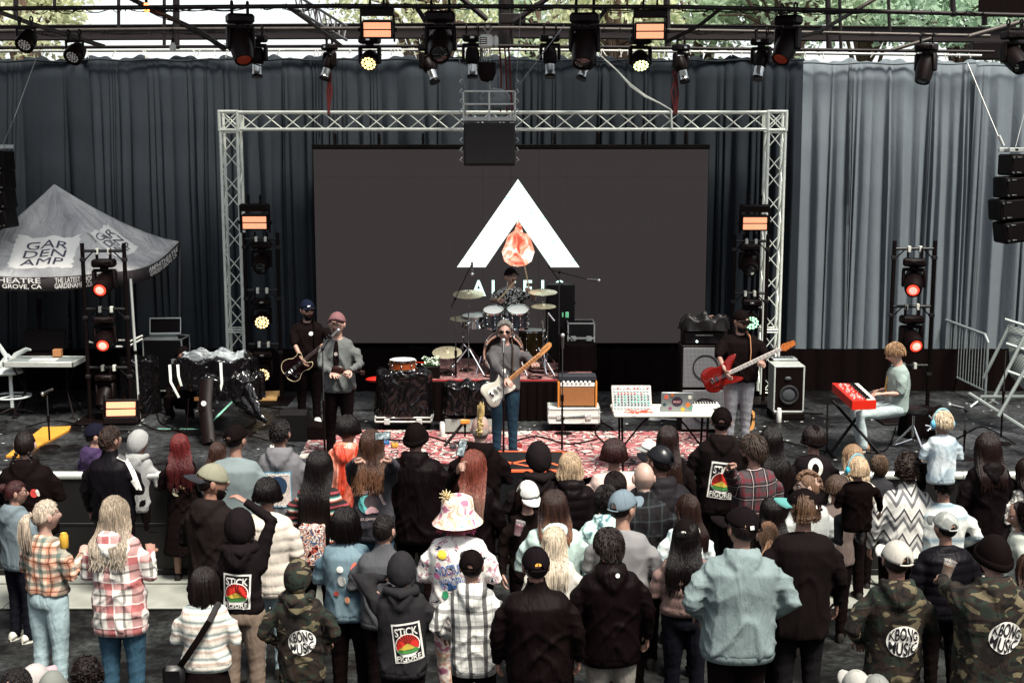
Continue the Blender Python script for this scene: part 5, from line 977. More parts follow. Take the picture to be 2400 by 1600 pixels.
m = MB(); 
for i in range(29):
    v = .05+.9*i/29
    if i % 7 in (2, 6): continue
    q = quadbox(L1(.60, v), L1(.80, v), L1(.80, v+.017), L1(.60, v+.017), kz+.012, kz+.024); m.add(q.v, q.f)
m.build('black_keys', BLKP(), kd); m = MB(); rr = random.Random(5)
for i in range(34): q = L1(rr.uniform(.15, .5), rr.uniform(.08, .92)); m.cyl((q.x, q.y, kz), (q.x, q.y, kz+.018), .012, n=8)
m.build('knobs', mat('knob_grey', '#b8b4ae', .4), kd)
xs = thing('keyboard_stand', ((fa.x+bb_.x)/2, (fa.y+bb_.y)/2, STG), 'black X shaped stand under the red keyboard', 'keyboard stand'); 
for s in (-1, 1): MB().tube([(-s*.30, -.15+.1*s, .02), (s*.28, .15+.1*s, .68)], .02, 6).build('cross_leg', BLK(), xs); MB().tube([(-s*.30-.02, -.35, .02), (-s*.3+.02, .2, .02)], .018, 6).build('foot', BLK(), xs)
st_ = thing('round_stool', (P(2140, 1000, 16.4).x, 16.4, STG), 'black round drum stool under the keyboard player', 'stool'); MB().lathe([(.001, .46), (.15, .46), (.18, .49), (.17, .53), (.10, .545), (.001, .545)], 24).build('seat', mat('black_vinyl', '#0a0909', .4), st_); MB().cyl((0, 0, .15), (0, 0, .47), .018).build('column', chrome, st_); m = MB()
for a in range(3): m.tube([(0, 0, .3), (.24*math.cos(a*2.1+.8), .24*math.sin(a*2.1+.8), .02)], .014); m.tube([(0, 0, .12), (.24*math.cos(a*2.1+.8), .24*math.sin(a*2.1+.8), .02)], .01)
m.build('tripod_legs', chrome, st_)
# gear behind keyboard player, stands at right
lumpy('equipment_bag', (P(2170, 985, 17.0).x, 17.1, STG), (.6, .4, .38), 'black gear bag on the floor behind the keyboard player', 'bag', m=cloth('#0c090a', 'black_canvas'), seed=41, amp=.03)
m = MB(); q = P(2187, 985, 16.8)
for i in range(7): rr = random.Random(i); m.tube([q+Vector((rr.uniform(-.1, .15), 0, rr.uniform(-.1, .1))), q+Vector((rr.uniform(-.1, .15), -.05, rr.uniform(-.15, .1))), q+Vector((rr.uniform(-.1, .15), 0, rr.uniform(-.2, .0)))], .014, 6)
tag(m.build('stand_hardware', chrome), 'chrome stand hardware poking out of the gear bag', 'hardware', kind='stuff')
micstand(2258, 1075, .62, 'short microphone stand at the right behind the child with blue earmuffs', boom=(-.05, 0, .04), tripod=False, aim=(-1, .2, .2)); micstand(2345, 1040, 1.25, 'tall bare stand in front of the leaning white frames', head=False, tripod=False)
micstand(117, 1048, .72, 'short microphone stand at the left end of the stage by the yellow panel', boom=(.06, 0, .05), tripod=False, aim=(-.8, .3, -.4)); micstand(1317, 1072, 1.42, 'empty straight microphone stand right of the front singer', tripod=False, aim=(0, -.2, 1))
micstand(1090, 1040, .5, 'low black stand in front of the bag covered amp', head=False, tripod=False)

# barriers at right
cg = mat('galvanised_steel', '#8c9696', .4, .5, .2, 9); A_, B_ = P(2202, 905, 19.0), P(2306, 905, 17.2)
A_ = Gp(2200, 895); B_ = Gp(2300, 935); B_.y = A_.y-2.0; t = thing('metal_crowd_fence', A_, 'grey metal crowd control fence with vertical bars at the right back of the stage', 'fence'); dv = Vector((P(2308, 935, A_.y-2.0).x-A_.x, -2.0, 0)); zt1, zt0 = 1.06, .22
fr = MB(); fr.tube([(0, 0, .08), (0, 0, zt1), tuple(dv*.04+Vector((0, 0, zt1+.02))), tuple(dv*.94+Vector((0, 0, zt1+.02))), tuple(dv+Vector((0, 0, zt1-.08))), tuple(dv+Vector((0, 0, .08)))], .021, 8); fr.tube([(0, 0, zt0), tuple(dv+Vector((0, 0, zt0)))], .018, 8); fr.build('frame', cg, t)
for i in range(1, 17): q = dv*(i/17); MB().cyl((q.x, q.y, zt0), (q.x, q.y, zt1), .008, n=6).build('bar', cg, t)
m = MB()
for q in (Vector((0, 0, 0)), dv): m.tube([q+Vector((-.25, -.1, .0)), q+Vector((0, 0, .15)), q+Vector((.25, .1, 0))], .018, 6)
m.build('feet', cg, t)
wf = mat('white_frame_paint', '#929a96', .45, .1, .15, 6); mesh_ = NT('grey_mesh_panel'); sx = mesh_.n('SeparateXYZ', {0: mesh_.obj()}); mesh_.set(Base_Color=mesh_.mix(mesh_.math('MULTIPLY', stripe(mesh_, sx.outputs[1], 40., .5), stripe(mesh_, sx.outputs[2], 40., .5)), lin('#6c7270'), lin('#303434')), Roughness=.6)
p = Gp(2350, 985); t = thing('stored_barrier', (p.x, p.y, STG), 'white framed mesh barrier sections leaning at the right edge of the stage', 'barrier')
def W_(px, py, Y): q = P(px, py, Y); return q-Vector((p.x, p.y, STG))
for pts in ([(2305, 886, 18), (2366, 762, 18)], [(2325, 940, 17.4), (2415, 760, 17.4)], [(2340, 975, 16.6), (2440, 800, 16.6)], [(2272, 922, 17.6), (2430, 1022, 15.9)], [(2355, 748, 17.6), (2440, 775, 17.4)], [(2358, 805, 17.5), (2440, 832, 17.3)], [(2362, 870, 17.3), (2440, 898, 17.1)], [(2300, 930, 17.4), (2440, 930, 16.6)]): MB().tube([W_(*q) for q in pts], .024, 6).build('frame_bar', wf, t)
m = MB(); m.add([W_(2362, 760, 17.7), W_(2440, 785, 17.5), W_(2450, 965, 16.9), W_(2368, 880, 17.4)], [(0, 1, 2, 3)]); o = m.build('mesh_panel', mesh_.m, t); md = o.modifiers.new('t', 'SOLIDIFY'); md.thickness = .01
# floor cables on stage
rr = random.Random(77)
def fcable(pts, label, r=.011): ps = [Gp(x, y, STG+.012) for x, y in pts]; out = []; 
def spl(pts, k=6):
    out = []; n_ = len(pts)
    for i in range(n_-1):
        p0, p1, p2, p3 = pts[max(i-1, 0)], pts[i], pts[i+1], pts[min(i+2, n_-1)]
        for j in range(k): t = j/k; out.append(.5*((2*p1)+(p2-p0)*t+(2*p0-5*p1+4*p2-p3)*t*t+(3*p1-p0-3*p2+p3)*t**3))
    out.append(pts[-1]); return out
for pts, lb in (([(345, 935), (355, 955), (375, 965), (408, 972), (400, 955), (370, 950), (372, 985), (395, 1000), (440, 1018)], 'black cable looping over the floor below the laptop case'), ([(600, 950), (640, 955), (690, 962)], 'thin black cable running to the guitarist'), ([(1400, 985), (1430, 1000), (1440, 1010)], 'black cable by the tweed amp case'), ([(1700, 940), (1790, 955), (1860, 965), (1930, 970)], 'dark cable crossing the floor right of the bass player'), ([(1940, 945), (1938, 1040), (1932, 1060)], 'black cable hanging from the keyboard stand'), ([(2100, 1000), (2080, 1050), (2040, 1060), (2020, 1050)], 'black pedal cable under the keyboard player')):
    tag(MB().tube(spl([Gp(x, y, STG+.012) for x, y in pts]), .011, 5).build('floor_cable', BLK()), lb, 'cable')
b = MB()
for k in range(4): b.torus((.02*k, .01*k, .01+k*.008), .13-.01*k, .004, 26, 4)
b.torus((.12, .25, .012), .16, .004, 26, 4); tag(b.build('cable_coil', BLK(), None, 40, Gp(628, 1004)), 'thin coiled cable on the bare floor left of the guitarist', 'cable')
o = lumpy('floor_bag', (Gp(735, 1030).x, Gp(735, 1030).y+.1, STG), (.52, .34, .2), 'round flat black bag on the floor at the guitarist feet', 'bag', m=cloth('#0b0809', 'black_canvas'), seed=51, amp=.01)
t = thing('stage_monitor', (P(693, 950, 17.0).x, 16.75, STG), 'black floor monitor standing left of the guitarist legs', 'monitor speaker'); m = MB(); m.extr([(0, 0), (.38, 0), (.38, .3), (.12, .42), (0, .36)], -.18, .18, M=Matrix.Rotation(PI/2, 4, 'Z')@Matrix.Rotation(PI/2, 4, 'X')); m.build('cabinet', mat('black_cab', '#070505', .6, 0, .2, spec=.2), t)

for i, (pts, lb) in enumerate((([(330, 990), (380, 1010), (450, 1000), (520, 1020), (600, 1012)], 'long black cable snaking across the bare floor at the left'), ([(560, 960), (600, 985), (570, 1010), (620, 1030), (690, 1045)], 'cable winding past the thin coil towards the left singer'), ([(870, 1020), (930, 1032), (1000, 1022), (1060, 1040)], 'dark cable across the rug in front of the covered amp'), ([(1200, 1035), (1260, 1022), (1330, 1040), (1400, 1028)], 'dark cable across the rug right of the front singer'), ([(1730, 1060), (1800, 1030), (1880, 1045), (1950, 1062)], 'dark cable on the floor between the bass player and the red keyboard'), ([(60, 1000), (130, 985), (210, 1000), (300, 1010)], 'dark cable on the floor below the tent front'), ([(2150, 1010), (2230, 1030), (2300, 1000), (2380, 1040)], 'dark cable on the floor at the right end of the stage'), ([(1380, 960), (1410, 985), (1395, 1012), (1420, 1040)], 'dark cable hanging down by the folding table'))): tag(MB().tube(spl([Gp(x, y, STG+.024) for x, y in pts]), .010, 5).build('floor_cable', BLK()), lb, 'cable')
for (x, y, c, lb) in ((905, 1040, '#2a5a8a', 'small blue effects pedal'), (925, 1046, '#b8862c', 'small amber effects pedal'), (1215, 1046, '#8a2a24', 'small red effects pedal near the taped box'), (640, 1052, '#c9c5b8', 'small cream effects pedal on the bare floor'), (1062, 1050, '#3a3a3c', 'small grey effects pedal near the angled stand leg')):
    t = thing('effects_pedal', Gp(x, y, STG+.012), lb+(' on the rug' if lb[-3:] == 'dal' else ''), 'effects pedal', rz=.2); MB().box(-.04, .04, -.06, .06, 0, .045, .006).build('case', mat('pedal_'+c[1:], c, .4), t); m = MB(); [m.cyl((q, .035, .045), (q, .035, .058), .010, n=8) for q in (-.02, .02)]; m.cyl((0, -.03, .045), (0, -.03, .06), .012, n=8); m.build('controls', chrome, t)
# dust, confetti scraps and paper bits on the deck
m = MB(); rr = random.Random(91)
for i in range(260):
    x, y = rr.uniform(-8, 8), rr.uniform(15.1, 19.5); s_ = rr.uniform(.008, .03); a = rr.uniform(0, 6); m.add([(x+s_*math.cos(a+q), y+s_*math.sin(a+q), STG+.006+.002*(k % 2)) for k, q in enumerate((0, 1.4, 3.1, 4.6))], [(0, 1, 2, 3)])
tag(m.build('floor_scraps', mat('pale_scraps', '#a9aca8', .8), smooth=0), 'pale scraps of paper and dust scattered over the stage floor', 'litter', kind='stuff')
# ================================================================ PEOPLE
JOBS = []   # (raw mesh builder, voxel, smooth iterations) -> evaluated vertex/face arrays, all in one depsgraph pass
def job(mb, vox, it=3): JOBS.append((mb, vox, it)); return len(JOBS)-1
def run_jobs():
    tmp = []
    for mb, vox, it in JOBS:
        me = bpy.data.meshes.new('tmp'); me.from_pydata(mb.v, [], mb.f); o = bpy.data.objects.new('tmp', me); COL.objects.link(o)
        m = o.modifiers.new('r', 'REMESH'); m.mode = 'VOXEL'; m.voxel_size = vox
        if it: s = o.modifiers.new('s', 'SMOOTH'); s.iterations = it; s.factor = .5
        tmp.append(o)
    dg = bpy.context.evaluated_depsgraph_get(); dg.update(); out = []
    for o in tmp:
        e = o.evaluated_get(dg); me = e.data; n = len(me.vertices); co = np.empty(n*3, 'f'); me.vertices.foreach_get('co', co); nr = np.empty(n*3, 'f'); me.vertices.foreach_get('normal', nr)
        k = len(me.polygons); ls = np.empty(k, 'i'); me.polygons.foreach_get('loop_start', ls); lv = np.empty(len(me.loops), 'i'); me.loops.foreach_get('vertex_index', lv); lt = np.empty(k, 'i'); me.polygons.foreach_get('loop_total', lt)
        out.append((co.reshape(-1, 3).astype(float), nr.reshape(-1, 3).astype(float), lv, lt))
    for o in tmp: me = o.data; bpy.data.objects.remove(o); bpy.data.meshes.remove(me)
    JOBS.clear(); return out
def fastmesh(name, parts, mats, parent=None, smooth=True):
    """parts: (co, lv, lt, material index)"""
    V = np.concatenate([p[0] for p in parts]); off = 0; LV = []; LT = []; MI = []
    for co, lv, lt, mi in parts: LV.append(np.asarray(lv)+off); LT.append(np.asarray(lt)); MI.append(np.full(len(lt), mi) if np.isscalar(mi) else mi); off += len(co)
    LV = np.concatenate(LV); LT = np.concatenate(LT); MI = np.concatenate(MI); me = bpy.data.meshes.new(name)
    me.vertices.add(len(V)); me.vertices.foreach_set('co', V.astype('f').ravel()); me.loops.add(len(LV)); me.loops.foreach_set('vertex_index', LV.astype('i')); me.polygons.add(len(LT))
    me.polygons.foreach_set('loop_start', np.concatenate([[0], np.cumsum(LT)[:-1]]).astype('i'))
    try: me.polygons.foreach_set('loop_total', LT.astype('i'))
    except Exception: pass
    for m in mats: me.materials.append(m)
    me.polygons.foreach_set('material_index', MI.astype('i')); me.polygons.foreach_set('use_smooth', np.full(len(LT), smooth)); me.update(calc_edges=True); me.validate()
    o = bpy.data.objects.new(name, me); COL.objects.link(o); o.parent = parent; return o
def mb2part(mb, mi=0): return (np.array(mb.v, float).reshape(-1, 3), np.array([i for f in mb.f for i in f]), np.array([len(f) for f in mb.f]), np.array(mb.m) if mi is None else mi)
def capsule(m, pts, rad, n=10, flat=None, up=None):
    """closed tube with rounded ends"""
    pts = [Vector(p) for p in pts]; r = list(rad) if hasattr(rad, '__len__') else [rad]*len(pts)
    d0 = (pts[0]-pts[1]).normalized(); d1 = (pts[-1]-pts[-2]).normalized()
    P_ = [pts[0]+d0*r[0]*.9, pts[0]+d0*r[0]*.55]+pts+[pts[-1]+d1*r[-1]*.55, pts[-1]+d1*r[-1]*.9]; R_ = [r[0]*.35, r[0]*.82]+r+[r[-1]*.82, r[-1]*.35]
    m.tube(P_, R_, n, flat=flat, up=up)
def torso(m, rs, n=20):
    """rs: (z, rx, ry, cy, cx)"""
    rings = []
    for q in rs:
        z, rx, ry, cy = q[:4]; tl = q[4] if len(q) > 4 else 0; cx = 0
        rings.append([Vector((cx+rx*math.copysign(abs(math.cos(2*PI*j/n))**.85, math.cos(2*PI*j/n)), cy+ry*math.copysign(abs(math.sin(2*PI*j/n))**.85, math.sin(2*PI*j/n)), z-tl*math.sin(2*PI*j/n))) for j in range(n)])
    m.rings(rings)
# ---- head template -----------------------------------------------------------
def head_tpl():
    m = MB(); m.sph((0, 0, 0), 1, 56, 44); v = np.array(m.v); x, y, z = v.T.copy()
    X, Y, Z = x*.076, y*.095, z*.118
    jaw = np.clip(-z, 0, 1); X *= 1-.30*jaw**1.3; Y = np.where(y < 0, Y*(1-.42*jaw), Y*(1-.05*jaw)); Y += .012*jaw
    Y = np.where((y < 0), Y, Y); cr = np.clip(z, 0, 1); Y -= .012*cr*(1-cr)*2
    f = np.clip(y, 0, 1)                                   # front is +y
    Y += f**6*.004
    def g(cx, cz, sx, sz): return np.exp(-((X-cx)/sx)**2-((Z-cz)/sz)**2)*(y > 0)
    Y += .022*g(0, -.018, .012, .020)+.012*g(0, .005, .009, .02)-.011*(g(.031, .012, .017, .013)+g(-.031, .012, .017, .013))
    Y += .006*(g(.03, .032, .02, .008)+g(-.03, .032, .02, .008))+.008*g(0, -.052, .022, .006)+.007*g(0, -.064, .02, .006)-.004*g(0, -.058, .022, .003)+.009*g(0, -.092, .02, .014)
    Y += .004*(g(.045, -.02, .018, .02)+g(-.045, -.02, .018, .02))
    m.v = [tuple(p) for p in np.stack([X, Y, Z], 1)]
    m.m = [0]*len(m.f); c = np.array([np.mean([m.v[i] for i in f_], 0) for f_ in m.f])
    for i, (a, b, d) in enumerate(c):
        if b > .05 and abs(a) < .021 and -.070 < d < -.049: m.m[i] = 1
        if b > .05 and .014 < abs(a) < .047 and .027 < d < .036: m.m[i] = 3
    for s in (-1, 1):
        e = MB(); e.sph((s*.080, -.004, -.004), (.010, .019, .032), 10, 8); e.sph((s*.084, .004, -.004), (.007, .010, .02), 8, 6); m.add(e.v, e.f, 0)
        e = MB(); e.sph((s*.031, .0755, .011), (.0135, .009, .0075), 12, 8); m.add(e.v, e.f, 2); e = MB(); e.sph((s*.031, .0835, .011), (.0055, .003, .0058), 8, 6); m.add(e.v, e.f, 3)
    return mb2part(m, None)
HEAD = head_tpl()
# ---- hands: wrist at origin, fingers along -Z, palm faces +Y..., thumb on +X side --------
def hand_mb(curl, spread=.0, thumb=.6, per=None):
    m = MB(); capsule(m, [(0, 0, .035), (0, 0, .0), (0, .002, -.03), (0, .004, -.078)], [.024, .026, .036, .038], 12, flat=.42, up=(0, 1, 0)); L = (.072, .080, .075, .058)
    for i in range(4):
        c = per[i] if per else curl; x = .030-.020*i; b = Vector((x, .004, -.082)); a = 0; ps = [b+Vector((0, 0, .02)), b]; l = L[i]
        for k, q in enumerate((.46, .31, .23)): a += c*(1.25, 1.5, 1.0)[k]; b = b+Vector((spread*(x-.0)*.35, math.sin(a)*l*q, -math.cos(a)*l*q)); ps.append(b)
        capsule(m, ps, [.0095, .0095, .0088, .0082, .007], 8)
    t = thumb; b = Vector((.026, .004, -.025)); ps = [b, b+Vector((.022, .008+.008*t, -.022)), b+Vector((.034-.006*t, .014+.022*t, -.048)), b+Vector((.036-.018*t, .018+.034*t, -.070))]; capsule(m, ps, [.014, .0125, .0105, .0085], 8)
    return m
HANDS = {}
HSPEC = dict(relax=(.28, .1, .5, None), grip=(.95, 0, 1., None), open=(.08, .5, .1, None), point=(.0, .1, .8, (.05, 1.1, 1.15, 1.1)), fret=(.72, .3, .9, None), horns=(.0, .2, .9, (.05, 1.1, 1.1, .15)))
for k, (c, s, t, p) in HSPEC.items(): HANDS[k] = job(hand_mb(c, s, t, p), .0052, 2)
_r = run_jobs()
for k in HANDS: HANDS[k] = _r[HANDS[k]]
# ---- scalp shells for hair, hoods, caps and beanies; head centre at the origin, front +Y ----
def shell(rad, tmax, th=.012, nu=44, nv=16, noise=.0, seed=0, rim=True, top=0.):
    """rad (x,y,z); tmax(phi) polar limit in degrees, phi=0 front; outer skin plus rolled rim"""
    rs = np.random.RandomState(seed); V = []; F = []; ph = rs.uniform(0, 6, 8)
    for j in range(nv+1):
        for i in range(nu):
            a = 2*PI*i/nu; tm = R(tmax(math.degrees(a) if a <= PI else 360-math.degrees(a))); t = tm*j/nv; d = Vector((math.sin(t)*math.sin(a), math.sin(t)*math.cos(a), math.cos(t)))
            k = 1+noise*(math.sin(a*11+ph[0]+t*2)*.5+math.sin(a*19+ph[1]-t*3)*.4+math.sin(a*5+t*9+ph[2])*.6+rs.normal()*.35)*min(1, j/3)
            if j == nv and rim: k *= .93
            V.append((d.x*rad[0]*k, d.y*rad[1]*k, d.z*rad[2]*k+top))
    for j in range(nv):
        for i in range(nu): q = (i+1) % nu; F.append((j*nu+i, (j+1)*nu+i, (j+1)*nu+q, j*nu+q))
    m = MB(); m.add(V, F)
    n = len(V); V2 = [(x*(1-th/rad[0]), y*(1-th/rad[1]), z*(1-th/rad[2])) for x, y, z in V]; m.add(V2, [f[::-1] for f in F])
    m.f += [((nv)*nu+i, n+(nv)*nu+i, n+(nv)*nu+(i+1) % nu, (nv)*nu+(i+1) % nu) for i in range(nu)]; m.m += [0]*nu
    return m
def interp(*p):
    xs, ys = zip(*p); return lambda a: float(np.interp(a, xs, ys))
HL = interp((0, 52), (40, 56), (75, 82), (95, 92), (120, 112), (180, 122))     # usual hairline
def tufts(m, n, seed, lim, ln=.022, rad=(.08, .099, .120), w=.006, down=.6, out=.3, rnd=.35):
    rs = np.random.RandomState(seed)
    for i in range(n):
        a = rs.uniform(0, 2*PI); tm = R(lim(math.degrees(a) if a <= PI else 360-math.degrees(a))); t = tm*math.sqrt(rs.uniform(0.02, 1)); d = Vector((math.sin(t)*math.sin(a), math.sin(t)*math.cos(a), math.cos(t))); p = Vector((d.x*rad[0], d.y*rad[1], d.z*rad[2]))
        q = Vector((d.x*.8+rs.normal()*rnd, d.y*.8+rs.normal()*rnd, d.z*.6-down)).normalized(); q = (q-d*q.dot(d)); q = (q.normalized()+d*out).normalized(); m.tube([p-q*.006, p+q*ln*.5+d*.002, p+q*ln], [w, w*.8, w*.15], 4)
def locks(m, n, seed, L, wid=.020, wave=.006, az=(62, 298), back=.10, spread=1.0, curl=0., zshoulder=-.2, rad=(.083, .104, .123), top=True, onback=True):
    """hair locks falling from the crown over the sides and back"""
    rs = np.random.RandomState(seed)
    for i in range(n):
        a = R(az[0]+(az[1]-az[0])*(i+rs.uniform(.1, .9))/n); sx, sy = math.sin(a), math.cos(a); t0 = rs.uniform(.15, .8); ps = []; ln = L*rs.uniform(.80, 1.08); N_ = 10; ph = rs.uniform(0, 6)
        for k in range(N_+1):
            s = k/N_
            if s < .28: t = t0+(PI/2+.05-t0)*(s/.28); p = Vector((sx*math.sin(t)*rad[0], sy*math.sin(t)*rad[1], math.cos(t)*rad[2]))
            else:
                u = (s-.28)/.72; z = -.005-u*ln; sh = min(1, max(0, -z/abs(zshoulder)))
                y = sy*rad[1]*(1-.05*u); y = min(y, .03) if sy > 0 else y
                yb = -(back+.045)*sh if onback else y; y2 = y*(1-.7*sh*abs(min(0, sy)))+(yb-.02)*.75*sh if onback else y
                p = Vector((sx*rad[0]*(1+.25*u*spread)+.01*math.sin(ph), min(y2, y) if onback else y, z))
            ww = wave*s*(math.sin(s*9+ph)+.5*math.sin(s*17+ph*2)); p += Vector((ww+curl*s*math.sin(s*26+ph), ww*.6+curl*s*math.cos(s*26+ph), 0)); ps.append(p)
        w = wid*rs.uniform(.55, 1.3); m.tube(ps, [w*.6, w]+[w*1.05]*(N_-4)+[w*.8, w*.45, w*.12], 4, flat=.5)
SCALP = lambda n, seed: shell((.0815, .1005, .1225), HL, .01, noise=n, seed=seed)
def hair(kind, seed, L=.35):
    m = MB()
    def sc(n=.02, rad=(.0825, .1015, .124), hl=HL): s = shell(rad, hl, .01, noise=n, seed=seed); m.add(s.v, s.f)
    if kind == 'short': sc(.012); tufts(m, 420, seed, HL, .020)
    elif kind == 'crop': hl_ = interp((0, 33), (35, 42), (60, 62), (75, 82), (95, 90), (120, 112), (180, 122)); sc(.02, (.0835, .102, .127), hl_); tufts(m, 620, seed, hl_, .03, w=.007, down=-.1, out=.6)
    elif kind == 'mullet': sc(.01, (.0805, .099, .112)); locks(m, 70, seed, .07, .012, .01, (95, 265), onback=False, spread=.3, curl=.006)
    elif kind == 'under': sc(.01, (.0805, .099, .112))
    elif kind == 'fade': sc(.006, (.0815, .1012, .1235)); tufts(m, 260, seed, interp((0, 48), (90, 60), (180, 70)), .014, down=.3)
    elif kind == 'messy': sc(.02, (.087, .107, .130)); tufts(m, 620, seed, interp((0, 56), (75, 84), (120, 112), (180, 124)), .042, (.086, .105, .128), .007, .7, .14, .16)
    elif kind == 'bowl': sc(.015, (.094, .112, .126), interp((0, 66), (75, 84), (110, 98), (180, 112))); tufts(m, 420, seed, interp((0, 68), (75, 86), (110, 100), (180, 114)), .032, (.092, .110, .124), .008, 1.2, .10, .08)
    elif kind == 'curly':
        sc(.05, (.096, .112, .128), interp((0, 50), (60, 90), (110, 118), (180, 128))); rs = np.random.RandomState(seed)
        for i in range(150):
            a = rs.uniform(0, 2*PI); lim = interp((0, 50), (60, 95), (110, 120), (180, 132))(math.degrees(a) if a <= PI else 360-math.degrees(a)); t = R(lim)*math.sqrt(rs.uniform(.02, 1)); p = Vector((math.sin(t)*math.sin(a)*.100, math.sin(t)*math.cos(a)*.115, math.cos(t)*.128)); m.torus(p, rs.uniform(.010, .018), .0055, 9, 4, Matrix.Rotation(rs.uniform(0, 3), 3, 'X')@Matrix.Rotation(rs.uniform(0, 3), 3, 'Z'))
    elif kind == 'long': sc(.014, hl=interp((0, 48), (50, 60), (75, 100), (180, 120))); locks(m, 125, seed, L, .0135)
    elif kind == 'wavy': sc(.02, hl=interp((0, 48), (50, 60), (75, 100), (180, 120))); locks(m, 135, seed, L, .0125, .016, curl=.008, spread=1.6)
    elif kind == 'bob': sc(.012, (.088, .106, .127), interp((0, 50), (50, 64), (75, 104), (180, 122))); locks(m, 130, seed, L, .013, .004, onback=False, spread=.5, rad=(.090, .108, .125))
    elif kind == 'pony':
        sc(.008); rs = np.random.RandomState(seed); b = Vector((0, -.108, .02)); m.torus(b+Vector((0, -.008, 0)), .018, .008, 12, 5, Matrix.Rotation(PI/2, 3, 'X'))
        for i in range(22):
            o = Vector((rs.normal()*.008, rs.normal()*.006, rs.normal()*.006)); e = rs.uniform(.8, 1.05)*L; m.tube([b+o*.5, b+o+Vector((0, -.035, -.01)), b+o*2+Vector((0, -.05, -.06)), b+o*3+Vector((rs.normal()*.01, -.045, -e*.6)), b+o*3+Vector((rs.normal()*.012, -.03, -e))], [.010, .014, .016, .012, .002], 5)
        tufts(m, 60, seed, interp((0, 40), (180, 110)), .02, w=.003, down=.9)
    elif kind == 'bun': sc(.01); m.sph((0, -.115, .055), (.046, .042, .044), 14, 10); tufts(m, 80, seed, HL, .02, w=.003); [m.torus((0, -.115, .055), .03+.006*k, .01, 16, 5, Matrix.Rotation(.5*k, 3, 'X')) for k in range(3)]
    elif kind == 'braids':
        sc(.01)
        for s in (-1, 1):
            for k in range(13): t = k/12; p = Vector((s*(.055+.035*t), -.09-.06*t, -.05-.30*t)); m.sph(p+Vector((s*.006*(k % 2*2-1), 0, 0)), (.017*(1-.4*t), .016*(1-.4*t), .020), 8, 6)
    elif kind == 'mohawk':
        s = shell((.0775, .0965, .1195), HL, .006, noise=.0, seed=seed); m.add(s.v, s.f, 1); rs = np.random.RandomState(seed)
        for i in range(90):
            t = R(-38+i*1.65); x = rs.normal()*.008; d = Vector((x*3, -math.sin(t), math.cos(t))); p = Vector((x, -math.sin(t)*.097, math.cos(t)*.119)); ln = (.105 if i < 45 else .03)*rs.uniform(.75, 1.1)*(1 if i < 45 else 1-.006*i); m.tube([p, p+d*ln*.5, p+d*ln+Vector((rs.normal()*.008, rs.normal()*.012, 0))], [.013, .010, .002], 5)
    elif kind == 'quiff': 
        sc(.006, (.0795, .098, .121)); rs = np.random.RandomState(seed)
        for i in range(170): t = R(-62+i*.92); x = rs.normal()*.016; p = Vector((x, -math.sin(t)*.10, math.cos(t)*.122)); m.torus(p+Vector((0, 0, .006)), .012, .006, 8, 4, Matrix.Rotation(rs.uniform(0, 3), 3, 'X')@Matrix.Rotation(rs.uniform(0, 3), 3, 'Y'))
    return m
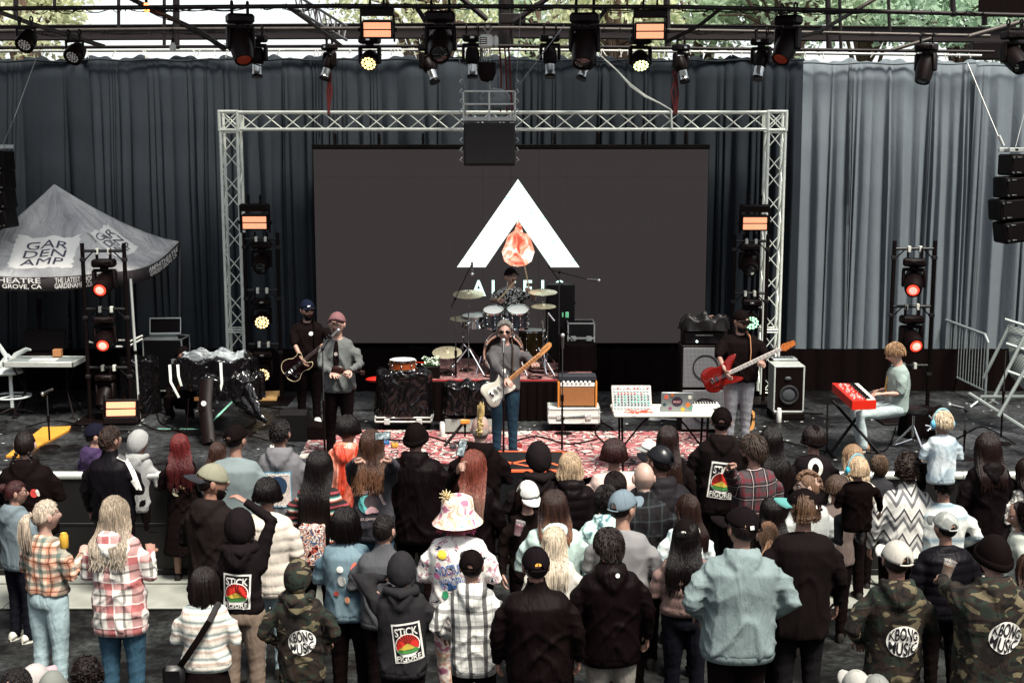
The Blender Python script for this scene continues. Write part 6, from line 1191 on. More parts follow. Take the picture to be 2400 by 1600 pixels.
def hat(kind, seed=1, brim=0.):
    """returns (crown MB with material indices 0 main, 1 second (brim), 2 logo)"""
    m = MB()
    if kind == 'cap':
        s = shell((.0895, .1085, .122), interp((0, 68), (60, 78), (120, 86), (158, 88), (163, 68), (180, 62)), .004, 60, 18, noise=.003, top=.006); m.add(s.v, s.f, 0); m.sph((0, 0, .129), (.008, .008, .005), 8, 5, 0); m.tube([(.088*math.sin(R(a)), .1085*math.cos(R(a)), .016) for a in range(150, 211, 6)], .008, 6, 0, .4, (0, 0, 1))
        for k in range(6):
            a = PI*k/6*2/2; 
        for k in range(3):
            a = k*PI/3; m.tube([(.090*math.sin(t)*math.sin(a), .109*math.sin(t)*math.cos(a), .1228*math.cos(t)+.006) for t in [R(-78+13*i) for i in range(13)]], .0016, 4, 0)
        b = MB(); N_ = 18; V = []; F = []
        for j in range(5):
            for i in range(N_+1):
                a = R(-62+124*i/N_); e = math.cos(a*1.25) if abs(a*1.25) < PI/2 else 0; r = j/4*.078*max(0, e)**.5; V.append(((.0885)*math.sin(a), .1075*math.cos(a)+r, .048-.010*(1-math.cos(a*1.3))*2-.012*(j/4)**2-.016*abs(math.sin(a))))
        for j in range(4):
            for i in range(N_): F.append((j*(N_+1)+i, j*(N_+1)+i+1, (j+1)*(N_+1)+i+1, (j+1)*(N_+1)+i))
        b.add(V, F); b.add([(x, y, z-.004) for x, y, z in V], [f[::-1] for f in F]); n = len(V); L4 = 4*(N_+1)
        b.f += [(L4+i, L4+i+1, n+L4+i+1, n+L4+i) for i in range(N_)]; b.m += [0]*N_
        m.add(b.v, b.f, 1)
    elif kind == 'beanie':
        s = shell((.0885, .107, .130), interp((0, 80), (80, 96), (180, 108)), .008, 48, 18, noise=.004, seed=seed, top=-.004); m.add(s.v, s.f, 0)
        rs = []; 
        for i in range(41):
            a = 2*PI*i/40; t = R(interp((0, 74), (80, 90), (180, 102))(math.degrees(a) if a <= PI else 360-math.degrees(a))); c = Vector((.094*math.sin(t)*math.sin(a), .112*math.sin(t)*math.cos(a), .130*math.cos(t)-.004)); rs.append([c+Vector((math.sin(a)*.008*math.cos(q)+0, math.cos(a)*.008*math.cos(q), .022*math.sin(q))) for q in [2*PI*j/8 for j in range(8)]])
        m.rings(rs, caps=False, mi=0)
    elif kind == 'bucket':
        m.lathe([(.001, .118), (.06, .116), (.092, .10), (.100, .06), (.104, .015), (.13, -.02), (.155, -.05), (.158, -.054), (.15, -.052), (.10, .010)], 40, Matrix.Scale(1.0, 4)@Matrix.Diagonal((1, 1.12, 1, 1)), 0)
        rs = np.random.RandomState(3)
        for i in range(40): d = Vector(rs.normal(size=3)).normalized(); m.tube([(-.06, -.05, .115), Vector((-.06, -.05, .125))+d*.045], [.007, .002], 4, 1)
    return m
# ---- garments ---------------------------------------------------------------
ARM = dict(down=((.255, -.03, 1.13), (.275, .05, .90)), pocket=((.30, -.07, 1.14), (.21, .12, .99)), front=((.265, .00, 1.13), (.07, .22, 1.12)), cross=((.26, .0, 1.13), (.02, .22, 1.17)), hip=((.32, -.06, 1.16), (.20, .06, 1.02)),
           phone=((.25, .17, 1.30), (.10, .36, 1.56)), high=((.27, .16, 1.42), (.18, .30, 1.68)), hold=((.26, .02, 1.12), (.17, .25, 1.24)))
PEOPLE = []
def fold(co, nr, seed, amp=.006, quilt=0.):
    amp *= 1.5
    rs = np.random.RandomState(seed); p = rs.uniform(0, 6, 12); x, y, z = co.T; sg = np.sign(x); ax = np.abs(x)
    w = np.sin(x*7+p[0])*.9+np.sin(z*6+y*5+p[1])*.8+np.sin(x*15-z*11+p[2])*.35; m1 = .5+.5*np.sin(x*5+z*4+p[3]); m2 = .5+.5*np.sin(z*7-x*6+p[4])
    def ridge(q, s): return (1-np.abs(np.sin(q)))**s
    a = ridge(z*13+ax*15+w*1.2+p[5], 2.2)*m1; b = ridge(z*9-x*17+y*9+w*1.4+p[6], 2.4)*m2; c = ridge(x*16+w*1.1+p[7]+z*2.5, 2.6)*(1-m1*.5); e = ridge(z*30+y*24*sg+w+p[8], 2.5)
    low = np.clip((1.36-z)/.2, .15, 1)*np.clip((z-.70)/.1+.6, .4, 1); arm = np.clip((ax-.19)/.04, 0, 1); body = (1-arm)*low*(.9*a+1.0*b+.8*c)+arm*(.3*a+.5*e)
    d = amp*(2.1*body-.55)
    if quilt: d = d*.45+quilt*(np.abs(np.sin(z*PI/.095+.2*w))**.5-.6)
    return co+nr*d[:, None]
def person(px, py, s=None, label='', top='hoodie', tm=None, hairk='short', hc='#1a1210', hc2=None, hatk=None, hatc=None, brim=0., yaw=0., hyaw=0., pit=-3., L='down', Rr='down', bm=None, shoe='#16120f', sk='#a8745c', w=1.0, fem=0, hem=.84, H=None, ground=None, Y=None, hl=.35, lh='relax', rh='relax', group='people in the crowd watching the stage', sleeve=1., seat=None, quilt=0., foldamp=.006, seed=None, glasses=False, beard=None, hood=None, hoodlen=1., prints=(), skirt=False, legs=None, name='person', lean=0., tail=None, collar=False, extra=None, Hclamp=(1.48, 1.96), hips=None, hatlogo=None, footp=None, bare=False, headk=1.0):
    if footp: g = ground if ground is not None else STG; f = Gp(footp[0], footp[1], g); Yv = f.y; z = P(px, py, Yv).z; H = H or z-g; x = P(px, py, Yv).x
    else:
        Yv = Y or Y_from(px, py, s)
        for _ in range(30):
            g = ground if ground is not None else zg(Yv); top_ = P(px, py, Yv); h = top_.z-g
            if Y or H: break
            if h > Hclamp[1]: Yv += .06
            elif h < Hclamp[0]: Yv -= .06
            else: break
        x = top_.x; H = H or h
    seed = seed if seed is not None else len(PEOPLE)+11
    PEOPLE.append(dict(px=px, py=py, x=x, Y=Yv, H=H, g=g, k=H/1.75, label=label, top=top, tm=tm or cloth('#0d0a0b'), hairk=hairk, hc=hc, hc2=hc2, hatk=hatk, hatc=hatc, brim=brim, yaw=yaw, hyaw=hyaw, pit=pit, L=L, R=Rr, bm=bm, shoe=shoe, sk=sk, w=w, fem=fem, hem=hem, hl=hl, lh=lh, rh=rh, group=group, sleeve=sleeve, quilt=quilt, foldamp=foldamp, seed=seed, glasses=glasses, beard=beard, hood=hood, prints=prints, skirt=skirt, legs=legs, name=name, lean=lean, collar=collar, extra=extra, hatlogo=hatlogo, bare=bare, headk=headk))
    return PEOPLE[-1]
def Y_from(px, py, s):
    d = FPX/s; r = ray(px, py); return d*r.y
def armpts(p, side):
    a = p['L'] if side < 0 else p['R']; w = p['w']; e, wr = ARM[a] if isinstance(a, str) else a; sx = (.178-.016*p['fem'])*(.55+.45*w)
    e = Vector(e); wr = Vector(wr)
    if isinstance(a, str): dx = (w-1)*.10-.02*p['fem']; e = Vector((side*(e.x+dx), e.y, e.z)); wr = Vector((side*(wr.x+dx*.7), wr.y, wr.z))
    return Vector((side*sx, -.005, 1.405)), e, wr
def legpts(p, side):
    if p['legs']: return [Vector(q) for q in p['legs'][0 if side < 0 else 1]]
    return [Vector((side*.09, 0, .92)), Vector((side*.10, .015, .49)), Vector((side*.105, -.01, .085))]
def headmat(p):
    return Matrix.Translation((0, .014+p['lean']*.5, 1.618))@Matrix.Rotation(R(-p['hyaw']), 4, 'Z')@Matrix.Rotation(R(p['pit']), 4, 'X')@Matrix.Translation((0, .0, -.0))@Matrix.Scale(p['headk']*1.13, 4)
def prep(p):
    w, f = p['w'], p['fem']; b = MB(); la = p['legs'] is not None
    torso(b, [(.90, .13, .09, 0), (1.0, .14, .095, 0), (1.12, .125, .09, 0), (1.30, .14, .09, 0), (1.38, .12, .075, 0), (1.44, .07, .055, 0), (1.47, .05, .045, 0)])
    capsule(b, [(0, -.01, 1.40), (0, -.004, 1.49), (0, .008+p['lean']*.4, 1.58)], [.062, .057-.005*f, .056], 12)
    for s in (-1, 1):
        sh, e, wr = armpts(p, s); d = (wr-e).normalized(); s0 = sh*1.; s0.x *= .72; s0.z -= .03; capsule(b, [s0, sh.lerp(e, .4)-Vector((0, 0, .0)), e, e.lerp(wr, .4), wr-d*.01], [.02, .034, .036, .036, .024], 10)
        lp = legpts(p, s); capsule(b, [lp[0], lp[0].lerp(lp[1], .5), lp[1], lp[1].lerp(lp[2], .4), lp[2]], [.075, .068, .05, .05, .036], 10)
        ft = lp[2]; capsule(b, [ft+Vector((0, -.02, -.035)), ft+Vector((0, .11, -.05))], [.035, .03], 8)
    p['jb'] = job(b, .020, 2)
    t = MB(); hem = p['hem']; sl = p['sleeve']; hw = .5+.5*w if w < 1 else w
    if p['top'] != 'none':
        puf = .018 if p['quilt'] else 0
        torso(t, [(hem, (.172+.01*f+puf)*w, (.125+puf)*w, 0), (hem+.03, (.176+.01*f+puf)*w, (.13+puf)*w, 0), (1.0, (.176+puf)*w, (.132+puf)*w, .004), (1.10, (.170-.016*f+puf)*w, (.128+puf)*w, .0), (1.25, (.182-.01*f+puf)*w, (.135+puf)*hw, -.004), (1.36, (.186-.01*f+puf)*w, (.125+puf)*hw, -.008), (1.425, .168*(.4+.6*w), .098, -.010), (1.450, .105, .078, -.010, .012), (1.50 if p['collar'] else 1.462, .074, .068, -.004, .022)], 22)
        for s in (-1, 1):
            sh, e, wr = armpts(p, s); k = (.6+.4*w)*(1+.18*bool(p['quilt'])); d = (wr-e).normalized()
            if sl >= 1: capsule(t, [sh*.93-Vector((0, 0, .015)), sh.lerp(e, .5), e, e.lerp(wr, .5), wr-d*.015], [.072*k, .062*k, .055*k, .048*k, .037*k], 12)
            else: capsule(t, [sh*.93-Vector((0, 0, .015)), sh.lerp(e, .45), sh.lerp(e, sl*1.5)], [.072*k, .066*k, .060*k], 12)
        if p['top'] == 'hoodie' or p['hood'] == 'down':
            pth = []
            for i in range(13): a = R(-150+300*i/12); pth.append((.088*math.sin(a)*1.15, -.012-.088*math.cos(a), 1.478+.018*math.cos(a)-.02*(abs(a)>2)))
            capsule(t, pth, [.020]+[.030]*11+[.020], 8); t.sph((0, -.118, 1.435), (.115, .045, .075), 16, 10); t.sph((0, -.138, 1.375), (.085, .040, .085), 16, 10); capsule(t, [(-.11, -.075, 1.47), (-.06, -.15, 1.41), (0, -.168, 1.35), (.06, -.15, 1.41), (.11, -.075, 1.47)], [.022, .024, .024, .024, .022], 8)
        if p['collar']:
            t.lathe([(.068, 1.46), (.078, 1.50), (.080, 1.54), (.070, 1.545), (.060, 1.50)], 22)
        p['jt'] = job(t, .0165, 3)
    q = MB(); k = .55+.45*w
    if p['skirt']:
        torso(q, [(p['skirt'], .26*k, .22*k, 0), (.6, .21*k, .18*k, 0), (.85, .165*k, .135*k, 0), (1.02, .145*k, .11*k, 0)], 24)
    else:
        top_ = legpts(p, 1)[0].z
        torso(q, [(top_-.08, .145*k, .115*k, legpts(p, 1)[0].y), (top_-.02, .168*k, .128*k, legpts(p, 1)[0].y*.6), (top_+.04, .165*k, .122*k, 0), (top_+.14, .148*k, .108*k, 0)], 20)
        for s in (-1, 1):
            lp = legpts(p, s); lg = [lp[0], lp[0].lerp(lp[1], .5), lp[1], lp[1].lerp(lp[2], .5), lp[2]+Vector((0, 0, -.015))]; wd = p.get('legw', 1.)
            capsule(q, lg, [.098*k, .090*k, .070*k*wd, .066*wd, .062*wd], 14)
    p['jq'] = job(q, .0165, 3)
def place_verts(co, p): return co*p['k']
def hand_part(p, side, mi=0):
    sh, e, wr = armpts(p, side); d = (wr-e).normalized(); hk = p['rh'] if side > 0 else p['lh']; roll = 0
    if isinstance(hk, tuple): hk, roll, dd = (hk+(None,))[:3]; d = Vector(dd).normalized() if dd else d
    co, nr, lv, lt = HANDS[hk]; z = -d; fwd = Vector((0, 1, 0)) if abs(d.z) > .6 else Vector((0, 0, 1))
    # palm normal (+Y of the template) turned inward
    inn = Vector((-side, .2, 0)) if abs(d.z) > .6 else Vector((-side*.2, 0, -1)); y = (inn-z*inn.dot(z)).normalized(); x = y.cross(z); M = Matrix((x, y, z)).transposed(); M = M@Matrix.Rotation(R(roll), 3, 'Z')
    c = co.copy(); 
    if side < 0 and x.y < 0 or side > 0 and x.y < 0: c[:, 0] *= -1; lv = rev(lv, lt)
    c = c@np.array(M).T+np.array(wr); return (c, lv, lt, mi)
def rev(lv, lt):
    out = lv.copy(); s = 0
    if (lt == 4).all(): return lv.reshape(-1, 4)[:, ::-1].ravel()
    for n in lt: out[s:s+n] = lv[s:s+n][::-1]; s += n
    return out
EYEW = mat('eye_white', '#b0a8a0', .2, 0, 0); IRIS = mat('dark_iris_and_brow', '#1c120e', .4, 0, 0)
def project(p, bvh, V2, cx, cz, off, side=-1, rot=0., sk=0.):
    """2-D artwork (metres, 1.75 m body) laid on the back (side -1) or chest (side 1) of a garment"""
    out = []; c, s = math.cos(R(rot)), math.sin(R(rot)); last = -.14*side*-1
    for x, y in V2:
        X = cx+(x*c-y*s)*(1 if side < 0 else -1); Z = cz+(x*s+y*c); o = Vector((X, side*.6, Z)); h = bvh.ray_cast(o*1.0, Vector((0, -side, 0)))
        if h[0] is not None: last = h[0].y
        out.append((X, last+side*off, Z))
    return out
def finish(p, jr):
    k = p['k']; rj = np.random.RandomState(p['seed']); ri = [R(q) for q in rj.uniform(-1.6, 1.6, 2)] if p['group'].startswith('people') else (0, 0); root = thing(p['name'], (p['x'], p['Y'], p['g']), p['label'], 'person', p['group'], rot=(ri[0], ri[1], R(-p['yaw'])))
    if p['group'].startswith('people') and p['hyaw'] == 0: p['hyaw'] = float(rj.uniform(-14, 14)); p['pit'] += float(rj.uniform(-8, 6))
    p['root'] = root; sk = skinm(p['sk']); lip = mat('lips', '#8a4a40', .45, 0, .05); HM = headmat(p)
    Hc = np.array(HM); hv = HEAD[0]@Hc[:3, :3].T+Hc[:3, 3]
    co, nr, lv, lt = jr[p['jb']]; parts = [(place_verts(co, p), lv, lt, 0), (place_verts(hv, p), HEAD[1], HEAD[2], HEAD[3])]
    for s in (-1, 1): h = hand_part(p, s); parts.append((place_verts(h[0], p), h[1], h[2], 0))
    fastmesh('body', parts, [sk, lip, EYEW, IRIS], root)
    top = None
    if p['top'] != 'none':
        co, nr, lv, lt = jr[p['jt']]; co = fold(co, nr, p['seed'], p['foldamp'], p['quilt']); nm = {'hoodie': 'hoodie', 'jacket': 'jacket', 'tee': 'shirt', 'sweater': 'sweater', 'shirt': 'shirt', 'coat': 'coat', 'poncho': 'poncho'}[p['top']]
        top = fastmesh(nm, [(place_verts(co, p), lv, lt, 0)], [p['tm']], root)
        if p['sleeve'] >= 1 and p['top'] in ('hoodie', 'jacket', 'sweater') and p['hem'] > .7:
            w = p['w']; puf = .018 if p['quilt'] else 0; m = MB(); rr = ((.172+.01*p['fem']+puf)*w*1.0, (.125+puf)*w*1.0); m.rings([[Vector((math.copysign(abs(math.cos(q))**.85, math.cos(q))*(rr[0]+o_)*k, math.copysign(abs(math.sin(q))**.85, math.sin(q))*(rr[1]+o_)*k, (p['hem']+z_)*k)) for q in [2*PI*j/40 for j in range(40)]] for z_, o_ in ((-.035, -.012), (-.03, -.003), (.005, .004), (.022, .003))], caps=False); m.build('waistband', p['tm'], top, 180)
            for s in (-1, 1): sh, e, wr = armpts(p, s); d = (wr-e).normalized(); m = MB(); m.cyl((wr-d*.055)*k, (wr+d*.004)*k, .037*k*(.6+.4*w), .033*k*(.6+.4*w), 14); m.build('cuff', p['tm'], top, 60)
        if p['prints']:
            bvh = BVHTree.FromPolygons([Vector(v) for v in co], [tuple(f) for f in lv.reshape(-1, 4)]) if (lt == 4).all() else None
            if bvh is None:
                fs = []; a = 0
                for n in lt: fs.append(tuple(lv[a:a+n])); a += n
                bvh = BVHTree.FromPolygons([Vector(v) for v in co], fs)
            for pr in p['prints']: pr(p, bvh, top)
    co, nr, lv, lt = jr[p['jq']]; rs = np.random.RandomState(p['seed']+5); ph = rs.uniform(0, 6, 4); x, y, z = co.T
    d = -.005*np.abs(np.sin(z*34+x*14+ph[0]+np.sin(x*30)))**.6-.003*np.abs(np.sin(z*61-x*30+ph[1]))**.6; bag = np.clip((.62-z)/.4, 0, 1)+.4; co = co+nr*(d*bag+.004)[:, None]
    fastmesh('skirt' if p['skirt'] else 'trousers', [(place_verts(co, p), lv, lt, 0)], [p['bm'] or cloth('#0e0b0c', 'dark_trouser_cloth')], root)
    for s in (-1, 1):
        f = legpts(p, s)[2]*k; f.z = max(f.z, .085*k); m = MB(); m.M = Matrix.Translation(f-Vector((0, 0, .085*k)))@Matrix.Rotation(R(-s*8), 4, 'Z')@Matrix.Scale(k, 4); n_ = 14; rg = []
        for yy, rx, h in ((-.085, .028, .055), (-.07, .037, .085), (-.02, .041, .098), (.04, .044, .075), (.11, .047, .055), (.155, .040, .042), (.175, .022, .03)): rg.append([Vector((rx*math.cos(2*PI*j/n_), yy, max(.012, .012+h/2+h/2*math.sin(2*PI*j/n_)))) for j in range(n_)])
        m.rings(rg); m.mi = 1; sl = [(.047*math.sin(a)*(.85+.15*math.cos(a)), .045+.135*math.cos(a)*1.0) for a in [2*PI*i/16 for i in range(16)]]; m.extr([(a, b) for a, b in sl][::-1], .0, .022); m.build('shoe', [mat('shoe_'+p['shoe'].strip('#'), p['shoe'], .6, 0, .15), mat('shoe_sole', '#c9c6ba' if p['shoe'] != '#16120f' else '#2a2624', .7, 0, .1)], root)
    def onhead(m, name, mats, parent=root):
        m.v = [tuple((HM@Vector(v))*k) for v in m.v]; return m.build(name, mats, parent, 60)
    def onneck(m, name, mats, parent=root):     # long hair follows the head turn only partly
        M2 = Matrix.Translation((0, .014+p['lean']*.5, 1.618))@Matrix.Rotation(R(-p['hyaw']*.75), 4, 'Z')@Matrix.Scale(p['headk']*1.13, 4); m.v = [tuple((M2@Vector(v))*k) for v in m.v]; return m.build(name, mats, parent, 60)
    hk = p['hairk']
    if p['hatk'] in ('cap', 'beanie') and hk in ('short', 'fade', 'messy'): hk = 'under'
    if p['hatk'] == 'cap' and hk == 'bowl': hk = 'mullet'
    if hk:
        m = hair(hk, p['seed'], p['hl']); mats = [hairm(p['hc'], p['hc2'])]+([skinm('#a59286')] if hk == 'mohawk' else [])
        (onneck if hk in ('long', 'wavy', 'bob') else onhead)(m, 'hair', mats)
    if p['hatk']:
        hc = p['hatc'] if isinstance(p['hatc'], tuple) and not isinstance(p['hatc'][0], float) else (p['hatc'], p['hatc']); m = hat(p['hatk'], p['seed']); M3 = Matrix.Rotation(R(-p['brim']), 4, 'Z')@Matrix.Rotation(R(7), 4, 'X')@Matrix.Scale(1.04, 4); m.v = [tuple(M3@Vector(v)) for v in m.v]
        mats = [c if isinstance(c, bpy.types.Material) else cloth(c, 'cap_cloth', st=.15) for c in hc]; hb = onhead(m, {'cap': 'cap', 'beanie': 'beanie', 'bucket': 'bucket_hat'}[p['hatk']], mats)
        if p['hatlogo']:
            az, zz, wd, ht, col = p['hatlogo']; m = MB(); a0 = R(az); q = [];
            for i in range(9):
                a = a0+(-.5+i/8)*wd/.10; rr_ = .0935; fz = lambda z_: math.sqrt(max(0.05, 1-((z_-.006)/.124)**2)); 
                q.append([Vector((.0925*fz(zz-ht/2)*math.sin(a), .1115*fz(zz-ht/2)*math.cos(a), zz-ht/2)), Vector((.0925*fz(zz+ht/2)*math.sin(a), .1115*fz(zz+ht/2)*math.cos(a), zz+ht/2))])
            m.rings(q, closed=False); onhead(m, 'cap_logo', [mat('cap_logo_'+col.strip('#'), col, .6, 0, .1)], hb)
    if p['hood'] == 'up':
        m = shell((.108, .128, .150), interp((0, 50), (55, 62), (90, 100), (130, 128), (180, 138)), .012, 44, 22, noise=.010, seed=p['seed'], top=-.002); m2 = MB(); m2.add(m.v, m.f); c = MB(); capsule(c, [(-.095, .03, -.125), (-.11, -.045, -.14), (0, -.13, -.155), (.11, -.045, -.14), (.095, .03, -.125)], [.03, .036, .04, .036, .03], 10); m2.add(c.v, c.f); onhead(m2, 'hood', [p['tm']])
    if p['glasses']:
        m = MB(); dark = p['glasses'] == 'sun'
        for s in (-1, 1):
            if dark: m.sph((s*.034, .092, .012), (.030, .010, .019), 12, 8)
            else: m.torus((s*.033, .094, .010), .021, .0025, 16, 4, Matrix.Rotation(PI/2, 3, 'X'))
            m.tube([(s*.058, .088, .016), (s*.079, .06, .014), (s*.083, .0, .010)], .003, 5)
        m.tube([(-.01, .1, .014), (.01, .1, .014)], .003, 4); onhead(m, 'sunglasses' if dark else 'glasses', [mat('glossy_black', '#060505', .12, 0, 0)])
    if p['beard']:
        m = MB(); rs = np.random.RandomState(3); col, ln, mou = p['beard']
        s_ = shell((.0775, .099, .121), lambda a: 1, .003); 
        for i in range(520 if ln else 90):
            if ln: a = rs.uniform(-1.25, 1.25); z = rs.uniform(-.112, -.066+.03*min(1, abs(a))); z -= .0; 
            else: a = rs.uniform(-.32, .32); z = -.040+rs.normal()*.004
            if ln and abs(a) < .3 and z > -.075: z = -.041 if mou else -.09
            kx = 1-.30*(max(0, -z/.118))**1.3; t = math.sqrt(max(.02, 1-(z/.118)**2)); x = .074*kx*t*math.sin(a); y = .092*t*math.cos(a)+.012*(-z/.118)+(.003 if abs(a) < .5 else 0); d = Vector((math.sin(a)*.5, math.cos(a)*.7, -.8)).normalized(); m.tube([(x, y-.002, z), Vector((x, y, z))+d*(.010+.012*(ln or 0))], [.005, .001], 4)
        onhead(m, 'beard' if ln else 'moustache', [hairm(col)])
    if p['extra']: p['extra'](p, root, onhead, top)
    return root
def wpos(p, v):
    """body-frame point (1.75 m figure) -> world"""
    v = Vector(v)*p['k']; a = R(-p['yaw']); return Vector((p['x']+v.x*math.cos(a)-v.y*math.sin(a), p['Y']+v.x*math.sin(a)+v.y*math.cos(a), p['g']+v.z))
def handpos(p, side): sh, e, wr = armpts(p, side); return wr+(wr-e).normalized()*.08
# ---- back prints ---------------------------------------------------------------
def gridpatch(outline_fn, n=26):
    """disc/rect patch from radial function -> verts, faces"""
    V = [(0, 0)]; F = []; K = 36; Rn = 9
    for j in range(1, Rn+1):
        for i in range(K): x, y = outline_fn(2*PI*i/K); V.append((x*j/Rn, y*j/Rn))
    for i in range(K): F.append((0, 1+i, 1+(i+1) % K))
    for j in range(Rn-1):
        for i in range(K): a = 1+j*K; F.append((a+i, a+K+i, a+K+(i+1) % K, a+(i+1) % K))
    return V, F
def put(p, bvh, top, V, F, name, m, cx, cz, off, rot=0., side=-1, parent=None):
    v = project(p, bvh, V, cx, cz, off, side, rot); mb = MB(); mb.add([tuple(Vector(q)*p['k']) for q in v], F); o = mb.build(name, m, top, 0); return o
def rect(w, h, n=10): V = [(-w/2+w*i/n, -h/2+h*j/n) for j in range(n+1) for i in range(n+1)]; return V, [(j*(n+1)+i, j*(n+1)+i+1, (j+1)*(n+1)+i+1, (j+1)*(n+1)+i) for j in range(n) for i in range(n)]
inkb = mat('black_ink', '#0d0a10', .8, 0, 0); inkw = mat('white_ink', '#dcdad2', .8, 0, .05)
def pr_disc(cx=.02, cz=1.12, r=.105, rot=8.):
    def f(p, bvh, top):
        V, F = gridpatch(lambda a: (r*math.cos(a)*1.02, r*1.0*math.sin(a))); put(p, bvh, top, V, F, 'round_print', inkw, cx, cz, .006, rot)
        for s, y0, y1 in (('KBONG', .004, 1), ('MUSiC', -.004, -1)):
            v, fc = text2d(s, w=2*r*.88, h=r*.92, bold=.02); v = v.copy(); out = []
            for x, y in v:
                yy = (y/(r*.92)+.5); u = x/r; lim = math.sqrt(max(.02, 1-u*u))*r*.92; out.append((x, (y0+yy*lim*.97) if y1 > 0 else (y0-(1-yy)*lim*.97)))
            put(p, bvh, top, out, fc, 'print_lettering', inkb, cx, cz, .011, rot)
    return f
sun = None
def pr_stick(cx=.02, cz=1.10, w=.23, h=.32, rot=4., bot='FIGURE', t_='STiCK'):
    def f(p, bvh, top):
        global sun
        V, F = rect(w, h, 14); put(p, bvh, top, V, F, 'poster_print', inkw, cx, cz, .006, rot); V, F = rect(w*.88, h*.91, 14); put(p, bvh, top, V, F, 'print_ground', inkb, cx, cz, .009, rot)
        v, fc = text2d(t_, w=w*.80, h=h*.22, bold=.02); v[:, 1] += h*.29+np.abs(v[:, 0])*0; put(p, bvh, top, v, fc, 'print_lettering', inkw, cx, cz, .013, rot)
        V, F = gridpatch(lambda a: (w*.43*math.cos(a), w*.43*math.sin(a)-h*.06)); V = [(x, y if j else -h*.06) for j, (x, y) in enumerate(V)]; put(p, bvh, top, V, F, 'print_ring', inkw, cx, cz, .012, rot)
        r = w*.40; red = mat('red_ink', '#b8281c', .8, 0, .1); V, F = gridpatch(lambda a: (r*math.cos(a), r*max(math.sin(a), -.35)-h*.06)); V[0] = (0, -h*.06); put(p, bvh, top, V, F, 'print_sun', red, cx, cz, .015, rot)
        for i in range(13):
            a = PI*(i+.5)/13; q = [(0+.008*math.cos(a+1.57), -h*.06), (r*math.cos(a-.05), r*math.sin(a-.05)-h*.06), (r*math.cos(a+.05), r*math.sin(a+.05)-h*.06)]; put(p, bvh, top, q, [(0, 1, 2)], 'print_ray', inkb, cx, cz, .018, rot)
        g = mat('green_ink', '#3c7a3c', .8, 0, .3, 30); yl = mat('yellow_ink', '#b09a3a', .8, 0, .2); V, F = gridpatch(lambda a: (r*.95*math.cos(a), r*.22*math.sin(a)-h*.20)); V[0] = (0, -h*.2); put(p, bvh, top, V, F, 'print_hill', g, cx, cz, .018, rot); V, F = gridpatch(lambda a: (r*.7*math.cos(a)-.01, r*.10*math.sin(a)-h*.135)); V[0] = (0, -h*.135); put(p, bvh, top, V, F, 'print_hill', yl, cx, cz, .021, rot)
        v, fc = text2d(bot, w=w*.84, h=h*.14, bold=.01); v[:, 1] -= h*.375; put(p, bvh, top, v, fc, 'print_lettering', inkw, cx, cz, .02, rot)
    return f
def pr_text(items, off=.008):
    """items: (text, cx, cz, w, h, rot, material, arc)"""
    def f(p, bvh, top):
        for s, cx, cz, w, h, rot, m, arc in items:
            v, fc = text2d(s, w=w, h=h, bold=.012); v = v.copy()
            if arc: v = np.array([((arc+y)*math.sin(x/arc), (arc+y)*math.cos(x/arc)-arc) for x, y in v])
            put(p, bvh, top, v, fc, 'print_lettering', m, cx, cz, off, rot)
    return f
def pr_shape(shapes):
    def f(p, bvh, top):
        for i, (fn, cx, cz, m, rot) in enumerate(shapes): V, F = gridpatch(fn); put(p, bvh, top, V, F, 'print_patch', m, cx, cz, .006+.002*i, rot)
    return f
def oval(rx, ry): return lambda a: (rx*math.cos(a), ry*math.sin(a))
def box2(w, h): return lambda a: (w/2*max(-1, min(1, 1.42*math.cos(a))), h/2*max(-1, min(1, 1.42*math.sin(a))))
# ================================================================ WHO STANDS WHERE
def tobody(p, W):
    v = Vector(W)-Vector((p['x'], p['Y'], p['g'])); a = -R(-p['yaw']); return Vector((v.x*math.cos(a)-v.y*math.sin(a), v.x*math.sin(a)+v.y*math.cos(a), v.z))/p['k']
def reach(p, side, W, hint=(0, 0, -1), local=False):
    """arm from shoulder to a world point, elbow by two-bone geometry"""
    p['L' if side < 0 else 'R'] = 'down'; sh, _, _ = armpts(p, side); wr = Vector(W) if local else tobody(p, W); d = wr-sh; l1, l2 = .285, .26; L = min(d.length, (l1+l2)*.985); d = d.normalized(); wr = sh+d*L
    a = (l1*l1-l2*l2+L*L)/(2*L); h = math.sqrt(max(0, l1*l1-a*a)); u = Vector(hint)-d*Vector(hint).dot(d); u.normalize(); e = sh+d*a+u*h; p['L' if side < 0 else 'R'] = (tuple(e), tuple(wr))
def C(c, **k): return cloth(c, **k)
black1, black2, black3 = C('#110c0d', name='black_cloth'), C('#181415', name='black_fleece'), C('#221e20', name='washed_black_cloth'); coatm = C('#0e0c0f', name='black_coat_cloth', rough=.6, st=.8)
greyh = C('#77767a', name='grey_marl_cloth'); dgrey = C('#3a3a3e', name='dark_grey_cloth'); jean = C('#2f5a72', name='blue_denim', st=.8); djean = C('#141d28', name='dark_denim', st=.7); ljean = C('#a9c4c8', name='pale_denim', st=.7); tan = C('#8e7866', name='tan_twill'); 
denj = blotch('denim_jacket_cloth', ['#233c4c', '#3c6072', '#6f8e9a'], 4.); denl = blotch('light_denim_cloth', ['#6f8fa0', '#b9d2d6', '#dfe8e4'], 5.); mint = C('#b4cfc6', name='mint_fleece'); cream = C('#cfc4b4', name='cream_quilted_cloth'); white = C('#d4d2c8', name='white_cloth')
teal = C('#7f9292', name='sea_grey_cloth', st=.7, rough=.75); purple = C('#46305c', name='purple_fleece'); pinkc = C('#d6b8ac', name='pale_pink_knit')
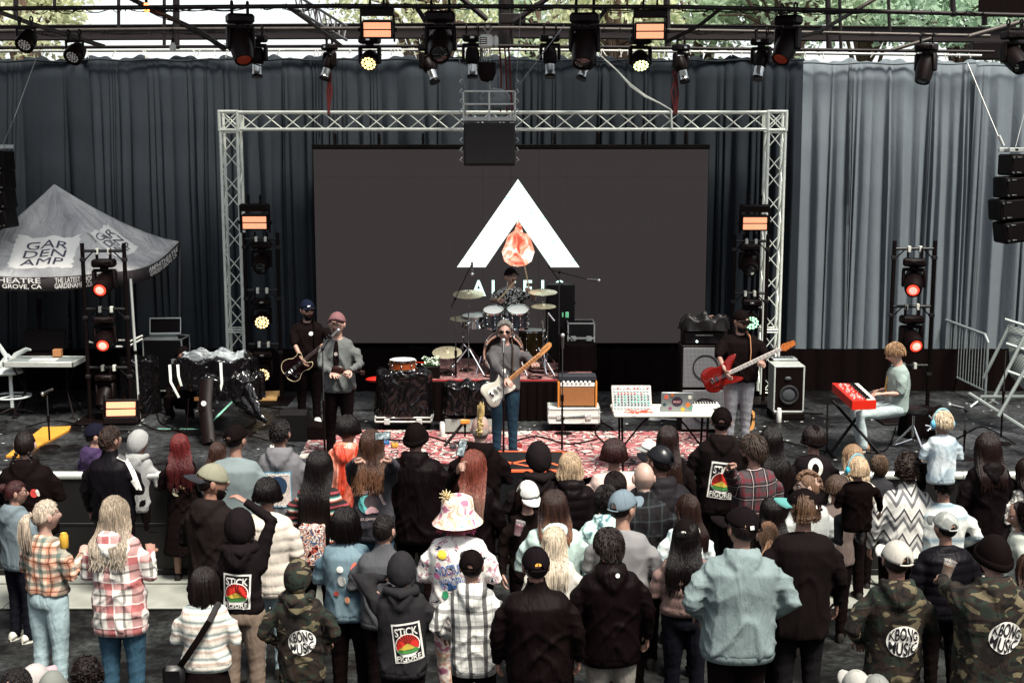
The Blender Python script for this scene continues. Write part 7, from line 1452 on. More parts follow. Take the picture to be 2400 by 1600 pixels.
redpl = plaid('red_white_plaid', '#dcd6cc', [('#c02430', 5.2, .34, .1, 'b'), ('#1a1418', 5.2, .10, .42, 'b'), ('#f4f0e6', 5.2, .06, .80, 'b')])
bwpl = plaid('black_white_plaid', '#d8d8d0', [('#57545a', 8.5, .24, .1, 'b'), ('#1d1a1e', 8.5, .24, .1, 'x'), ('#8f8f8f', 8.5, .05, .6, 'b')])
orpl = plaid('orange_teal_plaid', '#e2c2a8', [('#d87848', 8., .30, .0, 'b'), ('#1c6a66', 8., .26, .5, 'b'), ('#2a1c18', 8., .08, .85, 'b')])
flan = plaid('grey_red_flannel', '#544a4e', [('#7e1c2c', 7., .22, .1, 'b'), ('#1c1416', 7., .30, .5, 'b'), ('#d8c8c4', 7., .035, .4, 'b')])
dkpl = plaid('dark_green_plaid', '#23282c', [('#0c0c0f', 8., .45, .1, 'b'), ('#3c4448', 8., .10, .6, 'b')])
strp = stripes_z('striped_knit', ['#dcd6c6', '#c9a894', '#e6e2d6', '#7f9494', '#dcd6c6'], 11.); srp = stripes_z('serape_cloth', ['#120c0c', '#0c0808', '#c8502c', '#e8dcc8', '#2c8c80', '#120c0c', '#0c0808', '#b83040', '#120c0c'], 8.)
tied = blotch('tie_dye_cloth', ['#4fb0a4', '#ece4d2', '#e8d8b8', '#e0906a', '#efe8dc', '#c86a8a'], 9., .2); doodle = blotch('doodle_print_cloth', ['#ece8de', '#e8e4da', '#ece8de', '#e6e2d8', '#ece8de', '#c8889c', '#e8e4da', '#30405a'], 13., .4, True)
mintfl = blotch('mint_print_cloth', ['#4aa8a4', '#bfe4d8', '#c8ece0', '#b8e0d4', '#5c8c94'], 15., .4); aztec = NT('aztec_knit'); sx_ = aztec.n('SeparateXYZ', {0: aztec.obj()}); tri = aztec.math('ABSOLUTE', aztec.math('SUBTRACT', aztec.math('FRACT', aztec.math('MULTIPLY', sx_.outputs[0], 7.)), .5)); zz_ = aztec.math('FRACT', aztec.math('ADD', aztec.math('MULTIPLY', sx_.outputs[2], 4.2), tri)); aztec.set(Base_Color=aztec.ramp(zz_, [(0, '#d0cec6'), (.34, '#6a6a6c'), (.55, '#b9b7b0'), (.75, '#3e3e42'), (.88, '#d8d6ce')], True), Roughness=.95); wrinkle(aztec, .4)
fleece2 = stripes_z('washed_stripe_denim', ['#c9ccc4', '#d8dad2', '#9fb8c0', '#cfd2ca', '#7f9cac', '#d8dad2'], 3.2); 
pon = NT('clear_orange_poncho'); v_ = pon.noise(5., pon.obj((2, 2, .4)), 4., .8); pon.set(Base_Color=pon.ramp(v_, [(.35, '#c83a24'), (.55, '#e88a70'), (.7, '#f4cdbf')]), Roughness=.22); pon.bump(pon.math('ABSOLUTE', pon.math('SUBTRACT', v_, .5)), 1., .06); pon.b.inputs['Transmission Weight'].default_value = .15
cam_ = camo()
def stripe_sleeve(p, bvh, top):
    sh, e, wr = armpts(p, 1); pts = [Vector((.09, -.02, 1.47)), sh+Vector((-.02, 0, .02)), sh.lerp(e, .3), sh.lerp(e, .65), e, e.lerp(wr, .5), wr.lerp(e, .12)]; dv = Vector((.45, -.8, .42)).normalized(); fine = [pts[i].lerp(pts[i+1], t/4) for i in range(6) for t in range(4)]+[pts[-1]]; rg = []
    for i, q in enumerate(fine):
        t = (fine[min(i+1, 24)]-fine[max(i-1, 0)]).normalized(); sd = t.cross(dv).normalized(); row = []
        for w_ in (-.022, 0, .022):
            o = q+sd*w_; h = bvh.ray_cast(o+dv*.35, -dv); row.append(((h[0] if h[0] is not None else o+dv*.06)+dv*.007)*p['k'])
        rg.append(row)
    MB().rings(rg, closed=False).build('sleeve_stripe', inkw, top, 180)
def patches(*q):
    return pr_shape([(oval(rx, ry), cx, cz, mat('patch_'+c.strip('#'), c, .8, 0, .35, 60), r) for rx, ry, cx, cz, c, r in q])
P_ = person; NV = 0
# ---- front row, left to right
P_(65, 1012, 240, 'dark haired person with two braids in a black hooded jacket, far left', 'hoodie', black1, 'braids', '#1c1310', yaw=-5, L='front', Rr='front', w=1.34, fem=1, prints=[patches((.032, .04, .10, 1.22, '#c9403c', 0), (.014, .035, .13, 1.22, '#e4dcd0', 10))], bm=djean, sk='#c49078')
P_(212, 996, 212, 'person in a navy cap and purple hoodie looking right, left front row', 'hoodie', purple, 'short', '#15100e', hatk='cap', hatc='#141b30', yaw=35, hyaw=35, L='front', Rr='front', hatlogo=(0, .055, .04, .04, '#b9c4e0'), sk='#c08a70', hl=.2)
P_(263, 999, 226, 'tall man with brown hair in a dark track jacket with white sleeve stripes', 'jacket', C('#12161c', name='track_jacket_cloth', rough=.5), 'short', '#3a2418', yaw=12, hyaw=22, w=1.2, L='down', Rr='front', collar=True, prints=[stripe_sleeve], bm=black1)
P_(318, 1013, 212, 'person in a pale grey sweatshirt with the hood pulled up, front row', 'hoodie', C('#9b9c9a', name='pale_grey_fleece'), None, hood='up', yaw=15, hyaw=20, w=.98, Rr='front', L='front')
P_(427, 1016, 215, 'person with long curly bright red hair in a black jacket with green patches', 'jacket', black1, 'wavy', '#7a1616', hc2='#4a0d10', yaw=0, fem=1, w=1.0, hl=.42, L='front', Rr='front', prints=[patches((.05, .018, .02, 1.17, '#b9a878', -25), (.04, .016, -.05, 1.08, '#cfc9a8', -30), (.03, .014, .08, 1.22, '#6ab0a0', -20)), pr_text([('KB', -.04, 1.13, .07, .045, -20, inkw, 0)])], skirt=.35, bm=black1)
P_(506, 1038, 200, 'brown haired person half hidden behind the man in the black cap', 'sweater', C('#8a5a44', name='rust_cloth'), 'long', '#4a2c20', yaw=10, fem=1, w=.95, L='front', hl=.2)
P_(548, 999, 250, 'broad man in a plain black cap and grey green fleece jacket', 'jacket', C('#7c8b8c', name='grey_green_fleece', st=.3), 'short', '#120d0c', hatk='cap', hatc='#0e0b0c', yaw=8, hyaw=18, w=1.28, hem=.78, L='front', Rr='front', hatlogo=(205, .03, .018, .035, '#d8d8d0'), collar=False, bm=djean)
f7 = P_(655, 984, 238, 'person with short black hair in a grey hoodie with a colourful poster print', 'hoodie', greyh, 'short', '#0e0a0a', yaw=0, w=1.12, L='front', Rr='front', hem=.80, prints=[], bm=djean)
def pr_poster(p, bvh, top):
    V, F = rect(.24, .34, 14); bl = mat('poster_blue', '#4a7f9a', .8, 0, .1); put(p, bvh, top, V, F, 'poster_print', bl, 0, 1.13, .006); V, F = rect(.225, .30, 14); put(p, bvh, top, V, F, 'print_ground', mat('poster_art_ground', '#b8aca4', .8, 0, .6, 60), 0, 1.13, .009)
    for rx, ry, cz, c in ((.085, .09, 1.17, '#20344c'), (.07, .07, 1.165, '#c9b8ac'), (.045, .05, 1.15, '#7a4a38'), (.04, .045, 1.08, '#c8743c'), (.022, .055, 1.07, '#e8dccc'), (.05, .012, 1.225, '#9cd0e0')): V, F = gridpatch(oval(rx, ry)); put(p, bvh, top, V, F, 'print_motif', mat('motif_'+c.strip('#'), c, .8, 0, .3, 50), 0, cz, .012+.002*rx*20)
    for s, cz, w_, h_ in (('KBONG MUSIC', 1.278, .22, .026), ('LIVE EASY', .985, .20, .03)): v, fc = text2d(s, w=w_, h=h_, bold=.02); put(p, bvh, top, v, fc, 'print_lettering', inkw, 0, cz, .016)
f7['prints'] = [pr_poster]
P_(806, 976, 232, 'person with short black hair in a glossy orange plastic poncho', 'poncho', pon.m, 'bob', '#0f0b0b', yaw=8, hyaw=15, w=1.15, fem=1, hl=.03, L='front', Rr='front', hood='down', hem=.6, foldamp=.012, skirt=.5, bm=pon.m)
f9 = P_(737, 1056, 252, 'woman with very long straight black hair in a striped woven jacket and bright bag', 'jacket', srp, 'long', '#0d0908', yaw=0, fem=1, w=1.08, hl=.66, L='cross', Rr='cross', hem=.70, bm=black1)
f10 = P_(872, 1010, 258, 'woman with long brown hair in a grey moon print sweatshirt filming with a phone', 'sweater', C('#4a484f', name='charcoal_fleece'), 'wavy', '#4a2a18', hc2='#a8714c', yaw=5, fem=1, w=1.12, hl=.36, hem=.78, bm=jean, rh='grip', lh='grip')
reach(f10, 1, P(912, 1045, 10.6), (1, 0, -1)); reach(f10, -1, P(862, 1050, 10.5), (-1, 0, -1))
def pr_moon(p, bvh, top):
    V, F = gridpatch(oval(.088, .088)); put(p, bvh, top, V, F, 'print_disc', mat('print_teal', '#5fb0ac', .8, 0, .2, 20), -.015, 1.10, .006); V, F = gridpatch(oval(.066, .066)); put(p, bvh, top, V, F, 'print_dark_disc', mat('print_shadow', '#4a4145', .8, 0, .1), .020, 1.125, .009); V, F = gridpatch(lambda a: (.06*math.cos(a), .03*math.sin(a)-.02*abs(math.cos(a)))); put(p, bvh, top, V, F, 'print_wave', mat('print_rose', '#c9a0a4', .8, 0, .2), .02, 1.055, .011, 8)
    for s, w_, h_, cz in (('MEET THE', .13, .026, 1.215), ('JACK JOHNSON', .20, .028, .965)): v, fc = text2d(s, w=w_, h=h_, bold=.02); put(p, bvh, top, v, fc, 'print_lettering', mat('print_rose_white', '#cbb4b0', .8, 0, 0), -.01, cz, .012, 4)
    v, fc = text2d('MOONLIGHT', w=.11, h=.022, bold=.02); put(p, bvh, top, v, fc, 'print_lettering', mat('print_rose_white', '#cbb4b0', .8, 0, 0), .115, 1.14, .012, -72)
f10['prints'] = [pr_moon]
P_(972, 995, 232, 'broad person in a black knit cap and a big black coat, beside the filming woman', 'coat', coatm, None, hatk='beanie', hatc='#0c0a0b', yaw=10, hyaw=10, w=1.42, hem=.66, L='front', Rr='front', hood='down', bm=black1)
P_(1116, 975, 226, 'person with a tall yellow mohawk and shaved sides in a black hoodie', 'hoodie', black1, 'mohawk', '#d8b66a', yaw=-4, w=1.12, L='front', Rr='front', sk='#b08878')
f13 = P_(1105, 1053, 256, 'woman with straight copper hair and a fur trimmed black coat holding up a phone', 'coat', coatm, 'long', '#8a3c28', hc2='#d8a890', yaw=4, fem=1, w=1.02, hl=.36, lh='grip')
reach(f13, -1, P(1072, 1068, 10.9), (-1, -.2, -.8))
P_(1260, 1041, 238, 'person in a black hood up and dark hoodie before the taped box', 'hoodie', black3, None, hood='up', yaw=-5, w=1.2, L='front', Rr='front')
P_(1337, 1062, 240, 'blonde person in a black puffer jacket with a big loose hood', 'jacket', C('#141316', name='black_nylon', rough=.45), 'long', '#b99a74', hc2='#d8bc94', yaw=-8, fem=1, w=1.22, hl=.1, hood='down', quilt=.012, L='front', Rr='front', foldamp=.004)
P_(1433, 1030, 238, 'person with dark auburn hair in a pale pink jumper with a black hood', 'sweater', pinkc, 'bob', '#3a1814', yaw=-3, w=1.22, fem=1, hl=.05, L='front', Rr='front', prints=[pr_shape([(lambda a: (.105*math.cos(a), .10*math.sin(a)-.03*(math.sin(a) < 0)), 0, 1.38, coatm, 0)])], bm=djean)
P_(1545, 1048, 248, 'bearded man in a black leather look cap and dark padded jacket', 'jacket', C('#2a2a2e', name='charcoal_nylon', rough=.6), 'short', '#100c0b', hatk='cap', hatc=mat('black_leather', '#101014', .3, 0, .3, 20), brim=-25, yaw=-12, hyaw=-20, w=1.3, quilt=.010, L='front', Rr='front', sk='#8a5a44', hood='down')
P_(1524, 1033, 205, 'person in a grey and white cap mostly hidden behind the leather cap', 'jacket', black2, 'short', '#1a1412', hatk='cap', hatc=('#d8dad4', '#8f9490'), brim=-60, yaw=-10, hyaw=-40)
P_(1568, 998, 222, 'woman with very long dark brown hair seen over the padded jacket', 'jacket', black2, 'wavy', '#2e1c16', hc2='#40261c', yaw=5, fem=1, w=1.05, hl=.58)
f19 = P_(1683, 959, 238, 'tall man in a plain black cap and black hoodie with a reggae poster print', 'hoodie', black2, 'fade', '#14100e', hatk='cap', hatc='#0c0a0b', yaw=0, w=1.25, L='front', Rr='front', hem=.76, prints=[pr_stick(.0, 1.08, .24, .36, -5)])
f20 = P_(1768, 1019, 262, 'brown haired man in a grey and red flannel shirt pointing up with his left hand', 'shirt', flan, 'messy', '#4a382c', hc2='#6a5646', yaw=-18, hyaw=-35, w=1.12, Rr='front', lh='point', bm=djean, beard=('#3a2a20', 1, 1))
reach(f20, -1, P(1696, 1045, 10.9), (-.9, -.2, -.7))
P_(1812, 1004, 226, 'woman with long black hair behind the flannel shirt', 'coat', black1, 'long', '#0c0908', yaw=-5, fem=1, w=1.1, hl=.52)
P_(1905, 1001, 222, 'person in a black beanie with dark curls and a white hood over the back', 'jacket', black3, 'bob', '#20120f', hatk='beanie', hatc='#0e0b0c', yaw=2, w=1.06, hl=.04, prints=[pr_shape([(lambda a: (.075*math.cos(a), .095*math.sin(a)-.02), 0, 1.37, white, 0), (lambda a: (.035*math.cos(a), .055*math.sin(a)), 0, 1.34, black1, 0)])])
P_(2004, 1043, 225, 'blonde woman with swept hair beside the child with teal earmuffs', 'sweater', cream, 'long', '#a8825c', hc2='#d8bc94', yaw=-10, hyaw=-15, fem=1, hl=.2)
f25 = P_(1893, 1108, 252, 'man with shaved sides and a strip of curly hair wearing glasses', 'tee', C('#b4b8b4', name='pale_grey_jersey'), 'quiff', '#8a6448', yaw=-20, hyaw=-60, w=1.1, glasses='clear', sk='#c49a84')
P_(2062, 1068, 214, 'person with short sandy brown hair and a grey collar, right of the child in black', 'jacket', dgrey, 'messy', '#8a6a4c', hc2='#3a2418', yaw=5, collar=True, w=1.0)
P_(2124, 1068, 248, 'man with dark curly hair in a grey and white zigzag patterned jacket', 'jacket', aztec.m, 'curly', '#38241a', yaw=0, w=1.18, collar=True, L='down', Rr='front', bm=black1)
dad = P_(2208, 1108, 246, 'broad man in a faded striped denim jacket with a child on his shoulders', 'jacket', fleece2, 'short', '#1a1210', yaw=0, w=1.28, L=((.0, 0, 0), (0, 0, 0)), Rr='pocket', Hclamp=(1.7, 2.0), bm=C('#4c4c4c', name='grey_trouser_cloth'))
dad['L'] = 'high'
P_(2330, 1016, 236, 'person with long dark hair in a long black hooded coat, right front', 'coat', coatm, 'long', '#2a1814', yaw=-6, fem=1, w=1.15, hl=.3, hem=.5, hood='down')
P_(2420, 1075, 236, 'person in a pale patterned shirt reaching in from the right edge', 'shirt', blotch('pale_patterned_cloth', ['#e0dcd0', '#b8b4a8', '#4c4848', '#e4e0d4'], 14.), 'long', '#2a1a14', yaw=-25, fem=1, L='hold', hl=.2)
P_(2398, 1180, 262, 'dark curly haired woman in profile facing left at the right edge', 'jacket', C('#a9b0a4', name='pale_sage_cloth'), 'wavy', '#1a100e', yaw=-75, hyaw=-12, pit=-20, fem=1, hl=.22)
# ---- children
def seatedlegs(kx, ky, kz, az, ay=None): return [[(-.09, 0, .92), (-kx, ky, kz), (-kx, ay or ky, az)], [(.09, 0, .92), (kx, ky, kz), (kx, ay or ky, az)]]
ch = P_(2212, 972, None, 'small blond child with light blue earmuffs and a denim jacket riding on shoulders', 'jacket', blotch('child_denim', ['#7f98aa', '#a9bec8', '#c8d4d6'], 5.), 'bowl', '#d8c09c', Y=11.62, ground=.0, H=1.15, yaw=0, w=1.12, hem=.80, legs=seatedlegs(.17, .30, .92, .60), L='front', Rr='front', bm=black1, name='child', headk=1.3)
ch['g'] = P(2212, 972, 11.62).z-1.15
ch2 = P_(2015, 1076, None, 'small blonde child with teal earmuffs and a black fleece carried among the crowd', 'jacket', C('#060505', name='black_pile_fleece'), 'bob', '#c8a880', Y=10.9, ground=0., H=1.12, yaw=-8, hyaw=-12, w=1.2, hem=.80, legs=seatedlegs(.16, .22, .85, .58), L='cross', bm=dgrey, name='child', hl=.05, headk=1.3)
ch2['g'] = P(2015, 1076, 10.9).z-1.12; ch2['R'] = ((.34, .05, 1.18), (.40, .14, .98))
def earmuffs(c):
    def f(p, root, onhead, top):
        m = MB(); 
        for s in (-1, 1): m.sph((s*.095, .0, -.005), (.024, .038, .045), 14, 10); m.sph((s*.108, .0, -.005), (.016, .028, .034), 12, 8)
        onhead(m, 'ear_cup', [mat('earmuff_'+c.strip('#'), c, .35, 0, .1)]); m = MB(); m.tube([(.098*math.cos(a), 0, .142*math.sin(a)) for a in [R(8+164*i/14) for i in range(15)]], .012, 6, flat=.5, up=(0, 1, 0)); onhead(m, 'headband', [mat('earmuff_band', '#7fa4ac', .4)])
    return f
ch['extra'] = earmuffs('#6ab4d0'); ch2['extra'] = earmuffs('#3fb0c4')
P_(1960, 1112, 245, 'adult in a taupe coat carrying the child with teal earmuffs', 'coat', C('#75645c', name='taupe_wool'), 'bob', '#5a4232', yaw=5, fem=1, w=1.15, hl=.03, L='front', Rr='front', bm=black1)
# ---- second and third rows
P_(1806, 1165, 262, 'person with straight black hair and a black jacket behind the sea grey hoodie', 'jacket', black1, 'long', '#0c0908', yaw=0, w=1.1, fem=1, hl=.25)
P_(1605, 1163, 268, 'woman with long smooth brown hair and glasses in a light denim jacket', 'jacket', denl, 'long', '#3a221a', hc2='#2a1612', yaw=-12, hyaw=-38, fem=1, w=1.1, hl=.34, glasses='clear', L='front', Rr='front')
P_(1502, 1089, 262, 'bald man in a dark green plaid overshirt', 'shirt', dkpl, None, yaw=-4, w=1.2, collar=True, sk='#c49a86', L='front', Rr='front')
P_(1428, 1142, 262, 'dark haired person in a mint print hoodie behind the blue cap', 'hoodie', mintfl, 'messy', '#130e0c', yaw=-8, w=1.3, hood='down', L='front', Rr='front')
P_(1467, 1154, 292, 'man in a faded light blue cap and plain grey sweatshirt', 'sweater', C('#8a8888', name='mid_grey_marl', st=.3), 'short', '#1c1210', hatk='cap', hatc='#71848f', brim=0, yaw=14, hyaw=32, w=1.14, sk='#b98468', L='front', Rr='front')
P_(1441, 1241, 322, 'man with grey streaked brown hair and glasses in a black rain jacket', 'jacket', C('#0f0c0e', name='black_rain_shell', rough=.5), 'messy', '#2c1e18', hc2='#94887e', yaw=-6, hyaw=-25, w=1.24, hem=.78, collar=True, hood='down', glasses='clear', L='down', Rr='down', bm=C('#8f8a80', name='stone_twill'), prints=[patches((.016, .016, .03, 1.46, '#cfd4cc', 0))])
P_(1270, 1284, 338, 'broad man in a black cap and black bomber jacket, bottom centre', 'jacket', C('#120d0e', name='black_bomber', rough=.6), 'fade', '#14100f', hatk='cap', hatc='#141216', brim=0, yaw=0, w=1.34, hem=.80, collar=True, hatlogo=(180, .045, .045, .022, '#c9923c'), bm=C('#9a1c1c', name='red_shorts'), sk='#a87058')
P_(1298, 1233, 292, 'woman with long pale blonde hair in a cream jacket behind the black bomber', 'jacket', C('#cfc9bc', name='cream_cloth'), 'long', '#cdb594', hc2='#e0cdb0', yaw=2, fem=1, w=1.1, hl=.34)
f42 = P_(1302, 1150, 284, 'woman with brown to copper hair in a pale mint hoodie', 'hoodie', mint, 'long', '#3c241c', hc2='#a8643c', yaw=0, fem=1, w=1.3, hl=.24, hem=.80, L='hold', Rr='front')
f43 = P_(1243, 1124, 256, 'woman in a pale grey cap facing the camera and looking down at her cup', 'jacket', C('#1b1512', name='dark_brown_cloth'), 'long', '#2e1e18', hatk='cap', hatc='#d2d2cc', brim=0, yaw=165, hyaw=-12, pit=-30, fem=1, w=1.0, hl=.3, hatlogo=(0, .055, .05, .045, '#39444a'), sk='#c08a74', lh='grip', L='hold')
P_(1078, 1160, 300, 'person with pink hair, a tie dye bucket hat and a doodle covered white jacket', 'jacket', doodle, 'wavy', '#d8507c', hatk='bucket', hatc=(tied, C('#e0c890', name='pompom_wool')), yaw=4, fem=1, w=1.24, hl=.10, L='front', Rr='front', hem=.82, bm=tied, prints=[pr_text([('NOCTURNAL', .0, 1.265, .30, .075, 14, mat('blue_print', '#2f62a0', .8, 0, .2), 0), ('WONDERLAND', .01, 1.16, .27, .085, 14, mat('blue_print', '#2f62a0', .8, 0, .2), 0)]), patches((.035, .03, -.10, 1.36, '#d8c040', 0), (.03, .02, .06, 1.37, '#1c1a20', 20), (.025, .03, -.08, 1.06, '#2f8a5c', 0), (.03, .035, .11, 1.05, '#7a4aa0', 0), (.02, .02, -.14, 1.2, '#c86a9c', 0))])
f45 = P_(903, 1212, 296, 'man with a short dark fade haircut in a charcoal jacket with black collar', 'jacket', C('#57585c', name='charcoal_wool'), 'fade', '#17110f', yaw=6, hyaw=16, w=1.22, collar=True, L='front', Rr='front', sk='#b07c64', bm=black1)
f46 = P_(941, 1304, 322, 'person with the hood up in a dark hoodie printed with a red sunburst poster', 'hoodie', C('#302e31', name='dark_slate_fleece'), None, hood='up', yaw=0, w=1.16, hem=.76, Rr='front', prints=[pr_stick(.055, 1.06, .235, .34, 6)], lh='relax', bm=black1)
reach(f46, -1, (-.14, .10, 1.52), (-1, -.2, -.4), local=True)
P_(820, 1187, 290, 'woman with black hair and silver clips in a patched blue denim jacket', 'jacket', denj, 'bob', '#0c0909', yaw=4, fem=1, w=1.14, hl=.12, L='front', Rr='front', prints=[patches((.028, .028, -.03, 1.28, '#dcdcd4', 0), (.035, .045, -.02, 1.18, '#b9b9b4', 0), (.03, .03, .065, 1.20, '#d8a890', 20), (.022, .022, -.07, 1.07, '#8a3a30', 0), (.02, .03, .02, 1.02, '#c88a6a', 0), (.025, .05, .085, 1.29, '#d86a5a', -15))], bm=black1)
P_(1113, 1295, 322, 'person in a black cap and a black and white plaid hooded shirt, bottom centre', 'hoodie', bwpl, 'fade', '#17110f', hatk='cap', hatc=('#100d0e', '#4a4648'), brim=12, yaw=0, w=1.08, hem=.76, L='pocket', Rr='pocket', bm=black1)
P_(706, 1318, 318, 'person with a camouflage hood up and a round KBONG MUSIC print', 'hoodie', cam_, None, hood='up', yaw=0, w=1.16, hem=.72, L='pocket', Rr='pocket', prints=[pr_disc(.035, 1.10, .115, 6)], bm=black1)
f50 = P_(474, 1335, 292, 'woman with greying shoulder length hair in a cream striped jumper and black skirt', 'sweater', strp, 'bob', '#2c2422', hc2='#1c1614', yaw=2, fem=1, w=1.14, hl=.16, L='front', Rr='front', skirt=.30, hem=.92, bm=black1)
f51 = P_(562, 1200, 298, 'person with a black hood up and a bright lip shaped print, arm raised', 'hoodie', C('#1d1a1c', name='charcoal_black_fleece'), None, hood='up', yaw=0, w=.98, fem=1, hem=.96, L='front', prints=[pr_stick(-.01, 1.14, .22, .29, -4)], bm=tan, rh='relax')
reach(f51, 1, (.04, .12, 1.80), (1, -.1, .1), local=True)
P_(622, 1122, 268, 'person with a glossy black bob in a pale cream puffer jacket', 'jacket', cream, 'bob', '#0d0a0a', yaw=10, w=1.12, fem=1, hl=.05, quilt=.012, hem=.78, L='front', Rr='front', bm=ljean)
f53 = P_(497, 1095, 276, 'bearded man in a beige cap worn backwards and a dark grey hooded jacket', 'hoodie', C('#26211f', name='dark_olive_grey_cloth'), 'short', '#1c120e', hatk='cap', hatc=('#8f8c74', '#33343a'), brim=180, yaw=25, hyaw=42, w=1.2, hem=.76, beard=('#1c120e', 1, 1), Rr='hold', L='front', sk='#a86e52', hatlogo=(205, .05, .04, .04, '#2a2a2c'))
P_(272, 1167, 296, 'woman with long ash blonde hair in a red and white plaid hooded shirt', 'hoodie', redpl, 'wavy', '#a8947c', hc2='#cdbca4', yaw=6, hyaw=10, fem=1, w=1.14, hl=.34, hem=.72, Rr='hold', L='front', bm=jean, prints=[pr_shape([(lambda a: (.15*math.cos(a), .075*math.sin(a)-.03*abs(math.sin(a))), 0, 1.385, white, 0)])])
f55 = P_(96, 1172, 284, 'woman with a blonde grey ponytail in orange and teal plaid holding a can', 'shirt', orpl, 'pony', '#c4b098', hc2='#a4907c', yaw=22, hyaw=25, fem=1, w=1.02, hl=.30, hem=.96, bm=ljean, rh='grip', L='front', Rr='hold', sk='#c4927c')
P_(34, 1130, 245, 'person with a dark red bun and glasses in a blue grey hoodie, left edge', 'hoodie', C('#6f7f86', name='blue_grey_fleece'), 'bun', '#4a1c1c', yaw=30, hyaw=35, w=1.12, glasses='clear', bm=djean, L='front', Rr='front', shoe='#c9c5b8')
P_(1733, 1197, 328, 'broad man in a black cap and a crumpled sea grey hoodie', 'hoodie', teal, 'short', '#1a1412', hatk='cap', hatc='#121013', brim=-50, yaw=-2, hyaw=-14, w=1.42, hem=.78, L='pocket', Rr='pocket', foldamp=.009, hatlogo=(172, .03, .03, .022, '#d8d8d0'), bm=black1)
P_(1790, 1229, 290, 'person with a tight light brown ponytail and beige vest', 'jacket', C('#a89c8e', name='beige_fleece'), 'pony', '#8a5c3c', hc2='#c49468', yaw=0, fem=1, w=.92, hl=.22, H=1.60)
f59 = P_(1612, 1222, 300, 'woman with very long black hair under a cap, in a rosy brown puffer jacket', 'jacket', C('#8e7068', name='rosy_brown_nylon', rough=.5), 'wavy', '#0c0909', hatk='cap', hatc=('#120f10', '#d8d4c6'), brim=8, yaw=6, fem=1, w=1.04, hl=.40, quilt=.014, hem=1.0, L='front', Rr='front', bm=djean, hatlogo=(180, .04, .05, .012, '#d8d8d0'))
P_(1884, 1155, 302, 'tall man in a black cap with teal brim and a long black T-shirt', 'tee', C('#171314', name='black_jersey', st=.4), 'bowl', '#6a4c34', hatk='cap', hatc=('#0f0d0e', '#4fa09a'), brim=-42, yaw=-4, hyaw=-20, w=1.22, hem=.68, L='down', Rr='down', bm=C('#1c1e22', name='charcoal_trouser_cloth'), shoe='#c9c5b8', hatlogo=(160, .03, .03, .02, '#d8d8d0'), Hclamp=(1.5, 2.0))
P_(2103, 1272, 338, 'person in a cream cap and a camouflage jacket with a round print', 'hoodie', cam_, 'fade', '#1a1210', hatk='cap', hatc=('#b9b4a8', '#e0dcd0'), brim=-28, yaw=2, hyaw=8, w=1.12, hem=.76, L='pocket', Rr='front', prints=[pr_disc(.03, 1.09, .115, -2)], bm=black1)
f62 = P_(2330, 1262, 352, 'broad man in a black beanie and camouflage hoodie raising a cup of beer', 'hoodie', cam_, None, hatk='beanie', hatc='#100c0c', yaw=-6, hyaw=-8, w=1.32, hem=.74, Rr='down', prints=[pr_disc(.015, 1.15, .105, -12)], lh='grip', bm=black1, sk='#c08c78')
reach(f62, -1, P(2196, 1348, 8.9), (-.8, -.3, -.9))
P_(2228, 1203, 284, 'person in a mottled grey cap and a navy padded jacket', 'jacket', C('#14181f', name='navy_nylon', rough=.45), 'short', '#1c1412', hatk='cap', hatc=(blotch('mottled_grey_cap', ['#5c605c', '#b4b8b0', '#8a8e88'], 14., .1), '#6c706c'), yaw=-4, hyaw=-18, w=1.16, quilt=.012)
P_(2412, 1300, 318, 'person with long brown hair and a dark green jacket at the lower right edge', 'jacket', C('#1e2a20', name='dark_green_cloth'), 'long', '#4a2e22', yaw=-8, fem=1, hl=.36)
# ---- heads along the bottom edge
P_(34, 1566, 372, 'dark haired head at the bottom left corner', 'jacket', black2, 'short', '#17100e', yaw=4, w=1.1, Hclamp=(1.45, 1.95))
P_(74, 1556, 320, 'person in a white and pink cap at the bottom left', 'jacket', black2, 'short', '#1a1210', hatk='cap', hatc=('#b0a8a4', '#b8949c'), yaw=18, Hclamp=(1.3, 1.95))
P_(120, 1578, 405, 'person in a mottled grey knit cap, bottom left', 'jacket', black2, None, hatk='beanie', hatc='#7c8078', Hclamp=(1.3, 1.95))
P_(196, 1545, 352, 'person with dark curly hair at the bottom edge below the pale jeans', 'jacket', black2, 'curly', '#1c1210', Hclamp=(1.3, 1.95))
P_(2016, 1578, 340, 'person in a white cap at the bottom edge below the camouflage jacket', 'jacket', black2, 'short', '#1a1210', hatk='cap', hatc='#aaa8a0', brim=-30, Hclamp=(1.3, 1.95))
P_(2056, 1590, 405, 'person in a pale grey cap beside the white cap at the bottom edge', 'jacket', black2, 'short', '#1a1210', hatk='cap', hatc='#888a84', Hclamp=(1.3, 1.95))
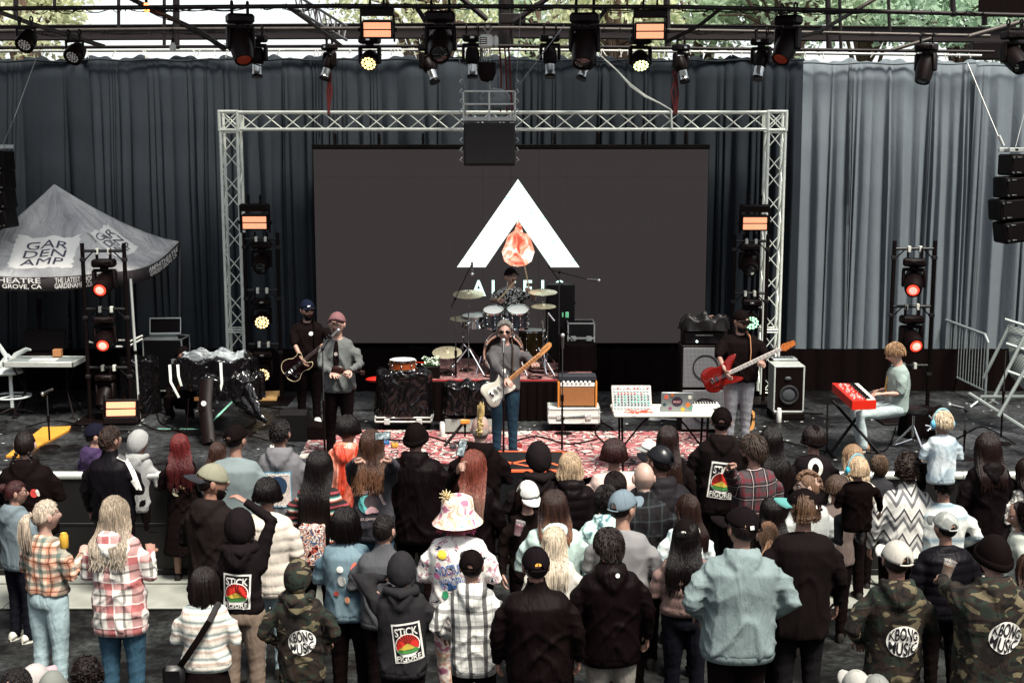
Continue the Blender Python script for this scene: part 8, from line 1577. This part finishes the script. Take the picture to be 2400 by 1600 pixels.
# ---- the band
BAND = 'band members on the stage'
def gtr(p, cx, cy, hx, hy, dY, label, cols, kind, kL=1.0):
    """electric guitar between two picture points, lying against the player"""
    a, b = P(cx, cy, p['Y']-dY), P(hx, hy, p['Y']-dY-.05); d = (b-a).normalized(); nrm = Vector((0, -1, .12)); nrm = (nrm-d*nrm.dot(d)).normalized(); up = nrm.cross(d)*-1
    if up.z < 0: up = -up
    M = Matrix((d, -nrm, up)).transposed().to_4x4(); t = thing('bass_guitar' if kind == 'bass' else 'electric_guitar', a, label, 'guitar', rot=M.to_euler()); L = (b-a).length; bm_, nk, hd, pg = cols; s = 1.02*kL
    if kind == 'strat': out = [(-.22, .02), (-.215, .11), (-.16, .155), (-.08, .14), (-.01, .10), (.06, .115), (.13, .155), (.20, .135), (.17, .09), (.12, .045), (.10, 0), (.115, -.045), (.16, -.085), (.14, -.125), (.06, -.12), (-.01, -.10), (-.08, -.125), (-.16, -.155), (-.225, -.12), (-.235, -.05)]
    elif kind == 'hollow': out = [(-.24, 0), (-.23, .10), (-.16, .17), (-.07, .165), (0, .125), (.06, .12), (.12, .135), (.15, .11), (.13, .05), (.12, 0), (.13, -.05), (.20, -.09), (.17, -.135), (.10, -.145), (.03, -.12), (-.04, -.13), (-.11, -.17), (-.19, -.15), (-.235, -.08)]
    else: out = [(-.20, .0), (-.20, .08), (-.15, .135), (-.06, .14), (0, .11), (.08, .12), (.16, .16), (.24, .15), (.20, .10), (.14, .05), (.12, 0), (.13, -.05), (.20, -.10), (.18, -.13), (.10, -.12), (0, -.10), (-.08, -.13), (-.15, -.12), (-.20, -.07)]
    # smooth outline
    n_ = len(out); sm = []
    for i in range(n_):
        p0, p1, p2, p3 = [Vector(out[(i+k-1) % n_]) for k in range(4)]
        for j in range(4): u = j/4; sm.append(tuple(.5*((2*p1)+(p2-p0)*u+(2*p0-5*p1+4*p2-p3)*u*u+(3*p1-p0-3*p2+p3)*u**3)*s))
    MX = Matrix.Rotation(PI/2, 4, 'X'); m = MB(); m.extr(sm, -.012, .03, M=MX); m2 = [(x*.95, y*.95) for x, y in sm]
    m.rings([[MX@Vector((x, y, z)) for x, y in pts] for pts, z in ((m2, -.024), (sm, -.012), (sm, .03), (m2, .040))]); m.build('body', bm_, t, 50)
    y0 = -.044; hs = L-.14
    if pg: MB().add([MX@Vector((x*.8+.02, y*.62-.025, .042)) for x, y in sm if True], [tuple(range(len(sm)))]).build('pickguard', pg, t, 0)
    nb = MB(); nb.box(.06, hs, -.058, -.036, -.027, .027, .004); nb.build('neck', nk, t); f = MB()
    for i in range(18): x = .10+(hs-.10)*(1-2**(-(i+1)/12))/(1-2**(-18/12)); f.box(hs-(x-.10)-.0015, hs-(x-.10)+.0015, -.0605, -.058, -.026, .026)
    f.build('frets', chrome, t); hm = MB(); 
    if kind == 'bass': hm.extr([(hs, -.025), (hs+.05, -.05), (hs+.20, -.03), (hs+.20, .03), (hs+.05, .05), (hs, .025)], .036, .052, M=MX)
    elif kind == 'hollow': hm.extr([(hs, -.025), (hs+.16, -.04), (hs+.18, 0), (hs+.16, .04), (hs, .025)], .036, .052, M=MX)
    else: hm.extr([(hs, -.022), (hs+.03, -.025), (hs+.12, -.02), (hs+.17, -.01), (hs+.19, .02), (hs+.175, .05), (hs+.13, .052), (hs+.05, .045), (hs, .022)], .036, .052, M=MX)
    hm.build('headstock', hd, t); tn_ = MB()
    for i in range(6): 
        sgn = 1 if kind == 'strat' or i % 2 else -1; x = hs+.035+i*.022; tn_.cyl((x, -.045, sgn*.04), (x, -.045, sgn*.065), .006, n=6); tn_.cyl((x, -.052, sgn*.025), (x, -.062, sgn*.025), .005, n=6)
    tn_.build('tuning_pegs', chrome if kind != 'bass' else BLKP(), t); st2 = MB()
    for i in range(4 if kind == 'bass' else 6): z = -.018+.036*i/(3 if kind == 'bass' else 5); st2.cyl((-.12, -.062, z), (hs+.02, -.064, z*.9), .0011, n=4)
    st2.build('strings', chrome, t)
    for x in ((-.06, 0, .055) if kind == 'strat' else (-.06, .04)): MB().box(x-.012, x+.012, -.054, -.04, -.036, .036, .004).build('pickup', mat('pickup_black', '#18161a', .4) if kind != 'strat' else mat('pickup_grey', '#8a8a86', .4), t)
    MB().box(-.145, -.11, -.055, -.04, -.035, .035, .004).build('bridge', chrome, t)
    for i in range(3): MB().cyl((-.13+i*.035, -.042, -.085-.006*i), (-.13+i*.035, -.058, -.085-.006*i), .010, n=10).build('knob', WH if kind == 'strat' else chrome, t)
    if kind == 'hollow':
        MB().tube([MX@Vector((x, y, .041)) for x, y in sm+sm[:1]], .003, 4).build('binding', mat('cream_binding', '#d8c8a0', .4), t); m = MB(); m.box(-.23, -.15, -.056, -.042, -.03, .03, .006); m.tube([(-.15, -.06, -.01), (-.12, -.07, -.1), (-.08, -.075, -.16)], .005, 5); m.build('vibrato_tailpiece', chrome, t)
    t['_'] = 0; del t['_']; return t, M, a
def strap_(p, t, M, a, pts, w, m):
    Mi = (Matrix.Translation(a)@M).inverted(); MB().tube([Mi@wpos(p, q) for q in pts], w, 6, flat=.22, up=(0, 0, 1)).build('strap', m, t)
fm_ = P_(1183, 752, None, 'grey haired singer in sunglasses and grey shirt playing a white guitar at centre stage', 'shirt', C('#5d5a5c', name='grey_work_shirt', st=.7), 'quiff', '#8a867e', footp=(1183, 1066), yaw=180, hyaw=0, pit=-5, w=1.14, hem=.86, bm=C('#23485e', name='dark_blue_denim', st=.8), glasses='sun', group=BAND, lh='fret', rh='relax', sk='#c08a74')
fm_['hairk'] = 'crop'; fm_['hc2'] = '#d0ccc4'
g1 = gtr(fm_, 1172, 908, 1288, 812, .28, 'white electric guitar with a maple neck held by the centre stage singer', (mat('white_guitar_lacquer', '#e2ddcc', .2, 0, .03), mat('maple_wood', '#c98c54', .35, 0, .15, 14), mat('maple_wood', '#c98c54', .35, 0, .15, 14), mat('white_pickguard', '#e6e4da', .25, 0, 0)), 'strat')
reach(fm_, 1, P(1186, 886, fm_['Y']-.36), (1, 0, -.8)); reach(fm_, -1, P(1256, 852, fm_['Y']-.36), (-.8, .2, -1))
lg_ = P_(719, 704, None, 'guitarist in a navy cap, sunglasses and black T-shirt with a dark guitar', 'tee', black1, 'short', '#120d0c', hatk='cap', hatc='#18213a', footp=(718, 990), yaw=172, hyaw=-22, pit=-4, w=1.22, hem=.80, sleeve=.62, glasses='sun', beard=('#140d0b', 1, 1), bm=black1, shoe='#dcdad2', group=BAND, lh='fret', hatlogo=(8, .055, .045, .035, '#d8dce4'), prints=[pr_shape([])], sk='#b8846a')
lg_['prints'] = [lambda p, bvh, top: put(p, bvh, top, *gridpatch(oval(.03, .028)), 'chest_print', inkw, -.05, 1.30, .006, 0, 1)]
g2 = gtr(lg_, 700, 855, 778, 792, .24, 'dark semi hollow electric guitar with a pale edge line', (mat('dark_wine_lacquer', '#120608', .18, 0, .2), mat('rosewood', '#2a1a16', .4), BLKP(), None), 'hollow', .95)
reach(lg_, 1, P(708, 846, lg_['Y']-.30), (1, 0, -.6)); reach(lg_, -1, P(762, 806, lg_['Y']-.32), (-.8, 0, -1))
sg = P_(790, 734, None, 'singer in a rose cap and loose grey jacket holding a tiny dark ukulele', 'jacket', C('#6c706e', name='grey_suede', st=.8), 'short', '#3a261c', hatk='cap', hatc=('#8a5a5c', '#2a1c20'), footp=(795, 1070), yaw=182, hyaw=6, pit=2, w=1.06, hem=.84, bm=black1, beard=('#5a3a28', 0, 1), group=BAND, lh='fret', rh='open', sk='#c8947c', foldamp=.011)
sg['prints'] = [lambda p, bvh, top: put(p, bvh, top, *gridpatch(lambda a: (.035*math.cos(a)+.0*1, .22*math.sin(a))), 'shirt_front', black1, 0.0, 1.22, .006, 0, 1), lambda p, bvh, top: put(p, bvh, top, *gridpatch(oval(.022, .022)), 'chest_print', mat('faded_print', '#9a9088', .8), .0, 1.28, .010, 0, 1)]
reach(sg, 1, P(778, 872, sg['Y']-.32), (.6, -.3, -1)); reach(sg, -1, P(820, 868, sg['Y']-.34), (-.6, -.3, -1))
dr = P_(1197, 629, None, 'drummer with a moustache, black cap and palm print shirt raising his sticks', 'tee', blotch('palm_print_cloth', ['#0e0c0e', '#121012', '#d0d0c8', '#141214', '#101010'], 17., .4, True), 'short', '#120d0c', hatk='cap', hatc='#0e0c0d', Y=19.75, ground=0., H=1.72, yaw=180, hyaw=-24, pit=4, w=1.16, sleeve=.6, beard=('#120c0a', 0, 1), group=BAND, lh='grip', rh='grip', legs=seatedlegs(.20, .42, .84, .42, .40), bm=black1, sk='#c08c70')
dr['g'] = P(1197, 629, 19.75).z-1.72; reach(dr, 1, P(1172, 702, 19.3), (1, 0, -.8)); reach(dr, -1, P(1241, 682, 19.4), (-1, 0, -1))
bs = P_(1736, 728, None, 'heavy bass player in a black cap, sunglasses and black T-shirt', 'tee', black1, 'short', '#120d0c', hatk='cap', hatc='#0d0b0c', footp=(1722, 1040), yaw=175, hyaw=-30, pit=-18, w=1.42, hem=.84, sleeve=.62, glasses='sun', beard=('#140d0b', 1, 1), bm=C('#9a9aa0', name='pale_grey_denim', st=.7), shoe='#3a3634', group=BAND, lh='fret', hatlogo=(4, .055, .04, .05, '#c8a890'), sk='#b07c66')
g3 = gtr(bs, 1690, 882, 1852, 806, .30, 'dark red bass guitar with a blocked white neck held by the bass player', (mat('deep_red_lacquer', '#6a1410', .15, 0, .35, 6), mat('pale_fingerboard', '#b8b0a8', .4, 0, .4, 20), mat('orange_headstock', '#b0622e', .35), None), 'bass', 1.2)
reach(bs, 1, P(1700, 870, bs['Y']-.38), (1, 0, -.6)); reach(bs, -1, P(1786, 846, bs['Y']-.38), (-.8, 0, -1))
kp = P_(2107, 803, None, 'blond keyboard player in a mint T-shirt and pale jeans sitting on a stool', 'tee', C('#96aaa2', name='faded_mint_jersey', st=.6), 'bowl', '#b48a5c', hc2='#c8a070', Y=16.35, ground=0., H=1.76, yaw=-92, hyaw=0, pit=-22, w=1.06, hem=.86, sleeve=.6, legs=[[(-.09, 0, .90), (-.17, .52, .84), (-.16, .46, .44)], [(.09, 0, .90), (.14, .50, .80), (.12, .40, .42)]], bm=C('#b4c8c8', name='bleached_denim', st=.6), shoe='#8a6a54', group=BAND, lh='relax', rh='relax', sk='#c8947a', lean=.05, glasses='sun')
kp['g'] = P(2107, 803, 16.35).z-1.76; reach(kp, 1, P(2062, 914, 16.75), (0, -.4, -1)); reach(kp, -1, P(2068, 922, 16.1), (0, -.4, -1))
kp['prints'] = [lambda p, bvh, top: put(p, bvh, top, *gridpatch(box2(.06, .26)), 'chest_print', mat('mustard_print', '#c8a050', .8, 0, .3, 40), 0, 1.18, .006, 0, 1)]
cm2 = P_(1693, 738, None, 'person in a black cap with a white tag behind the bass player, arm out left', 'tee', black1, 'short', '#120d0c', hatk='cap', hatc='#0c0a0b', Y=18.1, ground=0., H=1.72, yaw=165, hyaw=0, pit=-30, group=BAND, hatlogo=(-75, .02, .03, .04, '#d8d8d0'), brim=40, legs=seatedlegs(.16, .3, .95, .66, .25), bm=black1)
cm2['g'] = P(1693, 738, 18.1).z-1.72; reach(cm2, 1, P(1652, 754, 18.0), (.3, 0, -1))
tc = P_(430, 812, None, 'person in a black knit cap leaning back behind the wrapped console', 'jacket', black1, None, hatk='beanie', hatc='#0c0a0b', Y=18.15, ground=0., H=1.66, yaw=190, hyaw=-20, pit=22, beard=('#140d0b', 1, 1), group=BAND, legs=seatedlegs(.16, .3, 1.0, .74, .2), sk='#a87058', hatlogo=(0, .03, .05, .01, '#c8c8c0'))
tc['g'] = P(430, 812, 18.15).z-1.66
# ---------------------------------------------------------------- build everybody
if 'DBG' in globals() or True:
    for p in PEOPLE: print('PP %4d %4d Y=%.2f x=%.2f H=%.2f g=%.2f  %s' % (p['px'], p['py'], p['Y'], p['x'], p['H'], p['g'], p['label'][:50]))
for p in PEOPLE: prep(p)
JR = run_jobs()
for p in PEOPLE: finish(p, JR)
for p, (t, M, a), pts, w_, mm in ((fm_, g1, [(-.10, .16, 1.10), (-.11, .17, 1.25), (-.11, .13, 1.42), (-.09, .0, 1.50), (-.02, -.13, 1.35), (.12, -.14, 1.1)], .028, mat('brown_leather', '#4a3c30', .6)), (bs, g3, [(-.08, .22, 1.12), (-.09, .21, 1.25), (-.09, .16, 1.42), (-.07, .0, 1.50), (0, -.15, 1.35), (.14, -.17, 1.1)], .030, mat('tan_strap', '#c08a64', .7)), (lg_, g2, [(-.10, .17, 1.12), (-.10, .17, 1.25), (-.10, .13, 1.42), (-.08, .0, 1.5), (0, -.14, 1.3), (.12, -.15, 1.1)], .026, BLK())): strap_(p, t, M, a, pts, w_, mm)
f_ = Vector((P(1180, 800, fm_['Y']-.48).x, fm_['Y']-.48, STG)); micstand(0, 0, P(1180, 824, f_.y).z-STG, 'straight microphone stand in front of the grey haired singer at centre stage', at=f_, tripod=False, aim=(0, .55, .8))
f_ = Vector((P(757, 800, sg['Y']-.5).x, sg['Y']-.55, STG)); a_ = P(757, 818, f_.y); b_ = P(779, 788, sg['Y']-.26); micstand(0, 0, a_.z-STG, 'black boom microphone stand reaching up to the singer in the rose cap', at=f_, boom=tuple(b_-a_), aim=(.35, .75, .35))
# ukulele, sticks, phones, cups, cans, bag strap
a, b_ = P(793, 866, sg['Y']-.36), P(838, 872, sg['Y']-.36); t = thing('mini_ukulele', (a+b_)/2, 'tiny dark ukulele held by the singer in the grey jacket', 'ukulele', rot=(0, .12, 0)); m = MB(); m.sph((-.12, 0, 0), (.085, .025, .055), 16, 10); m.build('body', mat('dark_brown_wood', '#2a1410', .3), t); MB().box(-.05, .16, -.012, .012, -.014, .014, .004).build('neck', BLKP(), t); m = MB(); m.box(.15, .21, -.01, .01, -.022, .022, .004); [m.cyl((.165+.03*i, 0, s*.02), (.165+.03*i, 0, s*.036), .005, n=6) for i in range(2) for s in (-1, 1)]; m.build('headstock', mat('dark_brown_wood', '#2a1410', .3), t)
sw = mat('pale_drumstick_wood', '#cdb48c', .5, 0, .1)
line('drumstick', [P(1166, 706, 19.2), P(1207, 659, 19.05)], .011, sw, 'drumstick in the drummer hand crossing his chest', 'drumstick', 8); line('drumstick', [P(1243, 690, 19.35), P(1230, 625, 19.3)], .011, sw, 'drumstick held upright in the drummer raised hand', 'drumstick', 8)
def phone(p, W, label, lit=True, rot=(0, 0, 0), land=False):
    t = thing('phone', W, label, 'phone', rot=rot); w_, h_ = (.15, .075) if land else (.075, .15); MB().box(-w_/2, w_/2, -.004, .004, -h_/2, h_/2, .006).build('case', BLKP(), t); n = NT('phone_screen'); v = n.noise(30., det=3.); n.set(Base_Color=(.01, .01, .01), Emission_Color=n.ramp(v, [(.35, '#20262a'), (.55, '#8fa0a0'), (.65, '#e0e8e0')]), Emission_Strength=.5); MB().box(-w_/2+.006, w_/2-.006, -.0065, -.004, -h_/2+.006, h_/2-.006, .001).build('screen', n.m, t)
hp = wpos(f10, handpos(f10, 1)); phone(f10, P(897, 1021, hp.y), 'phone held sideways by the filming woman with brown hair', land=True, rot=(-.3, -.08, 0)); phone(f13, P(1082, 1050, wpos(f13, handpos(f13, -1)).y), 'phone held upright by the woman with copper hair', rot=(-.3, .25, 0))
def cup(W, label, fill='#c8843c'):
    t = thing('beer_cup', W, label, 'cup', rot=(0, .25, 0)); n = NT('clear_plastic_cup'); n.set(Base_Color=(.9, .9, .88), Roughness=.08); n.b.inputs['Transmission Weight'].default_value = .85; m = MB(); N_ = 24; rs = [[Vector((r*math.cos(2*PI*j/N_), r*math.sin(2*PI*j/N_), z)) for j in range(N_)] for r, z in ((.001, -.06), (.033, -.06), (.045, .065), (.047, .067), (.043, .064), (.031, -.056))]; m.rings(rs, caps=False); m.build('cup', n.m, t); MB().lathe([(.001, -.055), (.030, -.055), (.040, .035), (.001, .035)], 20).build('beer', mat('amber_beer', fill, .15), t)
cup(P(2222, 1334, wpos(f62, handpos(f62, -1)).y-.02), 'plastic cup of amber beer raised by the man in the black beanie'); cup(P(1216, 1238, f43['Y']-.28), 'small cup with a pink drink held by the woman in the pale cap', '#c83a6a')
can(0, 0, .125, .034, mat('yellow_can', '#d8a840', .35, .3, .2, 20), 'yellow beer can in the hand of the woman in orange plaid', at=P(151, 1284, 9.95), name='beer_can')
bag = thing('shoulder_bag', wpos(f50, (0, 0, 0)), 'black shoulder bag with a wide strap across the striped jumper', 'bag'); k = f50['k']; MB().tube([(.13*k, .0, 1.47*k), (.08*k, -.15*k, 1.36*k), (-.02*k, -.168*k, 1.20*k), (-.12*k, -.165*k, 1.05*k), (-.19*k, -.10*k, .95*k)], .026, 6, flat=.3, up=(0, 1, 0)).build('strap', BLK(), bag); MB().box(-.34*k, -.15*k, -.12, .08, .78*k, .96*k, .03).build('pouch', mat('black_leather_bag', '#0d0b0c', .4), bag)
bp = thing('clear_backpack', wpos(f9, (0, -.20, 1.0)), 'bright stickered clear backpack below the long black hair', 'backpack'); bk = blotch('sticker_collage', ['#140e10', '#c84a3a', '#e8d8c0', '#2c5a8a', '#d88a4a', '#efe8dc'], 22., .2, True, .3); lumpy('pouch', (0, -.03, -.16), (.24, .16, .36), '', '', m=bk, parent=bp, seed=6, amp=.01)
